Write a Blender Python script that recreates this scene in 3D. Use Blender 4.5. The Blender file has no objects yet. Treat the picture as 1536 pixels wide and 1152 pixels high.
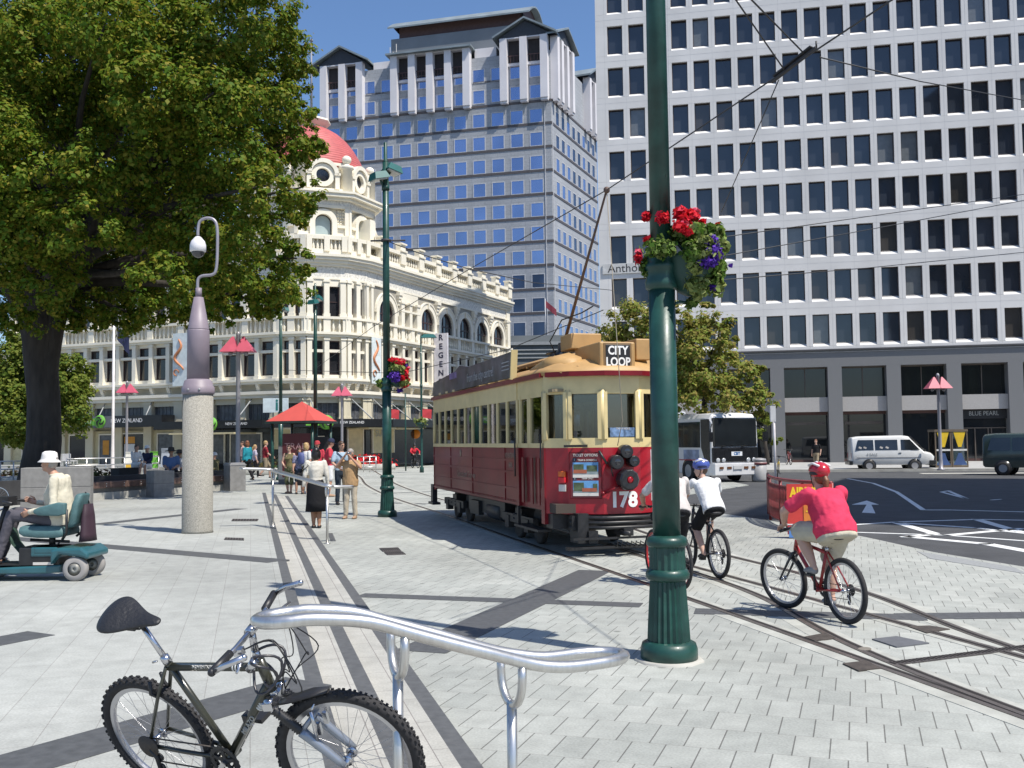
import bpy, math, random
import numpy as np
from mathutils import Vector, Matrix, Euler
random.seed(7); rng=np.random.default_rng(7)
R=math.radians; PI=math.pi
scene=bpy.context.scene; COL=scene.collection
# ------------------------------------------------------------------ camera
W_,H_,F_=1536.,1152.,1500.
CZ=1.9; PITCH=math.atan(85/1500.); ROLL=R(.7)
_cp,_sp,_cr,_sr=math.cos(PITCH),math.sin(PITCH),math.cos(ROLL),math.sin(ROLL)
FW=Vector((0,_cp,_sp)); _U0=Vector((0,-_sp,_cp)); _R0=Vector((1,0,0))
RT=_cr*_R0-_sr*_U0; UP=_cr*_U0+_sr*_R0
cam_d=bpy.data.cameras.new('camera'); cam=bpy.data.objects.new('camera',cam_d); COL.objects.link(cam)
cam_d.sensor_width=36; cam_d.lens=36*F_/W_; cam_d.clip_start=.1; cam_d.clip_end=3000
_m=Matrix.Identity(4)
for i in range(3): _m[i][0]=RT[i]; _m[i][1]=UP[i]; _m[i][2]=-FW[i]
_m[2][3]=CZ; cam.matrix_world=_m; scene.camera=cam
def ray(px,py): return FW+RT*((px-W_/2)/F_)+UP*((H_/2-py)/F_)
def gp(px,py,z=0.):
    d=ray(px,py); t=(z-CZ)/d.z; return Vector((d.x*t,d.y*t,z))
def dp(px,py,Y):
    d=ray(px,py); t=Y/d.y; return Vector((d.x*t,Y,CZ+d.z*t))
# ------------------------------------------------------------------ materials
MATS={}
def mk(name,c,rough=.6,metal=0.,var=.12,scale=3.,bump=0.,bscale=40.,spec=.5,c2=None,trans=0.,coat=0.,stretch=None,detail=4):
    if name in MATS: return MATS[name]
    m=bpy.data.materials.new(name); m.use_nodes=True; nt=m.node_tree; N=nt.nodes; L=nt.links
    b=N['Principled BSDF']; b.inputs['Roughness'].default_value=rough; b.inputs['Metallic'].default_value=metal
    b.inputs['Specular IOR Level'].default_value=spec
    if coat: b.inputs['Coat Weight'].default_value=coat; b.inputs['Coat Roughness'].default_value=.08
    tc=N.new('ShaderNodeTexCoord'); vec=tc.outputs['Object']
    if stretch:
        mp=N.new('ShaderNodeMapping'); mp.inputs['Scale'].default_value=stretch; L.new(vec,mp.inputs['Vector']); vec=mp.outputs['Vector']
    no=N.new('ShaderNodeTexNoise'); no.inputs['Scale'].default_value=scale; no.inputs['Detail'].default_value=detail
    L.new(vec,no.inputs['Vector'])
    rp=N.new('ShaderNodeValToRGB'); L.new(no.outputs['Fac'],rp.inputs['Fac'])
    a=[max(0,x*(1-var)) for x in c]; d=list(c2) if c2 else [min(1,x*(1+var)) for x in c]
    rp.color_ramp.elements[0].position=.3; rp.color_ramp.elements[1].position=.7
    rp.color_ramp.elements[0].color=(*a,1); rp.color_ramp.elements[1].color=(*d,1)
    L.new(rp.outputs['Color'],b.inputs['Base Color'])
    if bump:
        n2=N.new('ShaderNodeTexNoise'); n2.inputs['Scale'].default_value=bscale; n2.inputs['Detail'].default_value=4; L.new(vec,n2.inputs['Vector'])
        bp=N.new('ShaderNodeBump'); bp.inputs['Strength'].default_value=bump; bp.inputs['Distance'].default_value=.02
        L.new(n2.outputs['Fac'],bp.inputs['Height']); L.new(bp.outputs['Normal'],b.inputs['Normal'])
    if trans:
        t=N.new('ShaderNodeBsdfTranslucent'); L.new(rp.outputs['Color'],t.inputs['Color'])
        mx=N.new('ShaderNodeMixShader'); mx.inputs[0].default_value=trans
        L.new(b.outputs[0],mx.inputs[1]); L.new(t.outputs[0],mx.inputs[2]); L.new(mx.outputs[0],N['Material Output'].inputs['Surface'])
    MATS[name]=m; return m
def glass(name,c=(.9,.95,.95),rough=.02,mix=.35):
    "thin pane: part mirror, part see-through"
    if name in MATS: return MATS[name]
    m=bpy.data.materials.new(name); m.use_nodes=True; N=m.node_tree.nodes; L=m.node_tree.links
    g=N.new('ShaderNodeBsdfGlossy'); g.inputs['Roughness'].default_value=rough
    t=N.new('ShaderNodeBsdfTransparent'); t.inputs['Color'].default_value=(*c,1)
    f=N.new('ShaderNodeFresnel'); f.inputs['IOR'].default_value=1.5
    ad=N.new('ShaderNodeMath'); ad.operation='ADD'; ad.inputs[1].default_value=mix*.2; L.new(f.outputs[0],ad.inputs[0])
    mx=N.new('ShaderNodeMixShader'); L.new(ad.outputs[0],mx.inputs[0]); L.new(t.outputs[0],mx.inputs[1]); L.new(g.outputs[0],mx.inputs[2])
    L.new(mx.outputs[0],N['Material Output'].inputs['Surface']); MATS[name]=m; return m
# ------------------------------------------------------------------ mesh builder
def frame(o,x,z=(0,0,1)):
    "matrix with origin o, local x along x, local z along z"
    x=Vector(x).normalized(); z=Vector(z); y=z.cross(x).normalized(); z=x.cross(y).normalized()
    m=Matrix.Identity(4)
    for i in range(3): m[i][0]=x[i]; m[i][1]=y[i]; m[i][2]=z[i]; m[i][3]=o[i]
    return m
class MB:
    def __init__(s,M=None): s.v=[]; s.f=[]; s.m=[]; s.sm=[]; s.M=M; s.mi=0; s.smooth=False; s.cut=[]
    def add(s,vs,fs,smooth=None):
        k=len(s.v); M=s.M; s.cut.append(len(s.f))
        for p in vs:
            p=Vector(p); s.v.append(tuple(M@p) if M is not None else tuple(p))
        sm=s.smooth if smooth is None else smooth
        for f in fs: s.f.append([k+i for i in f]); s.m.append(s.mi); s.sm.append(sm)
        return s
    def box(s,x0,x1,y0,y1,z0,z1):
        return s.add([(x,y,z) for z in (z0,z1) for y in (y0,y1) for x in (x0,x1)],[(0,2,3,1),(4,5,7,6),(0,1,5,4),(2,6,7,3),(0,4,6,2),(1,3,7,5)],False)
    def cbox(s,c,d,rz=0.,rx=0.,ry=0.):
        E=Matrix.Translation(c)@Euler((rx,ry,rz)).to_matrix().to_4x4(); o=s.M
        s.M=(o@E) if o is not None else E; s.box(-d[0]/2,d[0]/2,-d[1]/2,d[1]/2,-d[2]/2,d[2]/2); s.M=o; return s
    def prism(s,poly,a0,a1,axis='z'):
        "extrude a 2-d polygon along an axis"
        n=len(poly)
        def q(p,a): return (p[0],p[1],a) if axis=='z' else ((p[0],a,p[1]) if axis=='y' else (a,p[0],p[1]))
        vs=[q(p,a0) for p in poly]+[q(p,a1) for p in poly]
        return s.add(vs,[tuple(range(n))[::-1],tuple(range(n,2*n))]+[(i,(i+1)%n,n+(i+1)%n,n+i) for i in range(n)],False)
    def bar(s,a,b,w,h,up=(0,0,1)):
        "rectangular bar from a to b"
        a=Vector(a); b=Vector(b); d=(b-a).normalized(); u=Vector(up)
        if abs(d.dot(u))>.98: u=Vector((0,1,0))
        r=d.cross(u).normalized()*w/2; t=r.cross(d).normalized()*h/2
        vs=[p+i*r+j*t for p in (a,b) for i,j in ((-1,-1),(1,-1),(1,1),(-1,1))]
        return s.add(vs,[(0,1,2,3),(7,6,5,4),(0,4,5,1),(1,5,6,2),(2,6,7,3),(3,7,4,0)],False)
    def tube(s,pts,r,n=8,closed=False,cap=True,flat=None):
        pts=[Vector(p) for p in pts]; k=len(pts); rs=r if isinstance(r,(list,tuple)) else [r]*k
        prev=None; vs=[]
        for i,p in enumerate(pts):
            a=pts[i-1] if (i>0 or closed) else p; b=pts[(i+1)%k] if (i<k-1 or closed) else p
            d=b-a
            if d.length<1e-9: d=Vector((0,0,1))
            d.normalize()
            if prev is None:
                u=Vector((0,0,1)) if abs(d.z)<.9 else Vector((0,1,0)); x=d.cross(u).normalized()
            else:
                x=prev-d*prev.dot(d)
                if x.length<1e-6: x=d.orthogonal()
                x.normalize()
            prev=x; y=d.cross(x)
            for j in range(n):
                t=2*PI*j/n; fx,fy=flat if flat else (1,1)
                vs.append(p+x*(rs[i]*math.cos(t)*fx)+y*(rs[i]*math.sin(t)*fy))
        fs=[]
        for i in range(k if closed else k-1):
            i2=(i+1)%k
            for j in range(n): fs.append((i*n+j,i*n+(j+1)%n,i2*n+(j+1)%n,i2*n+j))
        if cap and not closed: fs+= [tuple(range(n))[::-1],tuple(range((k-1)*n,k*n))]
        return s.add(vs,fs,True)
    def lathe(s,prof,n=24,c=(0,0,0),smooth=True,cap=True):
        vs=[];fs=[];k=len(prof)
        for r,z in prof:
            for j in range(n): t=2*PI*(j+.5)/n; vs.append((c[0]+r*math.cos(t),c[1]+r*math.sin(t),c[2]+z))
        for i in range(k-1):
            for j in range(n): fs.append((i*n+j,i*n+(j+1)%n,(i+1)*n+(j+1)%n,(i+1)*n+j))
        if cap: fs+= [tuple(range(n))[::-1],tuple(range((k-1)*n,k*n))]
        return s.add(vs,fs,smooth)
    def sph(s,c,r,nu=12,nv=8):
        if not hasattr(r,'__len__'): r=(r,r,r)
        vs=[(c[0],c[1],c[2]+r[2])]
        for i in range(1,nv):
            a=PI*i/nv
            for j in range(nu): t=2*PI*j/nu; vs.append((c[0]+r[0]*math.sin(a)*math.cos(t),c[1]+r[1]*math.sin(a)*math.sin(t),c[2]+r[2]*math.cos(a)))
        vs.append((c[0],c[1],c[2]-r[2])); e=len(vs)-1
        fs=[(0,1+j,1+(j+1)%nu) for j in range(nu)]
        for i in range(nv-2):
            for j in range(nu): a=1+i*nu+j; b=1+i*nu+(j+1)%nu; fs.append((a,a+nu,b+nu,b))
        fs+=[(e,1+(nv-2)*nu+(j+1)%nu,1+(nv-2)*nu+j) for j in range(nu)]
        return s.add(vs,fs,True)
    def face(s,pts): return s.add(pts,[tuple(range(len(pts)))],False)
    def loft(s,rings,cap=True,smooth=True):
        n=len(rings[0]);vs=[p for r in rings for p in r];fs=[]
        for i in range(len(rings)-1):
            for j in range(n): fs.append((i*n+j,i*n+(j+1)%n,(i+1)*n+(j+1)%n,(i+1)*n+j))
        if cap: fs+= [tuple(range(n))[::-1],tuple(range((len(rings)-1)*n,len(rings)*n))]
        return s.add(vs,fs,smooth)
    def split(s,name,mat,parent,world=False):
        'one object for each closed piece that was added'
        b=s.cut+[len(s.f)] if s.cut else [0,len(s.f)]
        for i in range(len(b)-1):
            fs=s.f[b[i]:b[i+1]]; lo=min(min(f) for f in fs); hi=max(max(f) for f in fs); q=MB(); q.v=s.v[lo:hi+1]; q.f=[[k-lo for k in f] for f in fs]; q.m=[0]*len(fs); q.sm=s.sm[b[i]:b[i+1]]; q.build(name,mat,parent,world)
    def mesh(s,name):
        me=bpy.data.meshes.new(name); me.from_pydata(s.v,[],s.f); me.polygons.foreach_set('material_index',s.m); me.polygons.foreach_set('use_smooth',s.sm); me.update(); return me
    def build(s,name,mats,parent=None,world=False,bevel=0.,kind=None,label=None,cat=None,group=None,seg=2):
        if not s.v: return None
        if world and parent is not None:
            L=parent.location; s.v=[(a-L.x,b-L.y,c-L.z) for a,b,c in s.v]
        o=bpy.data.objects.new(name,s.mesh(name)); COL.objects.link(o)
        for m in (mats if isinstance(mats,(list,tuple)) else [mats]): o.data.materials.append(m)
        if parent is not None: o.parent=parent
        if bevel:
            b=o.modifiers.new('bevel','BEVEL'); b.width=bevel; b.segments=seg; b.limit_method='ANGLE'; b.angle_limit=R(40)
        tag(o,label,cat,group,kind); return o
def tag(o,label=None,cat=None,group=None,kind=None):
    if label: o['label']=label
    if cat: o['category']=cat
    if group: o['group']=group
    if kind: o['kind']=kind
    return o
def thing(name,label,cat,loc=(0,0,0),rz=0.,group=None,par=None):
    o=bpy.data.objects.new(name,None); o.empty_display_size=.2; COL.objects.link(o); o.location=loc; o.rotation_euler=(0,0,rz)
    if par is not None: o.parent=par
    return tag(o,label,cat,group)
def dup(root,loc,rz=None,label=None):
    r=root.copy(); COL.objects.link(r); r.location=loc
    if rz is not None: r.rotation_euler=(0,0,rz)
    if label: r['label']=label
    for ch in list(root.children):
        c=ch.copy(); COL.objects.link(c); c.parent=r
        for g in ch.children: d=g.copy(); COL.objects.link(d); d.parent=c
    return r
def text(name,body,M,size,mat,parent,world=False,depth=.004,align='CENTER',bold=0.,sx=1.,label=None,track=1.):
    "lettering as a thin mesh; M maps text plane (x right, y up, z out) to the parent"
    cu=bpy.data.curves.new('t','FONT'); cu.body=body; cu.size=size; cu.extrude=depth/2; cu.align_x=align; cu.align_y='CENTER'; cu.offset=bold; cu.space_character=track; cu.resolution_u=3
    t=bpy.data.objects.new('t',cu); COL.objects.link(t); dg=bpy.context.evaluated_depsgraph_get(); dg.update()
    me=bpy.data.meshes.new_from_object(t.evaluated_get(dg)); bpy.data.objects.remove(t); bpy.data.curves.remove(cu)
    if world and parent is not None: M=Matrix.Translation(-parent.location)@M
    me.transform(M@Matrix.Diagonal((sx,1,1,1))); me.name=name; me.materials.clear(); me.materials.append(mat)
    o=bpy.data.objects.new(name,me); COL.objects.link(o)
    if parent is not None: o.parent=parent
    if label: o['label']=label
    return o
def tplane(o,right,up):
    "text plane matrix"
    r=Vector(right).normalized(); u=Vector(up).normalized(); n=r.cross(u); u=n.cross(r); m=Matrix.Identity(4)
    for i in range(3): m[i][0]=r[i]; m[i][1]=u[i]; m[i][2]=n[i]; m[i][3]=o[i]
    return m
def remesh(mb,voxel,smooth=4,name='m',wr=0.):
    me=mb.mesh(name); o=bpy.data.objects.new('tmp',me); COL.objects.link(o)
    r=o.modifiers.new('r','REMESH'); r.mode='VOXEL'; r.voxel_size=voxel; r.use_smooth_shade=True
    if smooth:
        q=o.modifiers.new('s','SMOOTH'); q.iterations=smooth; q.factor=.5
    dg=bpy.context.evaluated_depsgraph_get(); dg.update()
    out=bpy.data.meshes.new_from_object(o.evaluated_get(dg)); bpy.data.objects.remove(o); bpy.data.meshes.remove(me); out.name=name
    if wr:
        from mathutils import noise as NZ
        co=np.empty(len(out.vertices)*3,np.float32); out.vertices.foreach_get('co',co); co=co.reshape(-1,3); nr_=np.array([v.normal[:] for v in out.vertices]); dsp=np.array([NZ.noise((a*9,b*9,c*5+wr*31))*.9+NZ.noise((a*24,b*24,c*11+7))*.45-abs(NZ.noise((a*13+3,b*13,c*20)))*.5 for a,b,c in co]); co+=(nr_*dsp[:,None]*wr).astype(np.float32); out.vertices.foreach_set('co',co.ravel()); out.update()
    out.polygons.foreach_set('use_smooth',[True]*len(out.polygons)); return out
def link(me,name,mats,parent=None,label=None):
    o=bpy.data.objects.new(name,me); COL.objects.link(o); me.materials.clear()
    for m in (mats if isinstance(mats,(list,tuple)) else [mats]): me.materials.append(m)
    if parent is not None: o.parent=parent
    if label: o['label']=label
    return o
# ------------------------------------------------------------------ light
SUN_EL=R(59.5); SUN_DIR=Vector((.765,-.645,0)).normalized()
sv=Vector((SUN_DIR.x*math.cos(SUN_EL),SUN_DIR.y*math.cos(SUN_EL),math.sin(SUN_EL)))
ld=bpy.data.lights.new('sun','SUN'); ld.energy=4.9; ld.angle=R(.5); ld.color=(1,.945,.855)
lo=bpy.data.objects.new('sun',ld); COL.objects.link(lo); lo.rotation_euler=sv.to_track_quat('Z','Y').to_euler()
wd=bpy.data.worlds.new('World'); scene.world=wd; wd.use_nodes=True
_n=wd.node_tree.nodes; _sk=_n.new('ShaderNodeTexSky'); _sk.sky_type='NISHITA'; _sk.sun_disc=False
_sk.sun_elevation=SUN_EL; _sk.sun_rotation=math.atan2(SUN_DIR.x,SUN_DIR.y); _sk.air_density=1.; _sk.dust_density=1.; _sk.ozone_density=8.
wd.node_tree.links.new(_sk.outputs[0],_n['Background'].inputs['Color']); _n['Background'].inputs['Strength'].default_value=.13
vs_=scene.view_settings; vs_.view_transform='Standard'; vs_.look='None'; vs_.exposure=.3; vs_.gamma=1.
scene.cycles.max_bounces=8; scene.cycles.transparent_max_bounces=12
# ------------------------------------------------------------------ ground
SD=Vector((-.2529,.9675,0)); SP=Vector((.9675,.2529,0))      # along the steps / across them (towards the tram)
S1,S2,S3=.50,.86,1.27; Z1,Z2,Z3=.2,.133,.067
SEND=36.                                                      # the steps run out towards the kiosk
def glevel(x,y):
    p=SP.x*x+SP.y*y
    return Z1 if p<S1 else Z2 if p<S2 else Z3 if p<S3 else 0.
def sp(p,s,z=0.): v=SP*p+SD*s; return (v.x,v.y,z)
def pave_mat(name,ang,bw,bh,c1,c2,mort,msz=.006,stain=.25,joint=0.):
    m=bpy.data.materials.new(name); m.use_nodes=True; N=m.node_tree.nodes; L=m.node_tree.links; b=N['Principled BSDF']
    b.inputs['Roughness'].default_value=.75; b.inputs['Specular IOR Level'].default_value=.3
    tc=N.new('ShaderNodeTexCoord'); mp=N.new('ShaderNodeMapping'); mp.inputs['Rotation'].default_value=(0,0,ang); L.new(tc.outputs['Object'],mp.inputs['Vector'])
    # large-scale wobble keeps the courses from looking ruled
    br=N.new('ShaderNodeTexBrick'); br.inputs['Scale'].default_value=1.; br.inputs['Brick Width'].default_value=bw; br.inputs['Row Height'].default_value=bh
    br.inputs['Mortar Size'].default_value=msz; br.inputs['Mortar Smooth'].default_value=.2; br.inputs['Color1'].default_value=(*c1,1); br.inputs['Color2'].default_value=(*c2,1); br.inputs['Mortar'].default_value=(*mort,1); br.inputs['Bias'].default_value=.0
    L.new(mp.outputs[0],br.inputs['Vector'])
    n1=N.new('ShaderNodeTexNoise'); n1.inputs['Scale'].default_value=.35; n1.inputs['Detail'].default_value=6; L.new(tc.outputs['Object'],n1.inputs['Vector'])
    n2=N.new('ShaderNodeTexNoise'); n2.inputs['Scale'].default_value=60; n2.inputs['Detail'].default_value=3; L.new(tc.outputs['Object'],n2.inputs['Vector'])
    n3=N.new('ShaderNodeTexNoise'); n3.inputs['Scale'].default_value=5.; n3.inputs['Detail'].default_value=5; L.new(mp.outputs[0],n3.inputs['Vector'])
    def ramp(src,lo,hi,p0=.3,p1=.7):
        r=N.new('ShaderNodeMapRange'); r.inputs[1].default_value=p0; r.inputs[2].default_value=p1; r.inputs[3].default_value=lo; r.inputs[4].default_value=hi; L.new(src,r.inputs[0]); return r.outputs[0]
    def mul(a,bb):
        x=N.new('ShaderNodeMath'); x.operation='MULTIPLY'; L.new(a,x.inputs[0]); L.new(bb,x.inputs[1]); return x.outputs[0]
    k=mul(mul(ramp(n1.outputs['Fac'],1-stain,1.05),ramp(n2.outputs['Fac'],.86,1.12)),ramp(n3.outputs['Fac'],.88,1.08))
    # chewing-gum and oil spots
    vo=N.new('ShaderNodeTexVoronoi'); vo.inputs['Scale'].default_value=1.1; vo.inputs['Randomness'].default_value=1; L.new(tc.outputs['Object'],vo.inputs['Vector'])
    k=mul(k,ramp(vo.outputs['Distance'],.55,1.,.03,.055))
    # open joints across each course, stronger than the lines between courses
    def mth(op,a,b_=None):
        x=N.new('ShaderNodeMath'); x.operation=op
        for i,v in enumerate((a,b_)):
            if v is None: continue
            if isinstance(v,(int,float)): x.inputs[i].default_value=v
            else: L.new(v,x.inputs[i])
        return x.outputs[0]
    if joint:
        sx=N.new('ShaderNodeSeparateXYZ'); L.new(mp.outputs[0],sx.inputs[0])
        row=mth('FLOOR',mth('DIVIDE',sx.outputs['Y'],bh)); par=mth('MODULO',mth('ADD',row,4001.),2.)
        fx=mth('FRACT',mth('ADD',mth('DIVIDE',sx.outputs['X'],bw),mth('ADD',mth('MULTIPLY',par,.5),1000.)))
        d=mth('MINIMUM',fx,mth('SUBTRACT',1.,fx)); j=mth('LESS_THAN',d,.0045/bw)
        k=mul(k,mth('SUBTRACT',1.,mth('MULTIPLY',j,joint)))
    mx=N.new('ShaderNodeMix'); mx.data_type='RGBA'; mx.blend_type='MULTIPLY'; mx.inputs[0].default_value=1
    L.new(br.outputs['Color'],mx.inputs[6]); L.new(k,mx.inputs[7]); L.new(mx.outputs[2],b.inputs['Base Color'])
    bp=N.new('ShaderNodeBump'); bp.inputs['Strength'].default_value=.25; bp.inputs['Distance'].default_value=.01; L.new(br.outputs['Fac'],bp.inputs['Height']); bp.invert=True; L.new(bp.outputs[0],b.inputs['Normal'])
    MATS[name]=m; return m
PAVE=pave_mat('granite_pavers',R(19),.215,.42,(.42,.432,.40),(.36,.375,.348),(.31,.31,.285),.004,.27,.5)
PAVE_UP=pave_mat('upper_pavers',R(-14.65)+PI/2,.9,.3,(.405,.414,.387),(.38,.39,.365),(.28,.275,.255),.003,.27)
PAVE_STEP=pave_mat('step_pavers',R(-14.65)+PI/2,.6,.35,(.44,.43,.39),(.40,.395,.36),(.24,.225,.21),.004,.15)
DARK=mk('dark_granite',(.08,.083,.086),.6,var=.18,scale=14,bump=.05)
DARKU=mk('dark_granite_worn',(.095,.098,.10),.6,var=.18,scale=14,bump=.05)
ASPH=mk('asphalt',(.058,.06,.064),.85,var=.22,scale=1.4,bump=.3,bscale=180,detail=8)
CONC=mk('pale_concrete',(.40,.39,.35),.8,var=.14,scale=2.5,bump=.1,bscale=60)
WPAINT=mk('road_paint',(.70,.71,.70),.7,var=.14,scale=8)
m=MB(); m.box(-900,900,-60,1800,-.5,-.02); m.build('ground',ASPH,kind='structure')
# lower plaza: a sheet beside the tram, its right edge the kerbless join to the road
road_edge=[(14.5,-6)]+[tuple(gp(*p)[:2]) for p in ((1750,882),(1536,850),(1400,828),(1310,808),(1240,794))]+[(5.0,26.5),(5.3,33.),(9.5,40.5),(9.5,44)]
m=MB()
pl=[(sp(S3,-12)[0],sp(S3,-12)[1]),(14.5,-12)]+road_edge+[(-4,56),(-6,110),(-60,110),(-60,SEND+20),(sp(S3,SEND)[0],sp(S3,SEND)[1])]
m.prism(pl,-.3,0.); m.build('lower_plaza',PAVE,kind='structure')
m=MB(); m.prism([sp(S1-.12,-12)[:2],sp(S1-.12,SEND)[:2],(-60,SEND+12),(-60,-12)],-.3,Z1); m.build('upper_plaza',PAVE_UP,kind='structure')
m=MB()
for a,b,z in ((S1,S2-.12,Z2),(S2,S3-.12,Z3)):
    m.prism([sp(a,-12)[:2],sp(b,-12)[:2],sp(b,SEND)[:2],sp(a,SEND)[:2]],-.3,z)
m.build('step_treads',PAVE_STEP,kind='structure')
m=MB()
for e,z in ((S1,Z1),(S2,Z2),(S3,Z3)):
    m.prism([sp(e-.12,-12)[:2],sp(e,-12)[:2],sp(e,SEND)[:2],sp(e-.12,SEND)[:2]],-.3,z)
m.build('step_edges',DARKU,kind='structure')
def sheet(mb,pts,t=.004,z0=0.): mb.prism([(p[0],p[1]) for p in pts],z0-.02,z0+t)
def clip_band(a,b,w0,w1):
    d=(b-a); d.z=0; n=Vector((-d.y,d.x,0)).normalized(); return [a-n*w0/2,b-n*w1/2,b+n*w1/2,a+n*w0/2]
# dark granite bands set in the paving (upper level, then lower)
m=MB()
for (x0,y0,x1,y1,w) in ((-60,801,418,842,.42),(141,787,362,763,.42),(-260,1228,462,1022,.46),(-160,992,62,950,.4)):
    sheet(m,clip_band(gp(x0,y0,Z1),gp(x1,y1,Z1),w,w),.004,Z1)
m.build('upper_paving_bands',DARK,kind='structure')
m=MB()
for ii,(x0,y0,x1,y1,w) in enumerate(((540,893,962,908,.3),(630,978,893,856,.5),(1042,917,1388,927,.36),(1350,925,1640,922,.36),(495,800,500,812,.1))):
    sheet(m,clip_band(gp(x0,y0),gp(x1,y1),w,w),.0045+.0004*ii,0)
for (x0,y0,x1,y1,w) in ((560,741,700,735,.3),(500,752,640,756,.3)): sheet(m,clip_band(gp(x0,y0),gp(x1,y1),w,w),.0035 if x0>550 else .0039,0)
m.build('lower_paving_bands',DARK,kind='structure')
# a pale concrete bed with grooved rails; each track follows a polyline of centre points
def catmull(P,k=10):
    P=[Vector(p) for p in P]; out=[]
    for i in range(len(P)-1):
        a=P[max(i-1,0)];b=P[i];c=P[i+1];d=P[min(i+2,len(P)-1)]
        for j in range(k):
            t=j/k; out.append(.5*((2*b)+(c-a)*t+(2*a-5*b+4*c-d)*t*t+(3*b-a-3*c+d)*t**3))
    out.append(P[-1]); return out
GA=1.40
def offset(P,o):
    q=[]
    for i,p in enumerate(P):
        d=P[min(i+1,len(P)-1)]-P[max(i-1,0)]; d.normalize(); q.append(p+Vector((-d.y,d.x,0))*o)
    return q
trA=catmull([(-22,92,0),(-12.5,76,0),(-8.3,58,0),(-5.9,45,0),(-3.6,35,0),(-1.05,26,0),(.55,20,0),(1.72,15.8,0),(2.2,14.05,0),(2.78,11.9,0),(4.13,6.75,0),(5.3,2.,0),(6.4,-3,0)])
trB=catmull([(-2.0,96,0),(-1.5,84,0),(-1.0,60,0),(-.2,44,0),(.9,31,0),(1.9,21,0),(2.65,16.8,0),(3.28,14.1,0),(3.62,12.,0),(3.72,9.4,0),(4.18,6.75,0),(5.34,2.,0),(6.44,-3,0)])
RAIL=mk('rail_steel',(.22,.19,.17),.38,metal=.7,var=.2,scale=6)
GROOVE=mk('rail_groove',(.02,.017,.015),.9)
RUST=mk('rusted_iron',(.06,.05,.042),.7,var=.3,scale=8,bump=.3)
def strip(mb,P,w,z0,z1):
    a=offset(P,w/2);b=offset(P,-w/2); n=len(P)
    vs=[(p.x,p.y,z1) for p in a]+[(p.x,p.y,z1) for p in b]+[(p.x,p.y,z0) for p in a]+[(p.x,p.y,z0) for p in b]
    fs=[]
    for i in range(n-1): fs+=[(i,n+i,n+i+1,i+1),(i,i+1,2*n+i+1,2*n+i),(n+i,3*n+i,3*n+i+1,n+i+1)]
    mb.add(vs,fs,False)
m=MB()
for P,z in ((trA,.004),(trB,.0025)):
    for sgn in (-1,1):
        strip(m,offset(P,sgn*GA/2),.34,-.02,z)
m.build('track_bed',mk('track_concrete',(.37,.375,.34),.85,var=.2,scale=3,bump=.15),kind='structure')
for nm,mt,dw,w,zz in (('tram_rails',RAIL,0,.05,.0105),('rail_grooves',GROOVE,.045,.042,.0065),('rail_lips',RAIL,.075,.018,.009)):
    m=MB()
    for P,dz in ((trA,0),(trB,.0012)):
        for sgn in (-1,1): strip(m,offset(P,sgn*(GA/2-dw)),w,-.02,zz+dz)
    m.build(nm,mt,kind='structure')
# road paint, road kerb and far pavement
m=MB()
def line(pts,w,z=-.02):
    for a,b in zip(pts[:-1],pts[1:]):
        A=gp(*a,z);B=gp(*b,z); d=(B-A).normalized(); sheet(m,clip_band(A-d*w*.3,B+d*w*.3,w,w),.004,z)
line([(1236,790),(1345,783),(1470,779),(1560,781)],.13)
line([(1238,797),(1420,803),(1545,812)],.13)
line([(1345,784),(1400,800)],.22); line([(1345,784),(1465,792),(1545,801)],.16); line([(1465,779),(1530,798)],.22)
line([(1360,805),(1480,816),(1570,832)],.26); line([(1400,801),(1360,806)],.2); line([(1530,793),(1420,803)],.2)
line([(1272,718),(1310,725),(1345,738),(1385,765),(1420,765)],.14); line([(1425,765),(1540,768)],.13)
A=[gp(*p,-.02) for p in ((1293,769),(1300,757),(1278,757),(1300,751),(1318,757),(1307,757),(1313,770))]
sheet(m,[A[0],A[1],A[2],A[3],A[4],A[5],A[6]],.0045,-.02)
line([(1412,738),(1450,748)],.12); line([(1412,738),(1424,736)],.12); line([(1450,748),(1424,737)],.12); line([(1488,750),(1500,749)],.1)
m.build('road_markings',WPAINT,kind='structure')
m=MB(); m.prism([(4,57.8),(60,46.3),(70,80),(-8,88),(-1,64)],-.4,.12); m.build('far_pavement',mk('pavement_concrete',(.36,.36,.35),.8,var=.12,scale=1.2),kind='structure')
m=MB(); m.bar((4,57.66,.05),(60,46.16,.05),.24,.15); m.build('far_kerb',CONC,kind='structure')
m=MB(); m.bar((20.7,51.0,-.017),(60,42.9,-.017),1.2,.006); m.build('road_gutter',CONC,kind='structure')
# ------------------------------------------------------------------ buildings
def stucco(n,c,var=.06,sc=.8,b=.08): return mk(n,c,.85,var=var,scale=sc,bump=b,bscale=25,spec=.25,detail=7)
PRECAST=stucco('precast_concrete',(.64,.63,.615),.09,.35)
GRANITE=mk('grey_granite',(.165,.168,.172),.6,var=.1,scale=30,bump=.04)
GRAN2=mk('light_granite',(.37,.355,.34),.7,var=.07,scale=12)
def winmat(n,c,metal,rough=.04,var=.35,sc=.35,spec=.9):
    return mk(n,c,rough,metal=metal,var=var,scale=sc,spec=spec,detail=1)
WGLASS=winmat('tinted_glass',(.028,.034,.046),.0)
WFRAME=mk('bronze_frame',(.05,.032,.028),.5)
BLUEG=winmat('blue_mirror_glass',(.30,.37,.55),.85,.04,.12,.2)
BLUED=winmat('dark_window',(.05,.07,.12),.5,.05)
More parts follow.
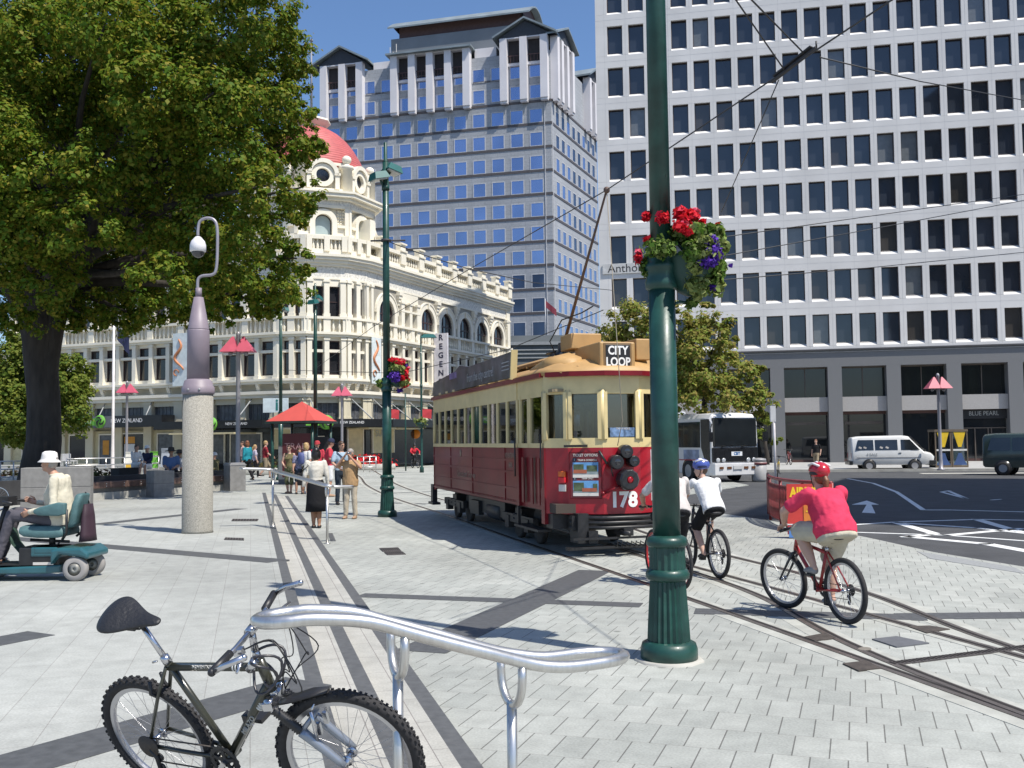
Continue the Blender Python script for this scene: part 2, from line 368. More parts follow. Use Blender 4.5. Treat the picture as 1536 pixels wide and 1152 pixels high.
# ---- white office block -----------------------------------------------------
UW=Vector((.97980,-.19996,0)).normalized()
M=frame((20.16,70.,0),UW)           # local: x along facade, y into the building, z up
wb=thing('white_office_building','tall white concrete office block with a grid of dark windows over grey granite columns','building',(20.16,70,0),math.atan2(UW.y,UW.x))
NX=27; X0=-13.93; PIT=1.562; WX0=-13.06; WW=1.12; FP=3.145; NF=10
XR=WX0+NX*PIT+.0; TOP=8.0+NF*FP+1.2
m=MB(); RD=.26
# floors: spandrels and mullion piers make the grid, windows sit back in it
for k in range(NF+1):
    z0=8.0 if k==0 else 8.4+FP*k-1.07; z1=8.4+FP*k if k<NF else TOP
    if k<NF: m.box(X0,XR,0,RD+.1,z0,z1-.17)
    else: m.box(X0,XR,0,RD,z0,z1)
for k in range(NF):
    z0=8.4+FP*k; z1=z0+FP-1.07
    xs=[X0]+sum([[WX0+PIT*i,WX0+PIT*i+WW] for i in range(NX)],[])+[XR]
    for i in range(0,len(xs),2):
        m.box(xs[i],xs[i+1],.003,RD+.1,z0-.16,z1)
    for i in range(NX):                                  # sloping sills that catch the sun
        x=WX0+PIT*i; m.add([(x,0,z0-.17),(x+WW,0,z0-.17),(x+WW,RD,z0+.08),(x,RD,z0+.08)],[(0,1,2,3)],False)
m.box(X0,XR,RD+.25,9,8.0,TOP-.4); m.box(X0+.01,X0+.5,RD-.01,9,8.0,TOP)
m.build('grid_facade',PRECAST,wb)
m=MB()
for k in range(NF+1):                                    # shallow panel joints as thin beads, the grooves' shadow put into their darker colour
    z=8.4+FP*k-.6
    m.box(X0,XR,-.004,.02,z,z+.02)
for i in range(0,NX+1):
    x=WX0+PIT*i-(PIT-WW)/2; m.box(x,x+.016,-.003,.02,8.1,TOP)
m.build('panel_joint',mk('joint_shadow',(.52,.515,.51),.9),wb)
fr=MB()
for k in range(NF):
    for i in range(NX):
        x=WX0+PIT*i; z0=8.4+FP*k; z1=z0+FP-1.07
        fr.box(x,x+.05,RD-.06,RD+.1,z0+.02,z1); fr.box(x+WW-.05,x+WW,RD-.06,RD+.1,z0+.02,z1); fr.box(x+.05,x+WW-.05,RD-.06,RD+.1,z1-.05,z1)
        fr.box(x+.05,x+WW-.05,RD-.06,RD+.1,z0,z0+.06)
fr.build('window_frame',WFRAME,wb)
WGL2=winmat('tinted_glass_brown',(.05,.045,.04),.0,.06)
BLIND=mk('window_blind',(.14,.15,.155),.12,spec=.9,var=.1)
rest=MB(); restb=MB(); n=0
order=sorted([(k,i) for k in range(NF) for i in range(NX)],key=lambda t:(abs(t[1]-9)>9,t[0],t[1]))
for k,i in order:
    x=WX0+PIT*i; z0=8.4+FP*k+.03; z1=8.4+FP*k+FP-1.1
    tilt=random.uniform(-.006,.006); tilt2=random.uniform(-.004,.004)
    P=[(x+.03,RD+.05+tilt,z0),(x+WW-.03,RD+.05-tilt,z0),(x+WW-.03,RD+.05-tilt+tilt2,z1),(x+.03,RD+.05+tilt+tilt2,z1)]
    bl=random.random()<.09
    if n<100 and not (k==0 and i<4):
        q=MB(); q.add(P,[(0,1,2,3)]); q.build('window',BLIND if bl else WGLASS if random.random()<.8 else WGL2,wb); n+=1
    else: (restb if bl else rest).add(P,[(0,1,2,3)])
rest.build('windows',WGLASS,wb,kind='stuff'); restb.build('shaded_windows',BLIND,wb,kind='stuff')
# granite base
m=MB(); CW=.94; CP=3.89; C0=-1.98-3.89*3
m.box(X0,XR,.05,1.1,6.79,7.995)
cols=[C0+CP*i for i in range(0,11)]
for x in cols: m.box(x,x+CW,.03,1.3,.1,6.79)
m.build('granite_frame',GRANITE,wb)
m=MB(); m.box(X0,XR,-.1,.06,7.93,8.02); m.build('soffit_strip',mk('dark_strip',(.07,.07,.075),.6),wb)
m=MB(); m2=MB(); m3=MB(); m4=MB(); m5=MB()
for j,x in enumerate(cols[:-1]):
    a=x+CW; b=x+CP
    q=MB(); q.box(a,b,.35,.9,3.66,4.67); q.build('spandrel_panel',GRAN2,wb)
    q=MB(); q.box(a,b,.95,1.0,4.67,6.79); q.build('upper_window',mk('dark_shop_glass',(.012,.014,.012),.05,spec=.8),wb)
    m2.box((a+b)/2-.03,(a+b)/2+.03,.88,.96,4.67,6.79); m2.box(a,b,.9,.96,6.7,6.79)
    if j==9: continue
    q=MB(); q.box(a,b,1.05,1.1,.1,3.55); q.build('shop_window',mk('shop_glass',(.014,.016,.018),.03,spec=.9),wb)
    m3.box(a,b,.9,1.06,3.45,3.66); m3.box(a,b,.98,1.06,.1,.3)
    if j in (3,4): m2.box(a+.2,b-.2,.99,1.045,2.75,2.95)
    if j==6:
        q=MB(); q.box(a,b,.7,.95,3.02,3.6); q.build('sign_board',mk('black_sign',(.015,.016,.018),.4),wb)
        text('sign_lettering','BLUE PEARL',tplane(((a+b)/2,.69,3.36),(1,0,0),(0,0,1)),.42,mk('silver_letter',(.36,.37,.36),.5),wb,sx=.86)
        m2.box(a,b,.95,1.04,2.35,2.42)
        for x2 in (a+.9,a+1.75,a+1.95): m2.box(x2,x2+.07,.95,1.04,.1,2.35)
m2.split('window_mullion',mk('brown_mullion',(.11,.09,.075),.5),wb); m3.build('shop_fascia',mk('maroon_fascia',(.085,.04,.035),.6),wb)
m=MB(); m.box(X0,XR,1.15,8.9,0.,7.95); m.build('inner_wall',mk('dark_interior',(.03,.03,.032),.8),wb)
q=MB(); q.box(X0+.25,X0+6.4,-.1,-.03,13.98,14.72); q.build('name_board',mk('board_grey',(.52,.52,.51),.8),wb)
text('name_lettering','Anthony      Co',tplane((X0+3.38,-.105,14.34),(1,0,0),(0,0,1)),.86,mk('black_letter',(.03,.03,.03),.6),wb,sx=1.)
# ---- blue-grey tower --------------------------------------------------------
TP=dp(830,400,140); TP.z=0
UF=Vector((-.967,.253,0)).normalized(); UR=Vector((.378,.926,0)).normalized()
tw=thing('office_tower','grey tiled tower with blue mirror windows and white gabled pillars at its top','building',TP)
TILE=pave_mat('grey_tiles',0,1.42,.57,(.375,.39,.41),(.355,.37,.39),(.26,.27,.28),.02,.1)
# brick texture in the wall's own plane
for l in list(TILE.node_tree.links):
    pass
_nt=TILE.node_tree
_mp=[x for x in _nt.nodes if x.type=='MAPPING'][0]
_tc=[x for x in _nt.nodes if x.type=='TEX_COORD'][0]; _sep=_nt.nodes.new('ShaderNodeSeparateXYZ'); _cmb=_nt.nodes.new('ShaderNodeCombineXYZ'); _ad=_nt.nodes.new('ShaderNodeMath'); _ad.operation='ADD'
_nt.links.new(_tc.outputs['Object'],_sep.inputs[0]); _nt.links.new(_sep.outputs['X'],_ad.inputs[0]); _nt.links.new(_sep.outputs['Y'],_ad.inputs[1])
_nt.links.new(_ad.outputs[0],_cmb.inputs['X']); _nt.links.new(_sep.outputs['Z'],_cmb.inputs['Y']); _nt.links.new(_cmb.outputs[0],_mp.inputs['Vector'])
BAND=mk('brown_band',(.085,.075,.075),.6,var=.15,scale=4); WHITEP=stucco('white_cladding',(.66,.64,.65),.06,.3)
TRIMW=mk('white_trim',(.50,.50,.51),.6); ROOFG=mk('grey_metal_roof',(.24,.28,.29),.5,metal=.3,var=.2,scale=.5); BROWNW=mk('brown_wall',(.10,.055,.05),.7)
def wp(u,s,z,o=0.):
    "point on a tower face: s along, o outwards"
    n=Vector((u.y,-u.x,0)); 
    if u is UF: n=-n
    v=u*s+n*o; return (v.x,v.y,z)
nF=Vector((-UF.y,UF.x,0)); nR=Vector((UR.y,-UR.x,0))
if nF.y>0: nF=-nF
if nR.x<0: nR=-nR
def fp(u,n,s,z,o=0.): v=u*s+n*o; return (v.x,v.y,z)
def slab(mb,u,n,s0,s1,z0,z1,o0,o1):
    mb.add([fp(u,n,s,z,o) for z in (z0,z1) for o in (o0,o1) for s in (s0,s1)],[(0,2,3,1),(4,5,7,6),(0,1,5,4),(2,6,7,3),(0,4,6,2),(1,3,7,5)],False)
LF=35.6; LR=21.6; ZT=57.6
m=MB(); c=[(0,0),tuple((UF*LF)[:2]),tuple((UF*LF+UR*LR)[:2]),tuple((UR*LR)[:2])]
m.prism(c,0,ZT); wl=m.build('wall',TILE,tw)
bands=[47.07-3.4*k for k in range(14)]+[50.35]
m=MB()
for z in bands:
    slab(m,UF,nF,-.06,LF,z-.18,z+.17,0,.06); slab(m,UR,nR,-.06,LR,z-.18,z+.17,.001,.06)
slab(m,UF,nF,7,11.6,53.8,54.05,0,.05); slab(m,UF,nF,24.2,28.3,53.8,54.05,0,.05); m.build('floor_band',BAND,tw)
tr=MB(); restw=MB(); restd=MB(); n=0
wins=[]
for k,zb in enumerate([50.6,53.7]+[b for b in bands[:-1]]):
    for i in range(12):
        s0=1.35+2.84*i
        wins.append((zb,s0,1.72,UF,nF,k,i))
for k,zb in enumerate([b for b in bands[:-1]]):
    for i in range(8): wins.append((zb,1.9+2.44*i,1.32,UR,nR,k+2,i))
for zb,s0,w,u,nn,k,i in wins:
    z0=zb+.25; z1=zb+2.1; s1=s0+w
    if s1>LF-.5 and u is UF: continue
    dark=(u is UF and k>=9 and random.random()<.7) or (u is UR and ((k in (2,3) and i in (0,1,3,4,6,7)) or (4<=k<8 and i in (3,4)) or (k==4 and i>5)))
    for a in ((s0-.12,s0,z0-.1,z1+.1),(s1,s1+.12,z0-.1,z1+.1),(s0,s1,z0-.1,z0),(s0,s1,z1,z1+.1)): slab(tr,u,nn,a[0],a[1],a[2],a[3],0,.05)
    mb=None
    P=[fp(u,nn,s,z,.012+random.uniform(-.002,.002)) for s,z in ((s0,z0),(s1,z0),(s1,z1),(s0,z1))]
    big=n<100 and 2<=k<11 and (u is UF and 0<=i<9 )
    if big: q=MB(); q.face(P); q.build('window',BLUED if dark else BLUEG,tw); n+=1
    else: (restd if dark else restw).face(P)
restw.build('windows',BLUEG,tw,kind='stuff'); restd.build('dark_windows',BLUED,tw,kind='stuff'); tr.build('window_trim',TRIMW,tw)
def pillar_group(u,n,ss,z0,z1,w=1.05,proj=1.1,back=True):
    for s in ss:
        q=MB(); slab(q,u,n,s-w/2,s+w/2,z0,z1,-.05,proj)
        slab(q,u,n,s-w/2,s+w/2,z0-.35,z0,.3,proj-.15); q.build('white_pillar',WHITEP,tw)
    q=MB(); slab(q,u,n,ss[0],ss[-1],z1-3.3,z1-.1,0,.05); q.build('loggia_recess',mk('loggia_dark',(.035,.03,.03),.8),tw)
    q=MB(); slab(q,u,n,ss[0],ss[-1],z1-3.9,z1-3.5,0,.35); slab(q,u,n,ss[0]-w/2,ss[-1]+w/2,z1-.12,z1+.05,-.05,proj-.2); q.build('loggia_beam',WHITEP,tw)
    q=MB()
    for k in range(int((ss[-1]-ss[0])/.5)): a=ss[0]+.5*k; slab(q,u,n,a,a+.06,z1-3.5,z1-2.5,.4,.46)
    slab(q,u,n,ss[0],ss[-1],z1-2.5,z1-2.4,.38,.48); q.build('railing',BROWNW,tw)
def gable(u,n,s0,s1,z,h,o0=-7.,o1=1.5):
    q=MB(); mid=(s0+s1)/2
    A=[fp(u,n,s,zz,o1) for s,zz in ((s0,z),(mid,z+h),(s1,z))]; B=[fp(u,n,s,zz,o0) for s,zz in ((s0,z),(mid,z+h),(s1,z))]
    C=[(p[0],p[1],p[2]+.28) for p in A]; D=[(p[0],p[1],p[2]+.28) for p in B]
    q.add(A+B+C+D,[(0,1,4,3),(1,2,5,4),(6,9,10,7),(7,10,11,8),(0,6,7,1),(1,7,8,2),(0,3,9,6),(2,8,11,5),(3,4,10,9),(4,5,11,10)],False); q.build('gable_roof',ROOFG,tw)
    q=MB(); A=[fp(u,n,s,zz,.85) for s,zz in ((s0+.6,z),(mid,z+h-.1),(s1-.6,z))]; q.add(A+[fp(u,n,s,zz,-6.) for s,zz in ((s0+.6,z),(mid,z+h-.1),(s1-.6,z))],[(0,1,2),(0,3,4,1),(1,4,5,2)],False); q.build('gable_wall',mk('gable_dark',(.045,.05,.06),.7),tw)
pillar_group(UF,nF,[.75,3.75,6.7],50.5,59.6); gable(UF,nF,-1.2,8.2,59.6,2.5)
pillar_group(UF,nF,[12.3,15.1,17.9,20.7,23.5],50.4,58.9)
pillar_group(UF,nF,[29.,31.8,34.8],50.3,58.6); gable(UF,nF,27.4,36.6,58.6,2.5)
pillar_group(UR,nR,[.55,2.4,4.8,7.2],50.5,59.6,w=.9); gable(UR,nR,-.9,8.8,59.6,2.3)
pillar_group(UR,nR,[15.6,18.2,20.8],50.4,58.6,w=.9); gable(UR,nR,14.2,22,58.6,2.2)
q=MB(); slab(q,UF,nF,11.4,24.6,58.95,59.2,-6,1.6); q.build('flat_roof',ROOFG,tw)
q=MB(); slab(q,UF,nF,8.2,11.5,56.9,59.3,-3,-.8); slab(q,UF,nF,24.6,27.4,56.9,59.,-3,-.8); q.split('setback_wall',WHITEP,tw)
# plant room with its vaulted roof
q=MB(); slab(q,UF,nF,5.5,25.5,57.6,63.3,-14,-3.2); q.build('plant_room',mk('plant_grey',(.17,.185,.20),.6,var=.1,scale=.4),tw)
q=MB(); slab(q,UF,nF,5.2,24.4,63.3,65.2,-13.4,-3.8); q.build('plant_upper_wall',BROWNW,tw)
q=MB(); arc=[(-14.6+12.2*(i/12.),64.9+2.6*math.sin(PI*i/12.)) for i in range(13)]
for s0,s1,k in ((3.6,25.8,0),):
    A=[fp(UF,nF,s0,z,o) for o,z in arc]+[fp(UF,nF,s0,z-.25,o) for o,z in arc[::-1]]; B=[fp(UF,nF,s1,z,o) for o,z in arc]+[fp(UF,nF,s1,z-.25,o) for o,z in arc[::-1]]
    q.loft([A,B],smooth=False)
q.build('vaulted_roof',ROOFG,tw)
q=MB(); A=[fp(UF,nF,4.6,z-.25,o) for o,z in arc]; q.face(A); A=[fp(UF,nF,24.8,z-.25,o) for o,z in arc]; q.face(A); q.build('vault_end',BROWNW,tw)
q=MB(); slab(q,UR,nR,.25,.4,0,50.3,.0,.12); slab(q,UF,nF,.9,1.0,0,50.3,.0,.1); q.build('drain_pipe',TRIMW,tw)
q=MB()
for s,h in ((25.2,2.6),(24.7,1.8),(24.2,3.)): q.tube([fp(UF,nF,s,57.5,-2),fp(UF,nF,s,58+h+1,-2)],.06,6)
q.build('antenna',mk('antenna_grey',(.3,.3,.3),.5),tw)
# ---- small grey stepped building between them -------------------------------
gP=dp(840,560,112); gP.z=0
gb=thing('grey_deco_building','low dark grey building with curved striped cornice showing beyond the tram roof','building',gP)
DG=mk('dark_grey_render',(.14,.155,.16),.7,var=.1,scale=.6); LS=mk('pale_stripe',(.34,.36,.36),.7)
def rr(o):    # rounded plan
    pts=[]
    for i in range(9):
        a=PI*1.5-PI/2*i/8; pts.append((-6.2+3*math.cos(a)-o*0+(-o if i>4 else 0),3+3*math.sin(a)-o))
    return pts+[(-6.2-3-o,16),(9,16),(9,-o)]
m=MB(); m.prism(rr(0),0,12.6); m.build('wall',DG,gb)
m=MB()
for k in range(3): m.prism(rr(.15),11.1+.45*k,11.22+.45*k)
m.build('cornice_stripe',LS,gb)
m=MB(); m.prism(rr(.3),12.6,12.95); m.build('parapet',mk('parapet_grey',(.28,.30,.31),.7),gb)
m=MB(); m.prism([(-9.4,2),(-9.4,15),(8,15),(8,2)],12.95,13.9); m.build('roof',DG,gb)
fpz=thing('roof_flagpole','thin white flagpole with a small dark red flag on the grey rounded building','flagpole',gP+Vector((-1.4,4,13.8)))
m=MB(); m.tube([(0,0,0),(0,0,4.6)],[.07,.04],6); m.build('pole',TRIMW,fpz)
m=MB(); m.add([(0.04+.25*i,.05*math.sin(i*1.3),4.4-.22*i-j*.8) for j in (0,1) for i in range(6)],[(i,i+1,7+i,6+i) for i in range(5)]); m.build('flag',mk('flag_red',(.20,.03,.05),.8),fpz)
bb=thing('black_billboard','small black signboard on posts beside the grey rounded building','sign',gP+Vector((4.4,-3,0)))
m=MB(); m.box(-1.7,1.7,0,.2,10.2,12.2); m.build('panel',mk('black_panel',(.02,.022,.025),.5),bb)
m=MB(); m.box(-1.3,-1.15,.2,.35,0,10.4); m.box(1.15,1.3,.2,.35,0,10.4); m.build('post',DG,bb)
# ------------------------------------------------------------------ heritage corner building
HA=Vector((-15.25,76,0)); nr=Vector((.917,-.399,0)).normalized(); ur=Vector((.399,.917,0)).normalized()
nl=Vector((-.370,-.929,0)).normalized(); ul=Vector((-.929,.370,0)).normalized()
hb=thing('corner_heritage_building','ornate white and cream corner building with arched windows, balustrades and a red domed turret','building',HA)
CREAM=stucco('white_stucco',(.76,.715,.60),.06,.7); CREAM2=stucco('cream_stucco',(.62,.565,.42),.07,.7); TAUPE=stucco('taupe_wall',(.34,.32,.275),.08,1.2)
FRIEZE=mk('carved_frieze',(.66,.64,.58),.9,var=.25,scale=7,bump=1.,bscale=9)
DWIN=mk('dark_sash_window',(.02,.02,.023),.05,spec=.8,var=.4,scale=.8); WTRIM=mk('maroon_sash',(.05,.026,.024),.5)
WSHADE=mk('pale_blind',(.36,.44,.44),.3,var=.1,scale=1,spec=.6)
BLACKS=mk('black_fascia',(.012,.013,.015),.3,var=.2); GLEAD=mk('leaded_glass',(.085,.09,.10),.25,var=.4,scale=3,spec=.6)
RB=5.3
class Wall:
    "a flat wall with its own frame: s along, o out, z up"
    def __init__(w,P,u,n): w.P=P; w.u=u; w.n=n
    def p(w,s,z,o=0.): v=w.P+w.u*s+w.n*o; return (v.x,v.y,z)
    def slab(w,mb,s0,s1,z0,z1,o0,o1):
        mb.add([w.p(s,z,o) for z in (z0,z1) for o in (o0,o1) for s in (s0,s1)],[(0,2,3,1),(4,5,7,6),(0,1,5,4),(2,6,7,3),(0,4,6,2),(1,3,7,5)],False)
    def pane(w,mb,s0,s1,z0,z1,o): mb.face([w.p(s,z,o) for s,z in ((s0,z0),(s1,z0),(s1,z1),(s0,z1))])
    def ring(w,mb,cs,cz,r0,r1,o0,o1,a0=0.,a1=PI,n=18):
        for i in range(n):
            a=a0+(a1-a0)*i/n; b=a0+(a1-a0)*(i+1)/n
            q=[(cs+r*math.cos(t),cz+r*math.sin(t),o) for t in (a,b) for r in (r0,r1) for o in (o0,o1)]
            mb.add([w.p(*t) for t in q],[(1,3,7,5),(0,1,5,4),(2,6,7,3),(0,4,6,2)] + ([(0,2,3,1)] if i==0 else []) + ([(4,5,7,6)] if i==n-1 else []),False)
    def disc(w,mb,cs,cz,r,o,a0=0.,a1=PI,n=16,down=0.):
        pts=[w.p(cs+r*math.cos(a0+(a1-a0)*i/n),cz+r*math.sin(a0+(a1-a0)*i/n),o) for i in range(n+1)]
        if down: pts=[w.p(cs+r,cz-down,o)]+pts+[w.p(cs-r,cz-down,o)]
        mb.face(pts)
# the corner is three facets between the wings
nl_a=math.atan2(nl.y,nl.x); nr_a=math.atan2(nr.y,nr.x); st=(nr_a-nl_a)/3
fac=[]
for i in range(3):
    a=nl_a+st*(i+.5); n=Vector((math.cos(a),math.sin(a),0)); u=Vector((-n.y,n.x,0)); hA=RB*math.tan(st/2); hB=RB*math.tan(st/4)
    fac.append((Wall(HA+n*RB,u,n),-hB if i==0 else -hA,hB if i==2 else hA))
hw=RB*math.tan(st/4)
WR=Wall(HA+nr*RB,ur,nr); WL=Wall(HA+nl*RB,-ul,nl)
LRt=25.4; LLf=25.
segs=[(WL,-LLf,hw)]+fac+[(WR,-hw,LRt)]
prim=MB(); white=MB(); cream2=MB(); taupe=MB(); frieze=MB()
def plan(off,ext=0.):
    "outline of the street front at an offset, plus the rear"
    pts=[]
    for w,a,b in segs:
        pass
    k=off/RB
    P=[WL.p(-LLf,0,off)]
    for i in range(4):
        a=nl_a+(st/4,st,2*st,3*st-st/4)[i]; rr_=(RB+off)/math.cos(st/4 if i in (0,3) else st/2); P.append((HA.x+rr_*math.cos(a),HA.y+rr_*math.sin(a),0))
    P.append(WR.p(LRt,0,off)); 
    return [(p[0],p[1]) for p in P]
BACK=[(WR.p(LRt,0,-14)[:2]),(HA+Vector((-6,26,0)))[:2],(WL.p(-LLf,0,-16)[:2])]
def course(mb,z0,z1,off): mb.prism(plan(off)+[tuple(p) for p in BACK],z0,z1)
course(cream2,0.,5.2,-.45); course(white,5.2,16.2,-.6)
# mouldings, as courses round the whole front
for z0,z1,o in ((5.15,5.4,.25),(5.4,5.62,.42),(6.15,6.33,.3),(6.33,6.5,.42),(9.45,9.62,.35),(9.62,9.8,.5),(10.72,10.9,.42),(14.55,14.75,.25),(14.75,14.98,.4),(14.98,15.18,.56),(15.18,15.36,.66),(15.36,15.75,.3),(16.45,16.72,.38),(13.6,13.72,.12)):
    course(white,z0,z1,o)
course(frieze,13.72,14.55,.06)
bal=MB()
def balusters(w,s0,s1,z0,z1,o,step=.34,r=.085):
    k=max(1,int((s1-s0)/step)); bal=MB()
    for i in range(k):
        s=s0+(i+.5)*(s1-s0)/k; c=w.p(s,0,o); h=z1-z0
        bal.lathe([(r*.7,0),(r*.8,h*.1),(r*1.3,h*.35),(r*.7,h*.65),(r*.6,h*.8),(r*.9,h)],7,(c[0],c[1],z0),cap=False)
    bal.build('balustrade',CREAM,hb,world=True)
def pier(w,s,wd,z0,z1,o0,o1,cap=True,mb=None):
    mb=mb or white; w.slab(mb,s-wd/2,s+wd/2,z0,z1,o0,o1)
    if cap: w.slab(mb,s-wd/2-.06,s+wd/2+.06,z1-.22,z1-.08,o0,o1+.06); w.slab(mb,s-wd/2-.05,s+wd/2+.05,z0,z0+.22,o0,o1+.05)
def win(w,s0,s1,z0,z1,o=-.2,mat=DWIN,bar=True):
    q=MB(); w.slab(q,s0,s1,z0,z1,-.7,o); f=q.build('window',mat,hb,world=True)
    q=MB()
    for a in ((s0,s0+.08,z0,z1),(s1-.08,s1,z0,z1),(s0+.08,s1-.08,z0,z0+.08),(s0+.08,s1-.08,z1-.08,z1)): w.slab(q,*a,o,o+.06)
    if bar: w.slab(q,s0+.08,s1-.08,(z0+z1)/2-.03,(z0+z1)/2+.03,o,o+.05)
    q.build('sash',WTRIM,f,world=False) if False else None
    if q.v:
        L=hb.location; q.v=[(a-L.x,b-L.y,c-L.z) for a,b,c in q.v]; q.build('sash',WTRIM,f)
def solid(w,s0,s1,z0,z1,mb=None,o0=-.62,o1=0.):
    w.slab(mb or white,s0,s1,z0,z1,o0,o1)
def floor1(w,a,b,n,wide=False):
    "first floor: paired pilasters with transom windows between, a to b split into n bays"
    bw=(b-a)/n
    solid(w,a,b,9.2,9.45); solid(w,a,b,6.5,6.75)
    for i in range(n+1):
        s=a+bw*i; pier(w,s,.34,6.5,9.45,-.6,.28)
    for i in range(n):
        s0=a+bw*i+.17; s1=a+bw*(i+1)-.17
        solid(w,s0,s0+.05,6.75,9.2,o1=-.1); solid(w,s1-.05,s1,6.75,9.2,o1=-.1)
        win(w,s0+.05,s1-.05,6.75,8.35,bar=False); win(w,s0+.05,s1-.05,8.55,9.2,bar=False); w.slab(white,s0,s1,8.35,8.55,-.6,.12)
    for i in range(n+1):                                  # scroll brackets below the sill
        s=a+bw*i
        for k in range(5): w.slab(white,s-.13,s+.13,5.62+.14*k,5.76+.14*k,0,.05+.07*k)
def balcony(w,a,b,n):
    "balustrade over the first floor"
    bw=(b-a)/n
    for i in range(n+1): pier(w,a+bw*i,.5,9.8,10.85,0,.36,cap=False)
    for i in range(n): balusters(w,a+bw*i+.25,a+bw*(i+1)-.25,9.8,10.72,.2)
    w.slab(white,a,b,9.8,10.72,-.6,-.05)
def top_rail(w,a,b,n,urns=True):
    bw=(b-a)/n
    for i in range(n+1):
        s=a+bw*i; pier(w,s,.75,15.75,16.75,-.1,.42,cap=False)
        if urns: w.slab(white,s-.48,s+.48,16.72,16.86,-.15,.5); w.slab(white,s-.36,s+.36,16.86,17.3,-.1,.38); w.slab(white,s-.46,s+.46,17.3,17.42,-.16,.48)
    for i in range(n): balusters(w,a+bw*i+.38,a+bw*(i+1)-.38,15.75,16.45,.12)
# right wing -----------------------------------------------------------------
arches=[2.1,8.55,12.05,15.65,19.05,22.65]
taupe_w=[(.3,3.95),(7.0,24.6)]
for a,b in taupe_w: pass
def arch_bay(w,c,half,z0,cz,r):
    "wall round an arched opening"
    seg=14
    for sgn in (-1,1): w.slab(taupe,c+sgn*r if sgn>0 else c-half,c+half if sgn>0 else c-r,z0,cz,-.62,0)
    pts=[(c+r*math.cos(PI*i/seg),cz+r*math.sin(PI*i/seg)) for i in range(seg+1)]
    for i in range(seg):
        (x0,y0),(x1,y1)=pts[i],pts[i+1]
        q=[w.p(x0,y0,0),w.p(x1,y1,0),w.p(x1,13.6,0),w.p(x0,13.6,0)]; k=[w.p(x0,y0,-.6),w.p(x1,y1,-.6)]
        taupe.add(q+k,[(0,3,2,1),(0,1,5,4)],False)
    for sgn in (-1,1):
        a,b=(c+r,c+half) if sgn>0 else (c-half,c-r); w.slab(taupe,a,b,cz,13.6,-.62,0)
    w.ring(white,c,cz,r,r+.42,-.05,.14); w.ring(white,c,cz,r+.42,r+.52,-.02,.2)
    for sgn in (-1,1): w.slab(white,c+sgn*(r+.21)-.21,c+sgn*(r+.21)+.21,z0,cz,-.05,.14)
    w.slab(white,c-.12,c+.12,cz+r-.02,cz+r+.5,.1,.26)
    for k in range(4): w.slab(white,c+half-.30+.05*k,c+half+.30-.05*k,13.55-.26*(k+1),13.55-.26*k,-.02,.34-.07*k)
    q=MB(); w.disc(q,c,cz,r,-.16,down=cz-z0); f=q.build('arched_window',DWIN,hb,world=True)
    q=MB(); w.ring(q,c,cz,r-.09,r,-.19,-.10)
    for d in (-.32,.32): w.slab(q,c+d-.035,c+d+.035,z0,cz+.75*r,-.18,-.11)
    w.slab(q,c-r,c+r,cz-.05,cz+.05,-.18,-.11); L=hb.location; q.v=[(x-L.x,y-L.y,z-L.z) for x,y,z in q.v]; q.build('sash',WTRIM,f)
edges=[7.0,10.3,13.85,17.35,20.85,24.6]
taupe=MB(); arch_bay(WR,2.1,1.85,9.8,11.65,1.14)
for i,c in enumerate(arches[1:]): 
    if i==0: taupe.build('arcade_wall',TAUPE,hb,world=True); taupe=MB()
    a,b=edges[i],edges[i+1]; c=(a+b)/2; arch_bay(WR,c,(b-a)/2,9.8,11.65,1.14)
WR.slab(white,24.6,25.4,9.8,14.55,-.6,.15); WR.slab(white,-hw,.3,9.8,13.6,-.6,.0)
for s in (24.8,):
    pier(WR,s,.6,9.8,13.6,0,.3)
# pilastered bay between the arches
WR.slab(white,3.95,7.0,12.75,13.6,-.6,.1); pier(WR,4.25,.5,9.8,12.9,-.6,.3); pier(WR,5.5,.42,9.8,12.9,-.6,.3); pier(WR,6.75,.5,9.8,12.9,-.6,.3)
WR.slab(white,3.95,7.,12.05,12.2,-.5,.32)
for a,b in ((4.5,5.29),(5.71,6.5)): win(WR,a,b,9.8,12.05,bar=True); win(WR,a,b,12.2,12.75,bar=False)
for s in (-.75,-.1): pier(WR,s-.2,.3,9.8,13.6,-.1,.3)
floor1(WR,-.4,24.9,16)
balcony(WR,.2,24.9,9); top_rail(WR,1.2,25.,8)
# the corner facets ------------------------------------------------------------
for i,(w,a,b) in enumerate(fac):
    floor1(w,a+.17,b-.17,2)
    mid_=(a+b)/2; pier(w,mid_,.38,10.9,13.6,-.6,.28); pier(w,a+.2,.4,10.9,13.6,-.6,.25); pier(w,b-.2,.4,10.9,13.6,-.6,.25)
    w.slab(white,a,b,13.1,13.6,-.6,.05); w.slab(white,a,b,9.8,10.9,-.6,-.02)
    for s0,s1 in ((a+.42,mid_-.2),(mid_+.2,b-.42)):
        win(w,s0,s1,10.9,13.1)
    balcony(w,a,b,2); 
    for s in (a+.12,mid_,b-.12): pier(w,s,.4,15.6,16.7,0,.42,cap=False)
    balusters(w,a+.3,mid_-.2,15.6,16.45,.18,.28); balusters(w,mid_+.2,b-.3,15.6,16.45,.18,.28)
    w.slab(white,a,b,15.5,16.4,-.4,-.02)
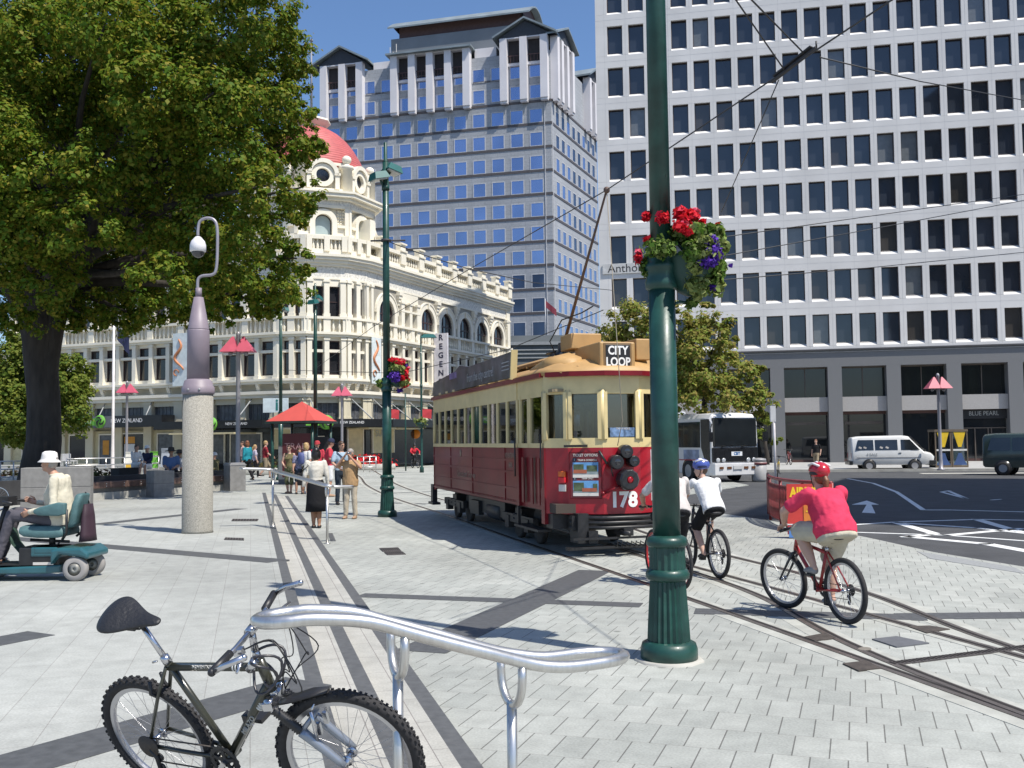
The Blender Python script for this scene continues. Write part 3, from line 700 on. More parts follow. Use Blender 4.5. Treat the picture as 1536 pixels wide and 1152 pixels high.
# left wing ------------------------------------------------------------
floor1(WL,-24.8,.6,16); balcony(WL,-24.8,.9,9); top_rail(WL,-24.6,0.,9,False)
for i in range(9):
    s=-24.6+2.8*i; pier(WL,s,.6,10.9,13.6,-.6,.2); WL.slab(white,s+.3,s+2.5,13.1,13.6,-.6,0.)
    win(WL,s+.3,s+1.25,10.9,13.1); win(WL,s+1.55,s+2.5,10.9,13.1); WL.slab(white,s+1.25,s+1.55,10.9,13.1,-.6,.1)
WL.slab(white,.6,hw,9.8,13.6,-.6,.02)
# ground floor: cream piers, leaded transoms, black canopy and dark shopfronts
lead=MB(); shopg=MB(); can=MB()
canU=MB()
for w,a,b,n in [(WR,-.4,25,9)]+[(f,x+.1,y-.1,1) for f,x,y in fac]+[(WL,-25,.4,9)]:
    bw=(b-a)/n
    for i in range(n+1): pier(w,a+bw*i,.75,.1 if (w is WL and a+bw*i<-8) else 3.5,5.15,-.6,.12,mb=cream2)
    for i in range(n):
        s0=a+bw*i+.37; s1=a+bw*(i+1)-.37
        q=MB(); w.slab(q,s0,s1,3.6,4.75,-.62,-.3); q.build('transom_window',GLEAD,hb,world=True)
        w.slab(cream2,s0,s1,4.75,5.15,-.6,-.05)
        for k in range(1,int((s1-s0)/.35)): w.slab(shopg,s0+.35*k-.02,s0+.35*k+.02,3.6,4.75,-.3,-.27)
shopg.build('leading',mk('lead_came',(.16,.16,.165),.5),hb,world=True)
# shopfronts: cream ones along the left wing, dark ones at the corner and right wing
for w,a,b,dark in [(WR,-hw,25,1)]+[(f,x,y,1) for f,x,y in fac]+[(WL,-8,hw,1),(WL,-25,-8,0)]:
    q=MB(); w.slab(q,a,b,.1,3.,-.5,-.1); q.build('shopfront',mk('dark_shopfront',(.022,.024,.026),.12,var=.6,scale=.9,spec=.7) if dark else mk('cream_shopfront',(.56,.49,.30),.7),hb,world=True)
PANEL=mk('cream_panel',(.56,.49,.30),.7)
for (w,s0,s1,z0,z1,mt) in ((fac[0][0],-1.0,.2,1.5,2.9,PANEL),(fac[2][0],-1.1,.3,.9,2.9,PANEL),(WR,.2,3.2,1.1,2.9,PANEL),(fac[1][0],-1.,-.2,.6,2.3,mk('orange_lit_window',(.4,.2,.05),.5)),(WL,-6,-4,.5,2.6,GLEAD),(WL,-3.4,-.8,.5,2.6,GLEAD),
    (WL,-23.5,-21.2,.9,2.7,DWIN),(WL,-20.8,-19.4,.2,2.8,mk('door_dark',(.03,.028,.025),.5)),(WL,-18.6,-16.4,.9,2.7,DWIN),(WL,-15.6,-14.4,.4,2.7,GLEAD),(WL,-13.6,-10.6,.2,2.75,DWIN),(WL,-10,-8.6,.3,2.7,GLEAD)):
    q=MB(); w.slab(q,s0,s1,z0,z1,-.12,-.04); f=q.build('shop_window',mt,hb,world=True)
    q=MB()
    for a in ((s0-.08,s0,z0,z1),(s1,s1+.08,z0,z1),(s0-.08,s1+.08,z1,z1+.1)): w.slab(q,*a,-.12,.02)
    L=hb.location; q.v=[(x-L.x,y-L.y,z-L.z) for x,y,z in q.v]; q.build('window_surround',CREAM,f)
POSTER=mk('white_poster',(.7,.68,.66),.7); ORP=mk('orange_poster',(.6,.27,.04),.7)
for s0,s1,z0,z1,mt in ((-13.2,-12.2,1.,2.,POSTER),(-13.2,-12.2,2.05,2.55,ORP),(-15.3,-14.7,1.2,2.3,ORP),(-11.9,-11.3,.3,1.3,mk('blue_poster',(.08,.12,.25),.6))):
    q=MB(); WL.slab(q,s0,s1,z0,z1,-.05,-.02); q.build('shop_poster',mt,hb,world=True)
# canopy: deep black fascia all round the corner and right wing, slate fascia on the left
pin=plan(-.3)
def canopy(idx,o,z0,z1,mat,nm,a=None):
    q=MB()
    for w,x,y in idx: w.slab(q,x,y,z0,z1,-.2,o)
    q.build(nm,mat,hb,world=True)
hwo=(RB+2.4)*math.tan(st/4); hwi=(RB+2.4)*math.tan(st/2)
canopy([(WR,-hwo,25)]+[(f,-hwi if j else -hwo,hwi if j<2 else hwo) for j,(f,_,_) in enumerate(fac)]+[(WL,-8.3,hwo)],2.4,3.0,3.55,BLACKS,'canopy')
canopy([(WL,-25,-13.)],1.5,3.25,4.1,mk('slate_fascia',(.12,.125,.135),.6),'canopy'); canopy([(WL,-13.,-8.35)],1.5,3.25,4.1,BLACKS,'canopy')
canopy([(WL,-6.8,-1.2)],2.55,2.62,2.72,PANEL,'awning_blade'); canopy([(fac[2][0],-1.2,1.5),(WR,0,4)],2.2,2.86,2.96,PANEL,'awning_blade')
q=MB()
for w,s in ((WL,-6),(WL,-1.5),(fac[0][0],0),(fac[1][0],-1.2),(fac[2][0],-1),(fac[2][0],1.2),(WR,2),(WR,5.2),(WR,8.4),(WR,11.5),(WL,-10.5),(WL,-15)):
    q.tube([w.p(s,5.1,.1),w.p(s+.2,3.5,2.2 if w is not WL or s>-8 else 1.3)],.045,6)
q.split('canopy_stay',mk('stay_grey',(.30,.31,.31),.5),hb,True)
LG=mk('lime_green',(.12,.36,.04),.6); WL_T=mk('white_letter',(.75,.75,.75),.6)
def sgn(w,s,z,o,body,size,mt,nm='sign_lettering',sx=1.):
    n=w.n; r=w.u; text(nm,body,tplane(Vector(w.p(s,z,o+.01)),r,(0,0,1)),size,mt,hb,world=True,sx=sx)
def swirl(w,s,z,o,r):
    q=MB(); 
    q.tube([w.p(s,z,o-.02),w.p(s,z,o+.06)],r,20); f=q.build('sign_roundel',LG,hb,world=True)
    q=MB()
    for k in range(3):
        a0=2*PI*k/3; pts=[w.p(s+r*(.15+.7*t)*math.cos(a0+t*2.4),z+r*(.15+.7*t)*math.sin(a0+t*2.4),o+.07) for t in [j/7 for j in range(8)]]
        q.tube(pts,[.05*r*4*(.4+math.sin(PI*j/7)) *.5 for j in range(8)],6)
    L=hb.location; q.v=[(x-L.x,y-L.y,zz-L.z) for x,y,zz in q.v]; q.build('roundel_swirl',BLACKS,f)
sgn(WL,-11.6,3.72,1.5,'NEW ZEALAND',.42,WL_T); swirl(WL,-14.1,3.7,1.5,.5); q=MB(); WL.slab(q,-16.4,-14.2,3.42,3.95,1.45,1.53); q.build('sign_panel',LG,hb,world=True); sgn(WL,-15.5,3.7,1.53,'SIMPLY',.4,WL_T)
sgn(WL,-20.4,3.72,1.5,'pathway',.62,mk('sky_letter',(.45,.52,.62),.6),sx=1.1); q=MB(); q.tube([WL.p(-22.2,3.66,1.48),WL.p(-22.2,3.66,1.55)],.5,20); q.build('sign_disc',mk('blue_disc',(.12,.22,.38),.5),hb,world=True); sgn(WL,-22.2,3.66,1.56,'p',.7,WL_T)
swirl(WL,-3.2,3.32,2.4,.5); sgn(WL,-1.1,3.3,2.4,'NEW ZEALAND',.26,WL_T); q=MB(); WL.slab(q,-4.6,-3.2,3.1,3.5,2.35,2.42); q.build('sign_panel',LG,hb,world=True); sgn(WL,-4.05,3.3,2.43,'SIMPLY',.27,WL_T)
swirl(fac[1][0],-.5,3.32,2.4,.5); q=MB(); fac[1][0].slab(q,-1.9,-.5,3.1,3.5,2.35,2.42); q.build('sign_panel',LG,hb,world=True); sgn(fac[1][0],-1.3,3.3,2.43,'SIMPLY',.27,WL_T); sgn(fac[1][0],1.3,3.3,2.4,'NEW ZEALAND',.24,WL_T)
sgn(WR,1.6,2.55,-.0,'SUSHI',.72,mk('grey_letter',(.34,.35,.35),.6),sx=1.2)
# turret drum, attic and dome
drum=MB(); DR=4.45
def octo(off,z0,z1,mb,r=DR):
    pts=[]
    for i in range(8):
        a=nl_a+st*1.5+(PI/4)*(i-.5); rr_=(r+off)/math.cos(PI/8); pts.append((HA.x+rr_*math.cos(a),HA.y+rr_*math.sin(a)))
    mb.prism(pts,z0,z1)
octo(-.35,15.5,19.2,white); 
for z0,z1,o in ((16.9,17.0,.1),(19.0,19.2,.1),(19.55,19.75,.35),(19.75,20.,.65),(20.,20.15,.75)): octo(o,z0,z1,white)
octo(.05,19.2,19.55,frieze); octo(-.5,20.15,22.35,white); octo(-.35,20.15,20.45,white); octo(-.4,22.3,22.5,white)
for i in range(8):
    a=nl_a+st*1.5+(PI/4)*i; n=Vector((math.cos(a),math.sin(a),0)); u=Vector((-n.y,n.x,0)); w=Wall(HA+n*DR,u,n); h_=DR*math.tan(PI/8)
    if n.y>.75: continue
    DIAM=MB()
    w.slab(white,-h_,-h_+.28,15.5,19.2,-.4,.1); w.slab(white,h_-.28,h_,15.5,19.2,-.4,.1)
    w.slab(white,-h_,-.72,16.,17.6,-.4,-.05); w.slab(white,.72,h_,16.,17.6,-.4,-.05)
    w.ring(white,0,17.9,.62,1.0,-.35,.12); 
    for sg in (-1,1):
        if sg>0: DIAM.build('diamond_panel',CREAM,hb,world=True); DIAM=MB()
        w.slab(white,sg*.81-.19,sg*.81+.19,16.6,17.9,-.35,.12); w.slab(white,*(sorted((sg*1.0,sg*(h_-.28)))),17.55,17.75,-.3,.14)
        for r_ in range(5):
            for c_ in range(3):
                s=sg*(1.12+.2*c_)+.0; z=17.9+.24*r_
                if math.hypot(s,z-17.9)<1.12: continue
                p=w.p(s,z,-.28); DIAM.add([w.p(s-.1,z-.12,-.3),w.p(s+.1,z-.12,-.3),w.p(s+.1,z+.12,-.3),w.p(s-.1,z+.12,-.3),w.p(s,z,-.14)],[(0,1,4),(1,2,4),(2,3,4),(3,0,4)],False)
    DIAM.build('diamond_panel',CREAM,hb,world=True)
    q=MB(); w.disc(q,0,17.9,.62,-.3,down=1.7); q.build('turret_window',WSHADE,hb,world=True)
    q=MB(); w.ring(q,0,17.9,.56,.63,-.33,-.2); w.slab(q,.56,.63,16.2,17.9,-.33,-.2); w.slab(q,-.63,-.56,16.2,17.9,-.33,-.2); q.build('turret_sash',WTRIM,hb,world=True)
    # attic: round window under a little arched pediment, pilasters, corner piers with ball finials
    o=-.45; w.ring(white,0,21.45,.5,.85,o,o+.35,0,2*PI,24); w.ring(white,0,21.5,.85,1.15,o,o+.5,0,PI,18)
    q=MB(); w.disc(q,0,21.45,.5,o+.1,0,2*PI,20); q.build('round_window',DWIN,hb,world=True)
    for sg in (-1,1): w.slab(white,sg*1.05-.16,sg*1.05+.16,20.45,21.6,o,o+.42); w.slab(white,sg*1.05-.22,sg*1.05+.22,21.45,21.62,o,o+.5)
    w.slab(white,-h_,h_,20.15,20.5,o,o+.3)
    e=w.p(h_-.05,0,-.35); white.lathe([(.42,0),(.42,1.7),(.55,1.75),(.55,1.95),(.3,2.0),(.2,2.15)],8,(e[0],e[1],20.3)); white.sph((e[0],e[1],22.75),(.36,.36,.33),12,8)
prof=[(4.15,22.2),(4.05,22.7),(3.75,23.5),(3.3,24.25),(2.75,24.95),(2.15,25.5),(1.5,25.9),(1.2,26.05)]
q=MB(); q.lathe(prof,32,(HA.x,HA.y,0)); RED=mk('red_dome_tiles',(.44,.10,.095),.55,var=.12,scale=2.2,bump=.05)
nt=RED.node_tree; # tile courses as fine relief
wv=nt.nodes.new('ShaderNodeTexWave'); wv.bands_direction='Z'; wv.inputs['Scale'].default_value=1.6; wv.inputs['Distortion'].default_value=.3; tcx=[x for x in nt.nodes if x.type=='TEX_COORD'][0]; nt.links.new(tcx.outputs['Object'],wv.inputs['Vector'])
bpn=[x for x in nt.nodes if x.type=='BUMP'][0]; nt.links.new(wv.outputs['Fac'],bpn.inputs['Height']); bpn.inputs['Strength'].default_value=.6; bpn.inputs['Distance'].default_value=.05
q.build('dome',RED,hb,world=True)
q=MB(); q.lathe([(1.0,25.9),(1.05,26.2),(1.35,26.45),(1.5,26.6),(1.45,26.75),(.3,26.85)],8,(HA.x,HA.y,0),False); q.build('dome_cap',CREAM,hb,world=True)
white.build('stucco_front',CREAM,hb,world=True); cream2.build('ground_floor_wall',CREAM2,hb,world=True); taupe.build('arcade_wall',TAUPE,hb,world=True); frieze.build('frieze',FRIEZE,hb,world=True)
fl=thing('dome_flagpole','tall thin grey flagpole standing on top of the red dome','flagpole',HA+Vector((0,0,26.8)))
q=MB(); q.tube([(0,0,0),(0,0,6.2)],[.1,.06],8); q.build('pole',mk('pole_grey',(.22,.22,.24),.5),fl); q=MB(); q.sph((0,0,6.3),.14); q.build('finial',mk('pole_grey',(0,0,0)),fl)
# gable-like scroll beside the turret
q=MB(); WR.slab(q,.2,.9,16.8,18.6,-2.2,-.2); q.prism([(HA.x+4.1,16.5),(HA.x+6.3,16.5),(HA.x+4.9,18.),(HA.x+4.4,19.6)],HA.y+.2,HA.y+1.2,'y'); q.build('roof_scroll',CREAM,hb,world=True)
# hanging signs on the heritage building are parts of it
SG=mk('sign_white',(.66,.64,.68),.5)
P0=Vector(WR.p(9.3,0,0)); q=MB(); WR.slab(q,9.2,9.36,5.4,10.8,.35,1.6); q.build('vertical_sign',SG,hb,world=True)
for i,ch in enumerate('REGENT'):
    text('sign_letter',ch,tplane(Vector(WR.p(9.19,10.42-.73*i,.98)),nr,(0,0,1)),.66,mk('navy_letter',(.03,.03,.07),.6),hb,world=True,bold=.02)
q=MB(); WR.slab(q,9.22,9.34,5.2,5.3,-.1,.4); WR.slab(q,9.22,9.34,9.6,9.7,-.1,.4); q.build('sign_bracket',BLACKS,hb,world=True)
# banners with a seahorse-like scroll on the piers, hung square to the walls
BAN=mk('banner_pale',(.62,.68,.68),.7); SCR=mk('scroll_orange',(.5,.20,.09),.6)
for w,s,z0,z1 in ((WL,-8.15,6.2,10.1),(WR,-.9,6.2,9.6)):
    q=MB(); w.slab(q,s,s+1.3,z0,z1,.55,.6); f=q.build('banner',BAN,hb,world=True)
    q=MB(); zc=(z0+z1)/2+.4; pts=[w.p(s+.55+.3*math.sin(t*2.6)*(.6+.3*t),zc+1.1-t*.75,.64) for t in [j/5 for j in range(16)]]; q.tube(pts,[.05+.06*math.sin(PI*j/15) for j in range(16)],6)
    pts=[w.p(s+.35+.22*math.cos(t),zc-1.35+.22*math.sin(t),.64) for t in [j*.6 for j in range(9)]]; q.tube(pts,.05,6)
    L=hb.location; q.v=[(x-L.x,y-L.y,z-L.z) for x,y,z in q.v]; q.build('banner_scroll',SCR,f)
w=fac[0][0]; q=MB(); w.slab(q,-1.2,.6,4.05,5.05,1.5,1.6); q.build('information_sign',mk('pale_blue_sign',(.6,.68,.70),.5),hb,world=True)
text('information_letter','i',tplane(Vector(w.p(-.2,4.55,1.61)),w.u,(0,0,1)),1.1,mk('teal_letter',(.02,.16,.15),.6),hb,world=True,bold=.03)
# ---- pale buildings at the far left --------------------------------------
lb=thing('far_shop_block','pale two storey shop block partly hidden by trees at the far left','building',dp(-10,660,86)*Vector((1,1,0)) if False else Vector((dp(20,660,84).x,84,0)))
m=MB(); m.box(-24,3.2,0,12,0,9.5); m.build('wall',CREAM,lb)
m=MB(); m.box(-24,3.3,-.3,.02,4.2,4.8); m.box(-24,3.4,-.4,12.2,9.5,9.9); m.build('cornice',CREAM2,lb)
for i in range(10):
    x=-23.2+2.6*i; q=MB(); q.box(x,x+1.4,-.02,.05,5.6,8.); q.build('window',DWIN,lb); q=MB(); q.box(x-.2,x+1.9,-.03,.05,.4,3.4); q.build('shop_window',DWIN,lb)
# ------------------------------------------------------------------ leaves
def leafmat(n,cols,trans=.42,rough=.6):
    m=bpy.data.materials.new(n); m.use_nodes=True; N=m.node_tree.nodes; L=m.node_tree.links; b=N['Principled BSDF']; b.inputs['Roughness'].default_value=rough; b.inputs['Specular IOR Level'].default_value=.18
    g=N.new('ShaderNodeNewGeometry'); r=N.new('ShaderNodeValToRGB'); L.new(g.outputs['Random Per Island'],r.inputs[0])
    e=r.color_ramp.elements; e[0].position=0; e[0].color=(*cols[0],1); e[1].position=1; e[1].color=(*cols[-1],1)
    for i,c in enumerate(cols[1:-1]): q=e.new((i+1)/(len(cols)-1)); q.color=(*c,1)
    L.new(r.outputs[0],b.inputs['Base Color']); t=N.new('ShaderNodeBsdfTranslucent'); L.new(r.outputs[0],t.inputs['Color'])
    mx=N.new('ShaderNodeMixShader'); mx.inputs[0].default_value=trans; L.new(b.outputs[0],mx.inputs[1]); L.new(t.outputs[0],mx.inputs[2]); L.new(mx.outputs[0],N['Material Output'].inputs['Surface'])
    MATS[n]=m; return m
def leaves(name,P,Nr,size,mat,parent,aspect=1.25):
    "many small folded leaf blades in one mesh"
    P=np.asarray(P,float); Nr=np.asarray(Nr,float); n=len(P)
    Nr/=np.linalg.norm(Nr,axis=1,keepdims=True)+1e-9
    a=rng.normal(size=(n,3)); a-=Nr*(a*Nr).sum(1,keepdims=True); a/=np.linalg.norm(a,axis=1,keepdims=True)+1e-9
    b=np.cross(Nr,a); s=(size*rng.uniform(.6,1.35,size=(n,1)))
    V=np.stack([P-a*s*aspect*.5,P+b*s*.42+Nr*s*.12,P+a*s*aspect*.5-Nr*s*.1,P-b*s*.42+Nr*s*.12],1).reshape(-1,3)
    me=bpy.data.meshes.new(name); me.vertices.add(4*n); me.vertices.foreach_set('co',V.ravel()); me.loops.add(4*n); me.loops.foreach_set('vertex_index',np.arange(4*n)); me.polygons.add(n)
    me.polygons.foreach_set('loop_start',np.arange(0,4*n,4)); me.polygons.foreach_set('loop_total',np.full(n,4)); me.update(); me.validate(); me.materials.append(mat)
    o=bpy.data.objects.new(name,me); COL.objects.link(o); o.parent=parent; return o
def blob(c,r,n,shell=.55,up=.25):
    "points and normals in an ellipsoid, denser towards its skin"
    d=rng.normal(size=(n,3)); d/=np.linalg.norm(d,axis=1,keepdims=True)
    k=(shell+(1-shell)*rng.random((n,1)))*(1+.16*rng.normal(size=(n,1)))
    r=np.asarray(r,float); p=np.asarray(c)+d*k*r
    nn=d+rng.normal(size=(n,3))*.55+np.array([0,0,up]); return p,nn
# ------------------------------------------------------------------ green lamp posts
GREEN=mk('bottle_green_paint',(.012,.054,.043),.4,var=.28,scale=7,spec=.45,coat=.1,bump=.06,bscale=30)
STEEL=mk('brushed_steel',(.62,.61,.59),.36,metal=.9,var=.08,scale=60,stretch=(1,1,.05))
GREYP=mk('grey_paint',(.27,.27,.28),.45,var=.1,scale=6)
LENS=mk('lamp_lens',(.55,.56,.54),.2,var=.05)
def post(label,base,H=9.4,yaw=.4,group='green lamp posts on the square',s=1.,heads=True,detail=True):
    t=thing('lamp_post',label,'lamp post',base,yaw,group)
    q=MB(); n=20 if detail else 12
    q.lathe([(.245,0),(.245,.1),(.23,.15),(.19,.17)],28,cap=True); q.build('base_flange',GREEN,t)
    q=MB(); k=22; vs=[];                                     # fluted, tapering pedestal
    prof=[(.185,.16),(.178,.3),(.165,.5),(.155,.66),(.15,.7)]
    for r,z in prof:
        for j in range(k*2): a=PI*j/k; rr_=r*(1.0 if j%2 else .90); vs.append((rr_*math.cos(a),rr_*math.sin(a),z))
    q.add(vs,[(i*2*k+j,i*2*k+(j+1)%(2*k),(i+1)*2*k+(j+1)%(2*k),(i+1)*2*k+j) for i in range(len(prof)-1) for j in range(2*k)],False); q.build('fluted_base',GREEN,t)
    q=MB(); q.lathe([(.15,.68),(.185,.7),(.19,.74),(.175,.77),(.16,.78)],28); q.lathe([(.16,.97),(.175,.985),(.18,1.02),(.165,1.05),(.12,1.07)],28); q.split('collar',GREEN,t)
    q=MB(); k=18; vs=[]
    for r,z in ((.158,.77),(.152,.98)):
        for j in range(k*2): a=PI*j/k; rr_=r*(1.0 if j%2 else .92); vs.append((rr_*math.cos(a),rr_*math.sin(a),z))
    q.add(vs,[(j,(j+1)%(2*k),2*k+(j+1)%(2*k),2*k+j) for j in range(2*k)],False); q.build('fluted_band',GREEN,t)
    z1=3.25
    q=MB(); q.lathe([(.12,1.06),(.119,2.),(.117,z1)],24); q.build('shaft',GREEN,t)
    q=MB(); q.lathe([(.118,z1-.05),(.14,z1-.03),(.145,z1+.02),(.135,z1+.05),(.137,z1+.12),(.15,z1+.14),(.15,z1+.17),(.132,z1+.19),(.125,z1+.27),(.128,z1+.29),(.1,z1+.31)],24); q.build('capital',GREEN,t)
    q=MB(); q.lathe([(.092,z1+.29),(.085,H*.7),(.078,H)],20); q.build('upper_shaft',GREEN,t)
    if heads:
        q=MB(); q.lathe([(.1,H-.75),(.1,H-.62)],16); q.lathe([(.085,H),(.05,H+.02),(.045,H+.5),(.02,H+.52)],10); q.build('finial',GREEN,t)
        for sg in (-1,1):
            q=MB(); q.M=Matrix.Translation((sg*.2,0,H-.18 if sg>0 else H-.42))@Euler((0,R(14)*sg,0)).to_matrix().to_4x4()
            A=[(-.16,-.16,.11),(.16,-.16,.11),(.16,.16,.11),(-.16,.16,.11)]; B=[(-.22,-.22,-.07),(.22,-.22,-.07),(.22,.22,-.07),(-.22,.22,-.07)]
            q.loft([B,A],smooth=False); h=q.build('lamp_head',mk('teal_paint',(.018,.12,.115),.4,var=.1),t)
            q=MB(); q.M=Matrix.Translation((sg*.2,0,H-.18 if sg>0 else H-.42))@Euler((0,R(14)*sg,0)).to_matrix().to_4x4(); q.box(-.18,.18,-.18,.18,-.10,-.069); q.build('lens',LENS,h)
            q=MB(); q.tube([(0,0,H-.5 if sg>0 else H-.7),(sg*.1,0,H-.3 if sg>0 else H-.6),(sg*.16,0,H-.22 if sg>0 else H-.46)],.035,8); q.build('arm',GREEN,t)
    return t
PB=gp(1004,990); post('big dark green fluted post in the foreground holding a flower basket, tallest in the photo',PB,9.2,R(-38))
q=MB(); q.lathe([(.3,-.1),(.3,.012),(.27,.02)],9); q.M=None; o=q.build('post_footing',CONC); o.location=PB; tag(o,'rough ring of mortar round the foot of the big green post','footing')
P2=gp(581,775); post('green lamp post with twin lamp heads standing left of the tram',P2,9.2,R(35))
P3=dp(473,600,48)*Vector((1,1,0)); post('green lamp post with a small square head behind the red kiosk roof',P3,9.1,R(70))
P4=dp(421,600,52)*Vector((1,1,0)); post('green lamp post left of the kiosk, its head lost in the tree',P4,9.1,R(30))
P5=dp(632,600,62)*Vector((1,1,0))
# ---- hanging baskets
LEAFB=leafmat('basket_leaf',[(.06,.14,.02),(.12,.22,.03),(.24,.32,.08),(.05,.11,.02),(.33,.36,.14)],.35)
VARIE=leafmat('pale_leaf',[(.33,.36,.12),(.22,.27,.08),(.14,.2,.05)],.3)
REDF=leafmat('red_petal',[(.55,.012,.02),(.70,.03,.04),(.62,.02,.06)],.25); PINKF=leafmat('pink_petal',[(.65,.05,.12),(.75,.25,.28)],.25); PURF=leafmat('purple_petal',[(.08,.03,.32),(.15,.06,.45),(.05,.02,.22)],.25)
def basket(label,loc,side,px,s=1.,full=True):
    t=thing('flower_basket',label,'flower basket',loc,0,'flower baskets hung on the green posts')
    q=MB(); c=side
    q.lathe([(.05,-.33),(.13,-.29),(.2,-.17),(.23,0),(.235,.02)],18,c); q.build('basket_bowl',mk('basket_green',(.012,.05,.038),.5),t)
    q=MB(); q.tube([(0,0,.1),(c[0]*.55,c[1]*.55,.12),tuple(c)],.018,6); q.tube([(0,0,-.45),(c[0]*.6,c[1]*.6,-.4),(c[0],c[1],c[2]-.4)],.015,6); q.split('bracket',GREEN,t)
    def grp(nm,items,size,mat):
        A=[blob(Vector(cc)*1.,rr_,int(n*(3.6 if 'leaves' in nm else 1.5)),.2,.3) for cc,rr_,n in items]; leaves(nm,np.concatenate([a[0] for a in A]),np.concatenate([a[1] for a in A]),size,mat,t)
    grp('leaves',px['leaf'],.046*s,LEAFB); grp('pale_leaves',px['pale'],.055*s,VARIE); grp('red_flowers',px['red'],.05*s,REDF); grp('purple_flowers',px['pur'],.034*s,PURF)
    if 'pink' in px: grp('pink_flowers',px['pink'],.045*s,PINKF)
    return t
zb=dp(1030,385,PB.y).z
def rel(px,py,dy=0.): p=dp(px,py,PB.y+dy); return (p.x-PB.x,p.y-PB.y,p.z-zb)
basket('lush basket of red geraniums and trailing purple lobelia on the big foreground post',(PB.x,PB.y,zb),(rel(1037,380)[0],.0,-.02),{
 'leaf':[(rel(1042,378,-.22),(.1,.05,.1),220),(rel(1035,350),(.2,.2,.09),420),(rel(1066,385,-.1),(.11,.13,.2),420),(rel(1070,350),(.1,.12,.08),200),(rel(985,372,-.2),(.13,.06,.09),110),(rel(983,400,.1),(.12,.12,.12),110),(rel(1055,420,-.05),(.15,.13,.12),380),(rel(1075,400),(.08,.1,.12),160),(rel(1000,372,-.2),(.08,.06,.07),90),(rel(972,400),(.06,.06,.1),90),(rel(1045,445),(.03,.03,.07),40),(rel(1035,455),(.04,.04,.05),25)],
 'pale':[(rel(1058,362,-.22),(.08,.06,.05),70),(rel(1062,380,-.24),(.07,.05,.05),60),(rel(1045,425,-.15),(.1,.06,.09),110),(rel(1047,440,-.1),(.05,.05,.07),40),(rel(1083,370,-.1),(.06,.06,.06),60),(rel(1073,425,-.05),(.08,.06,.1),80),(rel(1040,400,-.2),(.06,.05,.07),50)],
 'red':[(rel(1021,318,-.1),(.065,.06,.05),90),(rel(1025,330,-.15),(.075,.06,.05),90),(rel(994,327,-.2),(.055,.05,.055),80),(rel(970,324),(.04,.04,.04),45),(rel(1040,325,-.1),(.06,.06,.045),70),(rel(1020,341,-.22),(.055,.05,.05),60),(rel(1053,333),(.03,.03,.03),30),(rel(973,361),(.04,.04,.04),50),(rel(957,388),(.03,.03,.05),40),(rel(1077,338),(.02,.02,.02),15),(rel(1030,346,-.22),(.04,.04,.04),40)],
 'pink':[(rel(1043,318),(.04,.04,.03),40),(rel(958,378),(.025,.025,.03),25),(rel(1028,336,-.2),(.03,.03,.03),20)],
 'pur':[(rel(1070,378,-.24),(.075,.06,.09),260),(rel(1066,392,-.24),(.07,.06,.06),170),(rel(1068,360,-.22),(.05,.05,.05),90),(rel(1050,392,-.2),(.05,.05,.05),70),(rel(1068,430,-.1),(.06,.05,.03),50),(rel(1095,398),(.015,.015,.015),8)]})
zb2=dp(595,562,P2.y).z
def rel2(px,py,dy=0.): p=dp(px,py,P2.y+dy); return (p.x-P2.x,p.y-P2.y,p.z-zb2)
basket('red and purple flower basket on the twin-headed post beside the tram',(P2.x,P2.y,zb2),(rel2(597,562)[0],-.05,0),{
 'leaf':[(rel2(597,552),(.24,.24,.2),500),(rel2(600,572),(.22,.2,.14),260),(rel2(604,562),(.14,.2,.2),200),(rel2(572,575),(.14,.1,.12),120)],'pale':[(rel2(598,553,-.25),(.14,.08,.1),50),(rel2(606,575,-.2),(.1,.1,.08),40)],
 'red':[(rel2(592,540,-.1),(.13,.12,.07),110),(rel2(600,545,-.15),(.12,.1,.07),90),(rel2(603,567,-.25),(.08,.08,.08),70),(rel2(609,560,-.1),(.06,.08,.14),90),(rel2(607,578,-.15),(.08,.08,.06),60),(rel2(612,570),(.04,.05,.06),30)],
 'pink':[(rel2(604,540),(.08,.08,.05),40),(rel2(611,553),(.05,.05,.05),30)],'pur':[(rel2(592,564,-.3),(.15,.1,.12),260),(rel2(596,570,-.28),(.1,.1,.06),90),(rel2(609,548,-.1),(.05,.05,.05),40),(rel2(600,586,-.1),(.1,.08,.05),60)]},s=1.7)
# slim green street lamps further off
def slim(label,base,H,arm=1.4,yaw=0.):
    t=thing('street_lamp',label,'street lamp',base,yaw)
    q=MB(); q.lathe([(.14,0),(.13,.3),(.07,.4),(.065,H*.6),(.05,H)],10); q.lathe([(.09,H*.62),(.09,H*.64)],10); q.build('pole',GREEN,t)
    q=MB(); q.tube([(0,0,H-.05),(arm*.5,0,H+.05),(arm,0,H)],.035,6); q.build('arm',GREEN,t)
    q=MB(); q.loft([[(arm-.3,-.2,H-.16),(arm+.7,-.2,H-.16),(arm+.7,.2,H-.16),(arm-.3,.2,H-.16)],[(arm-.1,-.12,H+.06),(arm+.5,-.12,H+.06),(arm+.5,.12,H+.06),(arm-.1,.12,H+.06)]],smooth=False); q.build('lamp_head',mk('teal_paint',(0,0,0)),t); return t
slim('slim green street lamp with a flat arm head in front of the arcade',P5,dp(627,503,62).z,.3)
p=dp(608,600,66)*Vector((1,1,0)); t=thing('thin_sign_pole','thin dark green pole with two small red flags below its arm','pole',p)
H=dp(608,590,66).z; q=MB(); q.tube([(0,0,0),(0,0,H)],.05,8); q.build('pole',GREEN,t); q=MB(); q.tube([(-1.,0,H-.9),(1.6,0,H-.9)],.03,6); q.build('arm',GREEN,t)
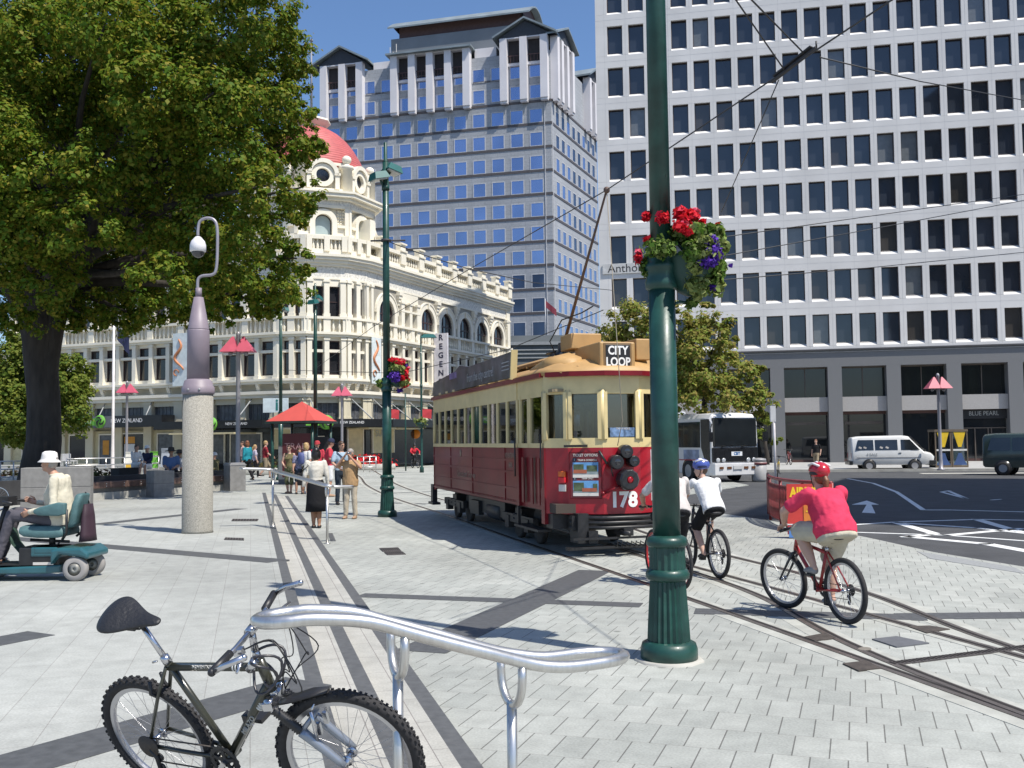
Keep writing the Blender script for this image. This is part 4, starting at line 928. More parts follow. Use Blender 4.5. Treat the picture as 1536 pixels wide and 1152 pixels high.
for x in (-.75,1.4): q=MB(); q.add([(x-.35,0,H-1.6),(x+.3,.05,H-1.7),(x+.35,0,H-1.1),(x-.3,.05,H-1.)],[(0,1,2,3)]); q.build('flag',mk('flag_red2',(.55,.05,.06),.8),t)
# ---- lamp posts with pink pyramid shades
PINK=mk('pink_shade',(.50,.085,.14),.5,var=.1)
def pinkpost(label,x,D,ytop,zb=0.,shades=2,yaw=0.):
    b=dp(x,660,D); b=Vector((b.x,b.y,zb)); H=dp(x,ytop,D).z-zb
    t=thing('pink_shade_lamp',label,'lamp post',b,yaw,'grey lamp posts with pink pyramid shades')
    q=MB(); q.lathe([(.2,0),(.2,.06),(.11,.12),(.1,.5),(.085,.55),(.08,H-.1),(.085,H-.09),(.085,H),(.03,H+.08)],14); q.build('pole',mk('pole_mauve_grey',(.30,.29,.31),.4,metal=.3),t)
    for sg in (-1,1):
        q=MB(); x0=sg*.3; z0=H-.72
        q.add([(x0-.34,-.34,z0),(x0+.34,-.34,z0),(x0+.34,.34,z0),(x0-.34,.34,z0),(x0-sg*.1-.03,-.03,z0+.6),(x0-sg*.1+.03,-.03,z0+.6),(x0-sg*.1+.03,.03,z0+.6),(x0-sg*.1-.03,.03,z0+.6)],[(0,1,5,4),(1,2,6,5),(2,3,7,6),(3,0,4,7),(4,5,6,7),(3,2,1,0)],False); q.build('lamp_shade',PINK,t)
        q=MB(); q.tube([(0,0,z0-.08),(x0,0,z0-.02)],.025,6); q.sph((x0,0,z0-.06),.09,8,6); q.build('bracket',GREYP,t)
    return t
pinkpost('tall grey post with pink pyramid shades and a small bracket lamp behind the grey bin',357,38,500,.2)
pinkpost('grey post with pink pyramid shades standing right of the white flagpole',190,66,573,.2)
pinkpost('grey post with pink pyramid shades just right of the red kiosk roof',513,64,577,.0)
pinkpost('grey post with pink pyramid shades behind the two telephone boxes',1410,52,562,.1)
# ---- CCTV pillar
cb=gp(296,799,.2); D=cb.y
def cz(y): return dp(296,y,D).z-.2
t=thing('camera_pillar','thick pebbled concrete pillar with mauve sleeve and a white dome camera on a bent pipe','camera pillar',cb)
AGG=mk('pebbled_concrete',(.30,.285,.245),.9,var=.28,scale=45,bump=.6,bscale=70,detail=3); MAUVE=mk('mauve_paint',(.235,.195,.225),.5,var=.1,scale=3)
z1,z2,z3,z4=cz(590),cz(573),cz(495),cz(446)
q=MB(); q.lathe([(.3,0),(.29,.05),(.285,z1)],32); q.build('concrete_column',AGG,t)
q=MB(); q.lathe([(.305,z1-.02),(.31,z1+.02),(.31,z1+.12),(.285,z1+.14),(.26,z2+.02),(.2,z2+.06)],32); q.build('collar',MAUVE,t)
q=MB(); q.lathe([(.212,z2),(.21,z3-.02),(.205,z3)],28); q.lathe([(.206,z3),(.2,z3+.02),(.09,z4)],28); q.build('sleeve',MAUVE,t)
for a in (-1.9,-1.2): q=MB(); q.sph((.31*math.cos(a),.31*math.sin(a),z1+.06),.025,8,6); q.build('bolt',GREYP,t)
q=MB(); q.lathe([(.06,z4),(.06,cz(432))],14); q.build('pipe_socket',MAUVE,t)
def cp_(x,y): v=dp(x,y,D); return (v.x-cb.x,0,v.z-.2)
pts=catmull([cp_(296.5,434),cp_(297,420),cp_(303,414),cp_(318,412),cp_(324,405),cp_(326,380),cp_(326,345),cp_(322,331),cp_(311,327),cp_(300,332),cp_(297,345),cp_(297,354)],5)
q=MB(); q.tube(pts,.03,10); q.build('bent_pipe',mk('pipe_grey',(.33,.31,.34),.4,metal=.3),t)
c=cp_(297,368); q=MB(); q.lathe([(.05,.17),(.07,.15),(.13,.08),(.155,0),(.155,-.12),(.14,-.13)],24,c); q.build('camera_housing',mk('white_plastic',(.72,.71,.72),.35),t)
q=MB(); q.sph((c[0],c[1],c[2]-.13),(.125,.125,.12),16,10); q.build('camera_dome',mk('smoke_dome',(.05,.05,.055),.05,spec=.8),t)
# ---- seat walls
TIMB=mk('brown_timber',(.115,.07,.055),.6,var=.25,scale=3,stretch=(1,12,12)); BLOCK=mk('weathered_block',(.205,.20,.19),.85,var=.15,scale=6,bump=.2)
A=gp(113,753,.2); B=gp(224,744,.2); C=gp(258,742,.2); E=gp(342,735.5,.2)
def seat(a,b,label):
    d=(b-a); L=d.length; t=thing('timber_seat',label,'bench',a,math.atan2(d.y,d.x),'timber seats along the low planter wall')
    q=MB(); q.box(0,L,0.05,.5,0,.22); q.build('concrete_plinth',CONC,t); q=MB(); q.box(0,L,.12,.5,.22,.36); q.build('support',BLOCK,t)
    q=MB(); q.box(-.05,L+.02,-.02,.5,.36,.56); q.build('timber_plank',TIMB,t,bevel=.01)
    q=MB(); 
    for i in range(4): q.sph((L*(.15+.24*i),-.022,.42),.018,6,4); q.sph((L*(.15+.24*i),-.022,.5),.018,6,4)
    q.build('bolt',STEEL,t); return t
seat(A,B,'brown timber seat on the low concrete wall behind the mobility scooter'); seat(C,E,'brown timber seat where the man in the blue shirt sits, partly behind the pillar')
def blockt(nm,label,cat,p,w,d,h,rz,mat=BLOCK,group=None):
    t=thing(nm,label,cat,p,rz,group); q=MB(); q.box(0,w,0,d,0,h*.52); q.box(0,w,0,d,h*.52+.006,h); q.build('block',mat,t,bevel=.012); q=MB(); q.box(.01,w-.01,.01,d-.01,h*.5,h*.53); q.build('joint',DARK,t); return t
dirw=(E-A).normalized(); rzw=math.atan2(dirw.y,dirw.x)
blockt('end_block','square grey concrete block between the two timber seats','block',gp(231,746.5,.2),.66,.8,.86,R(38))
blockt('big_block','large grey concrete block behind the man on the scooter','block',gp(30,765,.2),1.75,.9,1.12,R(18))
t=thing('litter_bin','square grey stone-clad litter bin beside the far handrail','bin',gp(352,736,.2),R(38)); q=MB(); q.box(-.3,.3,-.3,.3,0,.98); q.build('casing',BLOCK,t,bevel=.012); q=MB(); q.box(-.27,.27,-.27,.27,.98,1.02); q.box(-.315,.315,-.315,.315,.93,.96); q.build('rim',GREYP,t)
# raised planter behind the seats: wall and soil with plants
n_=Vector((-dirw.y,dirw.x,0)); 
t=thing('planter','long dark raised planter bed behind the timber seats','planter',A)
q=MB(); a0=Vector((-7,0,0))
q.M=Matrix.Rotation(rzw,4,'Z'); L=(E-A).length; q.box(-9,L+.4,.52,.75,0,.72); q.build('planter_wall',mk('dark_stone',(.035,.035,.037),.8,var=.2),t)
q=MB(); q.M=Matrix.Rotation(rzw,4,'Z'); q.box(-9,L,.75,3.2,0,.6); q.build('soil',mk('soil',(.03,.024,.018),.95,var=.4,scale=6,bump=.8,bscale=20),t)
t=thing('planter_box','black raised box at the back of the planter left of the seated man','box',dp(194,702,34.5)*Vector((1,1,0))+Vector((0,0,.6)),rzw); q=MB(); q.box(-.45,.45,0,.4,0,.5); q.build('casing',mk('black_box',(.012,.012,.013),.6),t,bevel=.01); q=MB(); q.box(-.47,.47,-.02,.42,.5,.53); q.build('lid',mk('black_box',(0,0,0)),t)
BROWNL=leafmat('bronze_leaf',[(.10,.03,.02),(.06,.05,.02),(.05,.07,.02)],.2); REDB=leafmat('red_bed_flower',[(.6,.02,.03),(.5,.02,.02)],.2)
def bed(label,p,rx,ry,rz_,mat,n=420,size=.16,group='low flower beds on the square'):
    t=thing('flower_bed',label,'flower bed',p,0,group)
    q=MB(); q.lathe([(rx*.98,0),(rx,.1),(rx,.38),(rx*.93,.4)],20,cap=True); e=q.build('bed_kerb',CONC,t); e.scale=(1,ry/rx,1)
    P,Nn=blob((0,0,.45),(rx*.9,ry*.9,rz_),n,.2,.6); P[:,2]=np.maximum(P[:,2],.35); leaves('plants',P,Nn,size,mat,t); return t
bed('low bed of bronze-leaved plants beyond the planter, left of the seated couple',dp(142,690,47)*Vector((1,1,0)),1.4,1.,.5,BROWNL)
bed('green and bronze bed in front of the dark corner shop windows',dp(405,688,62)*Vector((1,1,0)),2.6,1.2,.6,leafmat('mixed_leaf',[(.08,.12,.03),(.10,.05,.02),(.04,.08,.02)],.2))
bed('bed of bright red flowers behind the man taking a photograph',dp(538,690,70)*Vector((1,1,0)),2.6,1.1,.65,REDB,600,.2)
bed('small bronze bed at the far left behind the tree trunk',dp(30,680,50)*Vector((1,1,0)),1.6,1.,.45,BROWNL)
# terrace steps and rails in front of the left wing
m=MB(); c=WL.p(-12,0,6); 
for i in range(3): WL.slab(m,-25,-6,0,.2+.16*i,2.6-.0*i,7.2-1.2*i)
tt=m.build('terrace_steps',mk('terrace_concrete',(.34,.34,.325),.8,var=.1),kind='structure')
def railing(label,a,b,h,nb=3,posts=5,r=.03,name='handrail_fence',group=None):
    d=b-a; L=d.length; t=thing(name,label,'railing',a,math.atan2(d.y,d.x),group)
    for i in range(nb): q=MB(); z=h*(i+1)/nb; q.tube([(0,0,z),(L,0,z)],r,8); q.build('rail',STEEL,t)
    for i in range(posts): q=MB(); x=L*i/(posts-1); q.tube([(x,0,0),(x,0,h)],r,8); q.build('railing_post',STEEL,t)
    return t
G0=Vector((1,1,0))
railing('long silver three-bar railing in front of the cream shops',dp(100,690,50)*G0+Vector((0,0,.2)),dp(238,690,56)*G0+Vector((0,0,.2)),1.05,3,6)
railing('short silver sloping railing by the white sandwich boards',dp(200,690,62)*G0+Vector((0,0,.2)),dp(238,690,66)*G0+Vector((0,0,.2)),1.0,2,4)
railing('silver railing beside the red flower bed',dp(536,700,64)*G0,dp(564,700,64)*G0,1.,3,4)
railing('silver railing at the far left below the pale shops',dp(-20,690,44)*G0+Vector((0,0,.2)),dp(40,690,46)*G0+Vector((0,0,.2)),1.05,3,4)
def aframe(label,p,w,h,mat,mat2=None,rz=0.):
    t=thing('sandwich_board',label,'sandwich board',p,rz)
    for sg in (-1,1):
        q=MB(); q.M=Euler((sg*R(12),0,0)).to_matrix().to_4x4(); q.M=Matrix.Translation((0,sg*.2,0))@q.M; q.box(-w/2,w/2,-.02,.02,0,h); q.build('board',mat,t)
    if mat2: q=MB(); q.M=Matrix.Translation((0,-.225,0))@Euler((-R(12),0,0)).to_matrix().to_4x4(); q.box(-w*.4,w*.4,-.012,0,.08,h*.3); q.build('printed_panel',mat2,t)
    return t
aframe('white sandwich board with a yellow foot outside the cream shop',dp(198,685,64)*G0+Vector((0,0,.4)),.8,1.1,mk('board_white',(.7,.68,.62),.6),mk('yellow_panel',(.6,.36,.03),.6))
aframe('pale grey sandwich board beside the yellow-footed one',dp(211,685,66)*G0+Vector((0,0,.4)),.5,1.2,mk('board_grey2',(.45,.5,.52),.6))
aframe('bright green sandwich board outside the shop door',dp(231,685,66)*G0+Vector((0,0,.4)),.5,1.1,LG)
aframe('dark blue and white sandwich board by the shop doorway',dp(249,680,68)*G0+Vector((0,0,.4)),.6,1.3,mk('board_navy',(.3,.33,.38),.6))
t=thing('cafe_table','pale outdoor cafe table and block seats beside the tree trunk','table',dp(122,690,58)*G0+Vector((0,0,.2))); q=MB(); q.box(-.7,.7,-.4,.4,0,.55); q.build('base',BLOCK,t); q=MB(); q.box(-.8,.8,-.5,.5,.55,.66); q.build('table_top',CONC,t)
for i,(x,D) in enumerate(((96,66),(104,66.5),(110,65),(88,64))):
    t=thing('cafe_chair','small white outdoor cafe chair in front of the cream shop','chair',dp(x,690,D)*G0+Vector((0,0,.5)),i*1.1,'white cafe chairs outside the cream shop')
    q=MB(); q.box(-.22,.22,-.22,.22,.42,.46); q.build('seat',TRIMW,t); q=MB(); q.box(-.22,.22,.2,.23,.46,.9); q.build('backrest',TRIMW,t)
    for a in (-.19,.19):
        for b in (-.19,.19): q=MB(); q.tube([(a,b,0),(a,b,.43)],.02,6); q.build('leg',TRIMW,t)
t=thing('flagpole','tall white flagpole with a drooping dark blue flag','flagpole',dp(169,680,60)*G0+Vector((0,0,.2)))
H=dp(171,488,60).z; q=MB(); q.lathe([(.13,0),(.12,.3),(.09,2),(.06,H)],10); q.build('pole',mk('white_pole',(.72,.68,.68),.4),t)
q=MB(); vs=[]
for i in range(9):
    for j in range(6): vs.append((.1+.9*i/8*(1-.25*j/5)+.12*j/5,.14*math.sin(i*1.3+j*.7),H-.25-.16*j-.085*i-.1*j*i/16))
q.add(vs,[(i*6+j,i*6+j+1,(i+1)*6+j+1,(i+1)*6+j) for i in range(8) for j in range(5)],True); q.build('flag',mk('navy_flag',(.022,.03,.085),.8),t)
# ---- kiosk
kb=dp(453,700,47.); kb=Vector((kb.x,kb.y,.0)); t=thing('tram_stop_kiosk','open kiosk with a red pyramid roof and a dark red panel at the tram stop','kiosk',kb,R(-14))
q=MB(); e=1.22; q.add([(-e,-e,2.93),(e,-e,2.93),(e,e,2.93),(-e,e,2.93),(0,0,3.86)],[(0,1,4),(1,2,4),(2,3,4),(3,0,4),(3,2,1,0)],False); q.build('roof',mk('red_canvas_roof',(.50,.075,.06),.6,var=.06,scale=2),t)
q=MB(); e=1.27
for a in ((-e,e,-e,-e+.08),(-e,e,e-.08,e),(-e,-e+.08,-e+.08,e-.08),(e-.08,e,-e+.08,e-.08)): q.box(a[0],a[1],a[2],a[3],2.82,2.925)
q.build('eave_beam',mk('dark_green_beam',(.02,.04,.035),.5),t)
for a in (-1.,1.):
    for b in (-1.,1.): q=MB(); q.tube([(a,b,0),(a,b,2.9)],.07,10); q.build('kiosk_post',GREEN,t)
q=MB(); q.box(-.5,.92,-1.,-.92,.35,2.35); q.build('panel',mk('maroon_panel',(.10,.018,.02),.5),t)
q=MB(); q.box(-.9,.9,.92,.98,.3,2.2); q.build('back_panel',mk('dark_back',(.03,.032,.034),.4),t)
for i,s_ in enumerate(('TRAM','STOP')): text('panel_lettering',s_,tplane((.22,-1.005,1.75-.7*i),(1,0,0),(0,0,1)),.42,mk('pink_letter',(.42,.24,.24),.6),t,sx=1.1)
t=thing('notice_board','narrow white notice board attached low on the post left of the kiosk','notice board',dp(423,705,47.5)*G0); q=MB(); q.box(-.16,.16,-.03,.03,.2,1.75); q.build('board',mk('board_white',(0,0,0)),t); q=MB(); q.box(-.18,.18,.03,.07,0,1.8); q.build('frame',GREYP,t)
# ---- stepped handrails (twin tubes joined in a loop, on forked posts)
def looprail(label,L1,L2,W,posts,r=.026):
    "L1: centre line points left to right"
    o=L1[0]; t=thing('step_handrail',label,'handrail',Vector((o.x,o.y,glevel(o.x,o.y))),0,'steel handrails across the steps'); base=t.location
    P=catmull(L1,8); off=W
    d=[(P[min(i+1,len(P)-1)]-P[max(i-1,0)]) for i in range(len(P))]
    nn=[Vector((-v.y,v.x,0)).normalized() for v in d]
    a=[p-n*off/2-base for p,n in zip(P,nn)]; b=[p+n*off/2-base for p,n in zip(P,nn)]
    e=P[-1]-base; de=d[-1].normalized(); endc=[e+nn[-1]*off/2*math.sin(x)*1.+de*off/2*math.cos(x)*1.6 for x in [(-PI/2+PI*i/8) for i in range(1,8)]]
    s=P[0]-base; ds=d[0].normalized(); stc=[s+nn[0]*off/2*math.sin(x)-ds*off/2*math.cos(x)*1.2 for x in [(PI/2-PI*i/8) for i in range(1,8)]]
    q=MB(); q.tube(a+endc+b[::-1]+stc,r,14,closed=True); q.build('rail_loop',STEEL,t)
    for k in posts:
        i=int(k*(len(P)-1)); p=P[i]-base; n=nn[i]; zg=glevel(P[i].x,P[i].y)-base.z
        arc=[p+n*(off/2)*math.cos(x)-Vector((0,0,.08+.13*math.sin(x))) for x in [PI*j/10 for j in range(11)]]
        arc=[p+n*off/2-Vector((0,0,.02))]+arc+[p-n*off/2-Vector((0,0,.02))]
        q=MB(); q.tube(arc,r*.72,10); q.build('fork',STEEL,t)
        q=MB(); q.tube([(p.x,p.y,p.z-.2),(p.x,p.y,zg)],r*.85,14); q.lathe([(.06,0),(.06,.012),(.03,.02)],14,(p.x,p.y,zg)); q.build('rail_post',STEEL,t)
    return t
RL=[dp(436,925,4.2),dp(470,922,4.22),dp(540,926,4.28),dp(606,943,4.35),dp(700,968,4.45),dp(775,987,4.55),dp(830,993,4.62),dp(884,987,4.72)]
looprail('shiny steel double handrail in the foreground with the bicycle leaning on it',RL,None,.23,(.42,.70),r=.027)
def yz(px,py,z): return gp(px,py,z)
FR0=gp(413,790,.2); FR1=gp(485,810,Z3)
fh=[dp(365,703,FR0.y-.1),dp(400,704,FR0.y),dp(413,706.5,FR0.y),dp(440,714,(FR0.y+FR1.y)/2),dp(485,727,FR1.y),dp(500,730,FR1.y),dp(524,730,FR1.y+.2)]
looprail('steel handrail in the distance beside the woman in the black skirt',fh,None,.08,(.30,.72),r=.03)
# ---- ground covers and drains
def cover(label,pts,mat,nm='drain_cover',group=None,slots=0,z=0.):
    c=sum(pts,Vector())/len(pts); t=thing(nm,label,'drain cover',Vector((c.x,c.y,z)),0,group)
    q=MB(); sheet(q,[p-c for p in pts],.013,0); q.build('plate',mat,t)
    if slots:
        q=MB(); a,b,cc,d=[p-c for p in pts]
        for i in range(slots):
            t0=(i+.3)/slots; t1=(i+.7)/slots
            e=[a.lerp(b,t0).lerp(d.lerp(cc,t0),.15),a.lerp(b,t1).lerp(d.lerp(cc,t1),.15),a.lerp(b,t1).lerp(d.lerp(cc,t1),.85),a.lerp(b,t0).lerp(d.lerp(cc,t0),.85)]
            sheet(q,e,.017,0)
        q.build('slot',GROOVE,t)
    return t
IRON=mk('cast_iron',(.07,.062,.06),.6,var=.25,scale=20,bump=.4,bscale=90); SL=mk('slate_cover',(.115,.12,.13),.6,var=.1,scale=9)
cover('dark slate square cover set between the tram rails',[gp(*p) for p in ((1308,960),(1345,956),(1394,966),(1345,972))],SL)
cover('rusty iron plate beside the near tram rail',[gp(*p) for p in ((1264,997),(1298,993),(1322,1004),(1288,1008))],RUST,slots=0)
cover('rusty iron plate where the two tracks join',[gp(*p) for p in ((1206,957),(1238,951),(1254,959),(1222,963))],RUST)
cover('rusty iron plate over the far tram rail',[gp(*p) for p in ((1362,941),(1395,940),(1425,945),(1390,951))],RUST)
cover('long narrow iron drain grating running across the tracks',[gp(*p) for p in ((1330,995),(1545,968),(1556,972),(1343,999))],IRON,slots=40)
cover('upper of two small iron gratings on the paving left of the tram',[gp(*p) for p in ((569,823),(597,822),(602,827),(574,828))],IRON,slots=10)
cover('lower of two small iron gratings on the paving left of the tram',[gp(*p) for p in ((576,829),(603,828),(609,832),(581,833))],IRON,slots=10)
cover('slotted drain strip in the upper paving left of the far handrail',[gp(*p,.2) for p in ((349,779),(388,779),(386,782),(347,782))],IRON,slots=9,z=.2)
cover('short slotted drain strip nearest the concrete pillar',[gp(*p,.2) for p in ((338,807),(366,808),(366,811),(336,810))],IRON,slots=7,z=.2)
cover('round iron cover in the pale concrete between the rails',[gp(1297+10*math.cos(a),975+2.4*math.sin(a)) for a in [2*PI*i/16 for i in range(16)]],mk('worn_cover',(.2,.18,.15),.7))
q=MB(); sheet(q,[gp(*p) for p in ((1375,827),(1520,851),(1545,862),(1395,838))],.005); q.build('tactile_paving',mk('tactile_grey',(.27,.28,.28),.8,var=.1,scale=20,bump=1.,bscale=18),kind='structure')
# ---- red barrier with airport board
MAR=mk('red_barrier_paint',(.22,.035,.04),.45,var=.2,scale=5)
cv=catmull([gp(1153,771),gp(1156,780),gp(1172,789),gp(1205,797),gp(1250,802)],6); b0=cv[0].copy()
t=thing('barrier_fence','curved red metal barrier with criss-cross bars beside the tracks','fence',b0)
cv=[p-b0 for p in cv]; HB=1.0
for nm,z,rr_ in (('top_rail',HB,.035),('bottom_rail',.12,.025),('middle_rail',HB-.14,.02)): q=MB(); q.tube([p+Vector((0,0,z)) for p in cv],rr_,8); q.build(nm,MAR,t)
for i in range(0,len(cv),6): q=MB(); q.tube([cv[i],cv[i]+Vector((0,0,HB))],.035,8); q.build('fence_post',MAR,t)
q=MB()
for i in range(len(cv)-1):
    a,b=cv[i],cv[i+1]
    for k in range(2):
        p0=a.lerp(b,k/2); p1=a.lerp(b,(k+1)/2); up=Vector((0,0,HB-.14)); lo_=Vector((0,0,.12))
        q.bar(p0+lo_,p1+up,.05,.012,(0,1,0)); q.bar(p1+lo_,p0+up,.05,.012,(0,1,0)); q.bar(p0+lo_,p0+up,.03,.02,(0,1,0))
q.build('lattice',MAR,t)
bp_=gp(1182,808); t=thing('airport_sign_board','red and yellow board reading AIRPORT standing against the red barrier','sign',bp_,R(-6))
q=MB(); w=.84; q.box(0,w,0,.03,.08,1.02); q.build('board',mk('red_board',(.55,.045,.035),.5),t)
YEL=mk('yellow_letter',(.85,.55,.02),.5)
text('board_lettering','AIRPORT',tplane((.06,-.004,.86),(1,0,0),(0,0,1)),.24,YEL,t,align='LEFT',bold=.012,sx=.72)
q=MB(); q.box(.02,.4,-.012,-.002,.02,.22); q.build('blue_panel',mk('blue_panel',(.09,.22,.5),.5),t); q=MB(); q.add([(.2,-.02,.12),(.36,-.02,.06),(.42,-.02,.16),(.3,-.02,.2)],[(0,1,2,3)]); q.build('yellow_flash',YEL,t)
q=MB(); q.box(.3,.8,-.012,-.002,.3,.62); q.build('orange_panel',mk('orange_panel',(.65,.20,.03),.5),t)
text('small_lettering','- STILL',tplane((.34,-.016,.52),(1,0,0),(0,0,1)),.12,YEL,t,align='LEFT',bold=.006)
q=MB(); q.box(0,.84,-.006,.0,.255,.275); q.build('white_line',WL_T,t)
for x in (.05,.79): q=MB(); q.box(x-.02,x+.02,.03,.06,0,.9); q.build('board_leg',GREYP,t)
# ---- telephone boxes
BRF=mk('brown_box_frame',(.13,.10,.07),.5)
def booth(label,px0,px1,D):
    a=dp(px0,700,D)*G0; b=dp(px1,700,D)*G0; w=(b-a).length; t=thing('telephone_box',label,'telephone box',Vector((a.x,a.y,.12)),math.atan2((b-a).y,(b-a).x),'telephone boxes on the far pavement'); H=1.98
    for x in (0,w-.06):
        for y in (0,.84): q=MB(); q.box(x,x+.06,y,y+.06,0,H); q.build('frame_post',BRF,t)
    q=MB(); q.box(-.02,w+.02,-.02,.92,H,H+.13); q.build('roof',BRF,t); q=MB(); q.box(.06,w-.06,.0,.05,.0,.12); q.box(.06,w-.06,.85,.9,.0,.12); q.build('kick_plate',BRF,t)
    q=MB(); q.box(.06,w-.06,.02,.03,.12,H); q.box(.06,w-.06,.87,.88,.12,H); q.box(.02,.03,.06,.84,.12,H); q.build('pane',glass('booth_glass',(.75,.82,.82)),t)
    q=MB(); q.prism([(w*.12,H-.02),(w*.88,H-.02),(w*.72,H-.5),(w*.6,H-.85),(w*.4,H-.85),(w*.28,H-.5)],.005,.018,'y'); q.build('yellow_design',mk('booth_yellow',(.62,.42,.02),.5),t)
    q=MB(); q.prism([(w*.06,.14),(w*.94,.14),(w*.72,.45),(w*.6,.8),(w*.4,.8),(w*.25,.45)],.005,.018,'y'); q.build('blue_design',mk('booth_blue',(.04,.08,.2),.5),t)
    q=MB(); q.box(.06,w-.06,-.005,.02,.92,1.02); q.build('push_bar',mk('booth_bar',(.55,.55,.53),.5),t)
    q=MB(); q.box(w*.3,w*.7,.6,.8,.95,1.6); q.build('telephone',mk('booth_phone',(.05,.05,.055),.4),t)
    return t
booth('left telephone box with yellow and blue glass beside the white van',1404,1428,55.5); booth('right telephone box with yellow and blue glass nearer the dark green van',1429,1453,55.5)
# ---- bus stop post, bin
t=thing('bus_stop_post','thin white bus stop post with a narrow timetable case','bus stop',dp(1163,705,38)*G0); H=dp(1163,608,38).z
q=MB(); q.tube([(0,0,0),(0,0,H)],.045,10); q.build('pole',mk('white_pole',(0,0,0)),t); q=MB(); q.box(-.14,.06,-.06,.06,H-.62,H-.02); q.build('timetable_case',mk('case_white',(.6,.6,.6),.4),t); q=MB(); q.lathe([(.07,0),(.05,.03)],10,(0,0,H)); q.build('cap',GREYP,t)
t=thing('street_bin','round grey street bin with maroon band next to the parked bus','bin',gp(1139,722)); q=MB(); q.lathe([(.3,0),(.32,.1),(.33,.85)],16); q.build('body',mk('bin_grey',(.33,.33,.33),.5),t); q=MB(); q.lathe([(.34,.72),(.345,.83)],16); q.build('band',mk('bin_band',(.15,.05,.05),.5),t); q=MB(); q.lathe([(.33,.88),(.3,.98),(.1,1.02)],16); q.build('lid',GREYP,t)
# ---- orange disc on a thin pole behind the far cyclist (a stop-and-go paddle), small hanging plant and dark spotlight
t=thing('orange_disc_sign','bright orange round disc on a short white post behind the far cyclist','sign',dp(622,700,80)*G0)
z=dp(624,651,80).z; q=MB(); q.M=Matrix.Translation((0.1,0,z))@Euler((PI/2,0,0)).to_matrix().to_4x4(); q.lathe([(.36,-.02),(.37,0),(.36,.02)],24); q.build('disc',mk('orange_disc',(.85,.27,.02),.5),t); q=MB(); q.tube([(0,.03,0),(0,.03,z-.3)],.05,8); q.build('pole',mk('white_pole',(0,0,0)),t)
t=thing('small_hanging_plant','small pale green hanging plant on the slim street lamp','plant',dp(631,634,61.6)); P,Nn=blob((0,0,0),(.45,.3,.35),160,.2); leaves('plants',P,Nn,.18,VARIE,t); q=MB(); q.lathe([(.1,-.35),(.28,-.1),(.3,0)],12); q.build('basket_bowl',mk('basket_green',(0,0,0)),t)
# ---- overhead line
WIRE=mk('overhead_wire',(.035,.034,.036),.6)
def wire(label,pts,r=.012,nm='overhead_wire',sag=0.):
    b=pts[0]; t=thing(nm,label,'wire',b,0,'overhead tram wires'); q=MB(); q.tube([p-b for p in pts],r,6); q.build('wire',WIRE,t); return t
fr_=dp(1190,98,10.5); TW=dp(910,285,15.6)
wire('taut contact wire running from the frog to the trolley pole and round the bend',[fr_,TW,dp(702,405,23),dp(560,490,33),dp(470,555,50)],.009)
wire('contact wire rising from the junction frog to the top right',[fr_,dp(1345,-5,8.3),dp(1500,-130,7)],.009)
wire('left of two wires rising steeply from the frog to the top edge',[dp(1178,107,10.6),dp(1090,-20,8.6)],.009); wire('right of two wires rising steeply from the frog to the top edge',[dp(1206,80,10.4),dp(1108,-20,8.5)],.009)
wire('thin wire dropping from the frog towards the flower basket',[dp(1168,120,10.8),dp(1138,190,11.5),dp(1082,318,15)],.007)
wire('span wire from the frog sagging away to the right edge',[dp(1230,86,10.6),dp(1380,122,14),dp(1545,152,18)],.008)
wire('upper of the thin wires crossing the white block at mid height',[dp(1040,362,14),dp(1300,325,20),dp(1560,288,26)],.009); wire('middle of the thin wires crossing the white block at mid height',[dp(1040,392,14),dp(1300,345,20),dp(1560,296,26)],.009); wire('lowest of the thin wires crossing the white block',[dp(1020,425,14),dp(1300,402,20),dp(1560,376,26)],.009)
wire('span wire from the twin-headed post to the contact wire junction',[dp(579,361,P2.y),dp(640,384,24),dp(702,403,23)],.012); wire('span wire from the wire junction to the far right behind the tram pole',[dp(702,403,23),dp(800,424,30),dp(925,436,40)],.012)
wire('thin wire running low across the heritage front to the wire junction',[dp(905,465,30),dp(760,525,34),dp(600,560,44),dp(425,555,52)],.014)
t=thing('wire_frog','dark metal overhead wire junction hanging above the street','wire frog',fr_); q=MB(); dd=(dp(1225,70,10.3)-dp(1160,120,10.7)).normalized(); q.bar(-dd*.3,dd*.3,.05,.02); q.bar(-dd*.25+Vector((0,0,.03)),dd*.25+Vector((0,0,.04)),.09,.015); q.build('frog_bar',WIRE,t); q=MB()
for k in (-.2,0,.15,.3): q.tube([dd*k,dd*k+Vector((0,0,.07))],.01,6)
q.build('clamp',WIRE,t)
t=thing('pole_clamp','small dark band holding a span wire on the twin-headed lamp post','clamp',dp(579,361,P2.y)); q=MB(); q.lathe([(.13,-.03),(.14,0),(.13,.03)],14); q.build('band',WIRE,t); q=MB(); q.tube([(-.4,0,0),(.5,0,0)],.025,6); q.build('arm',WIRE,t)
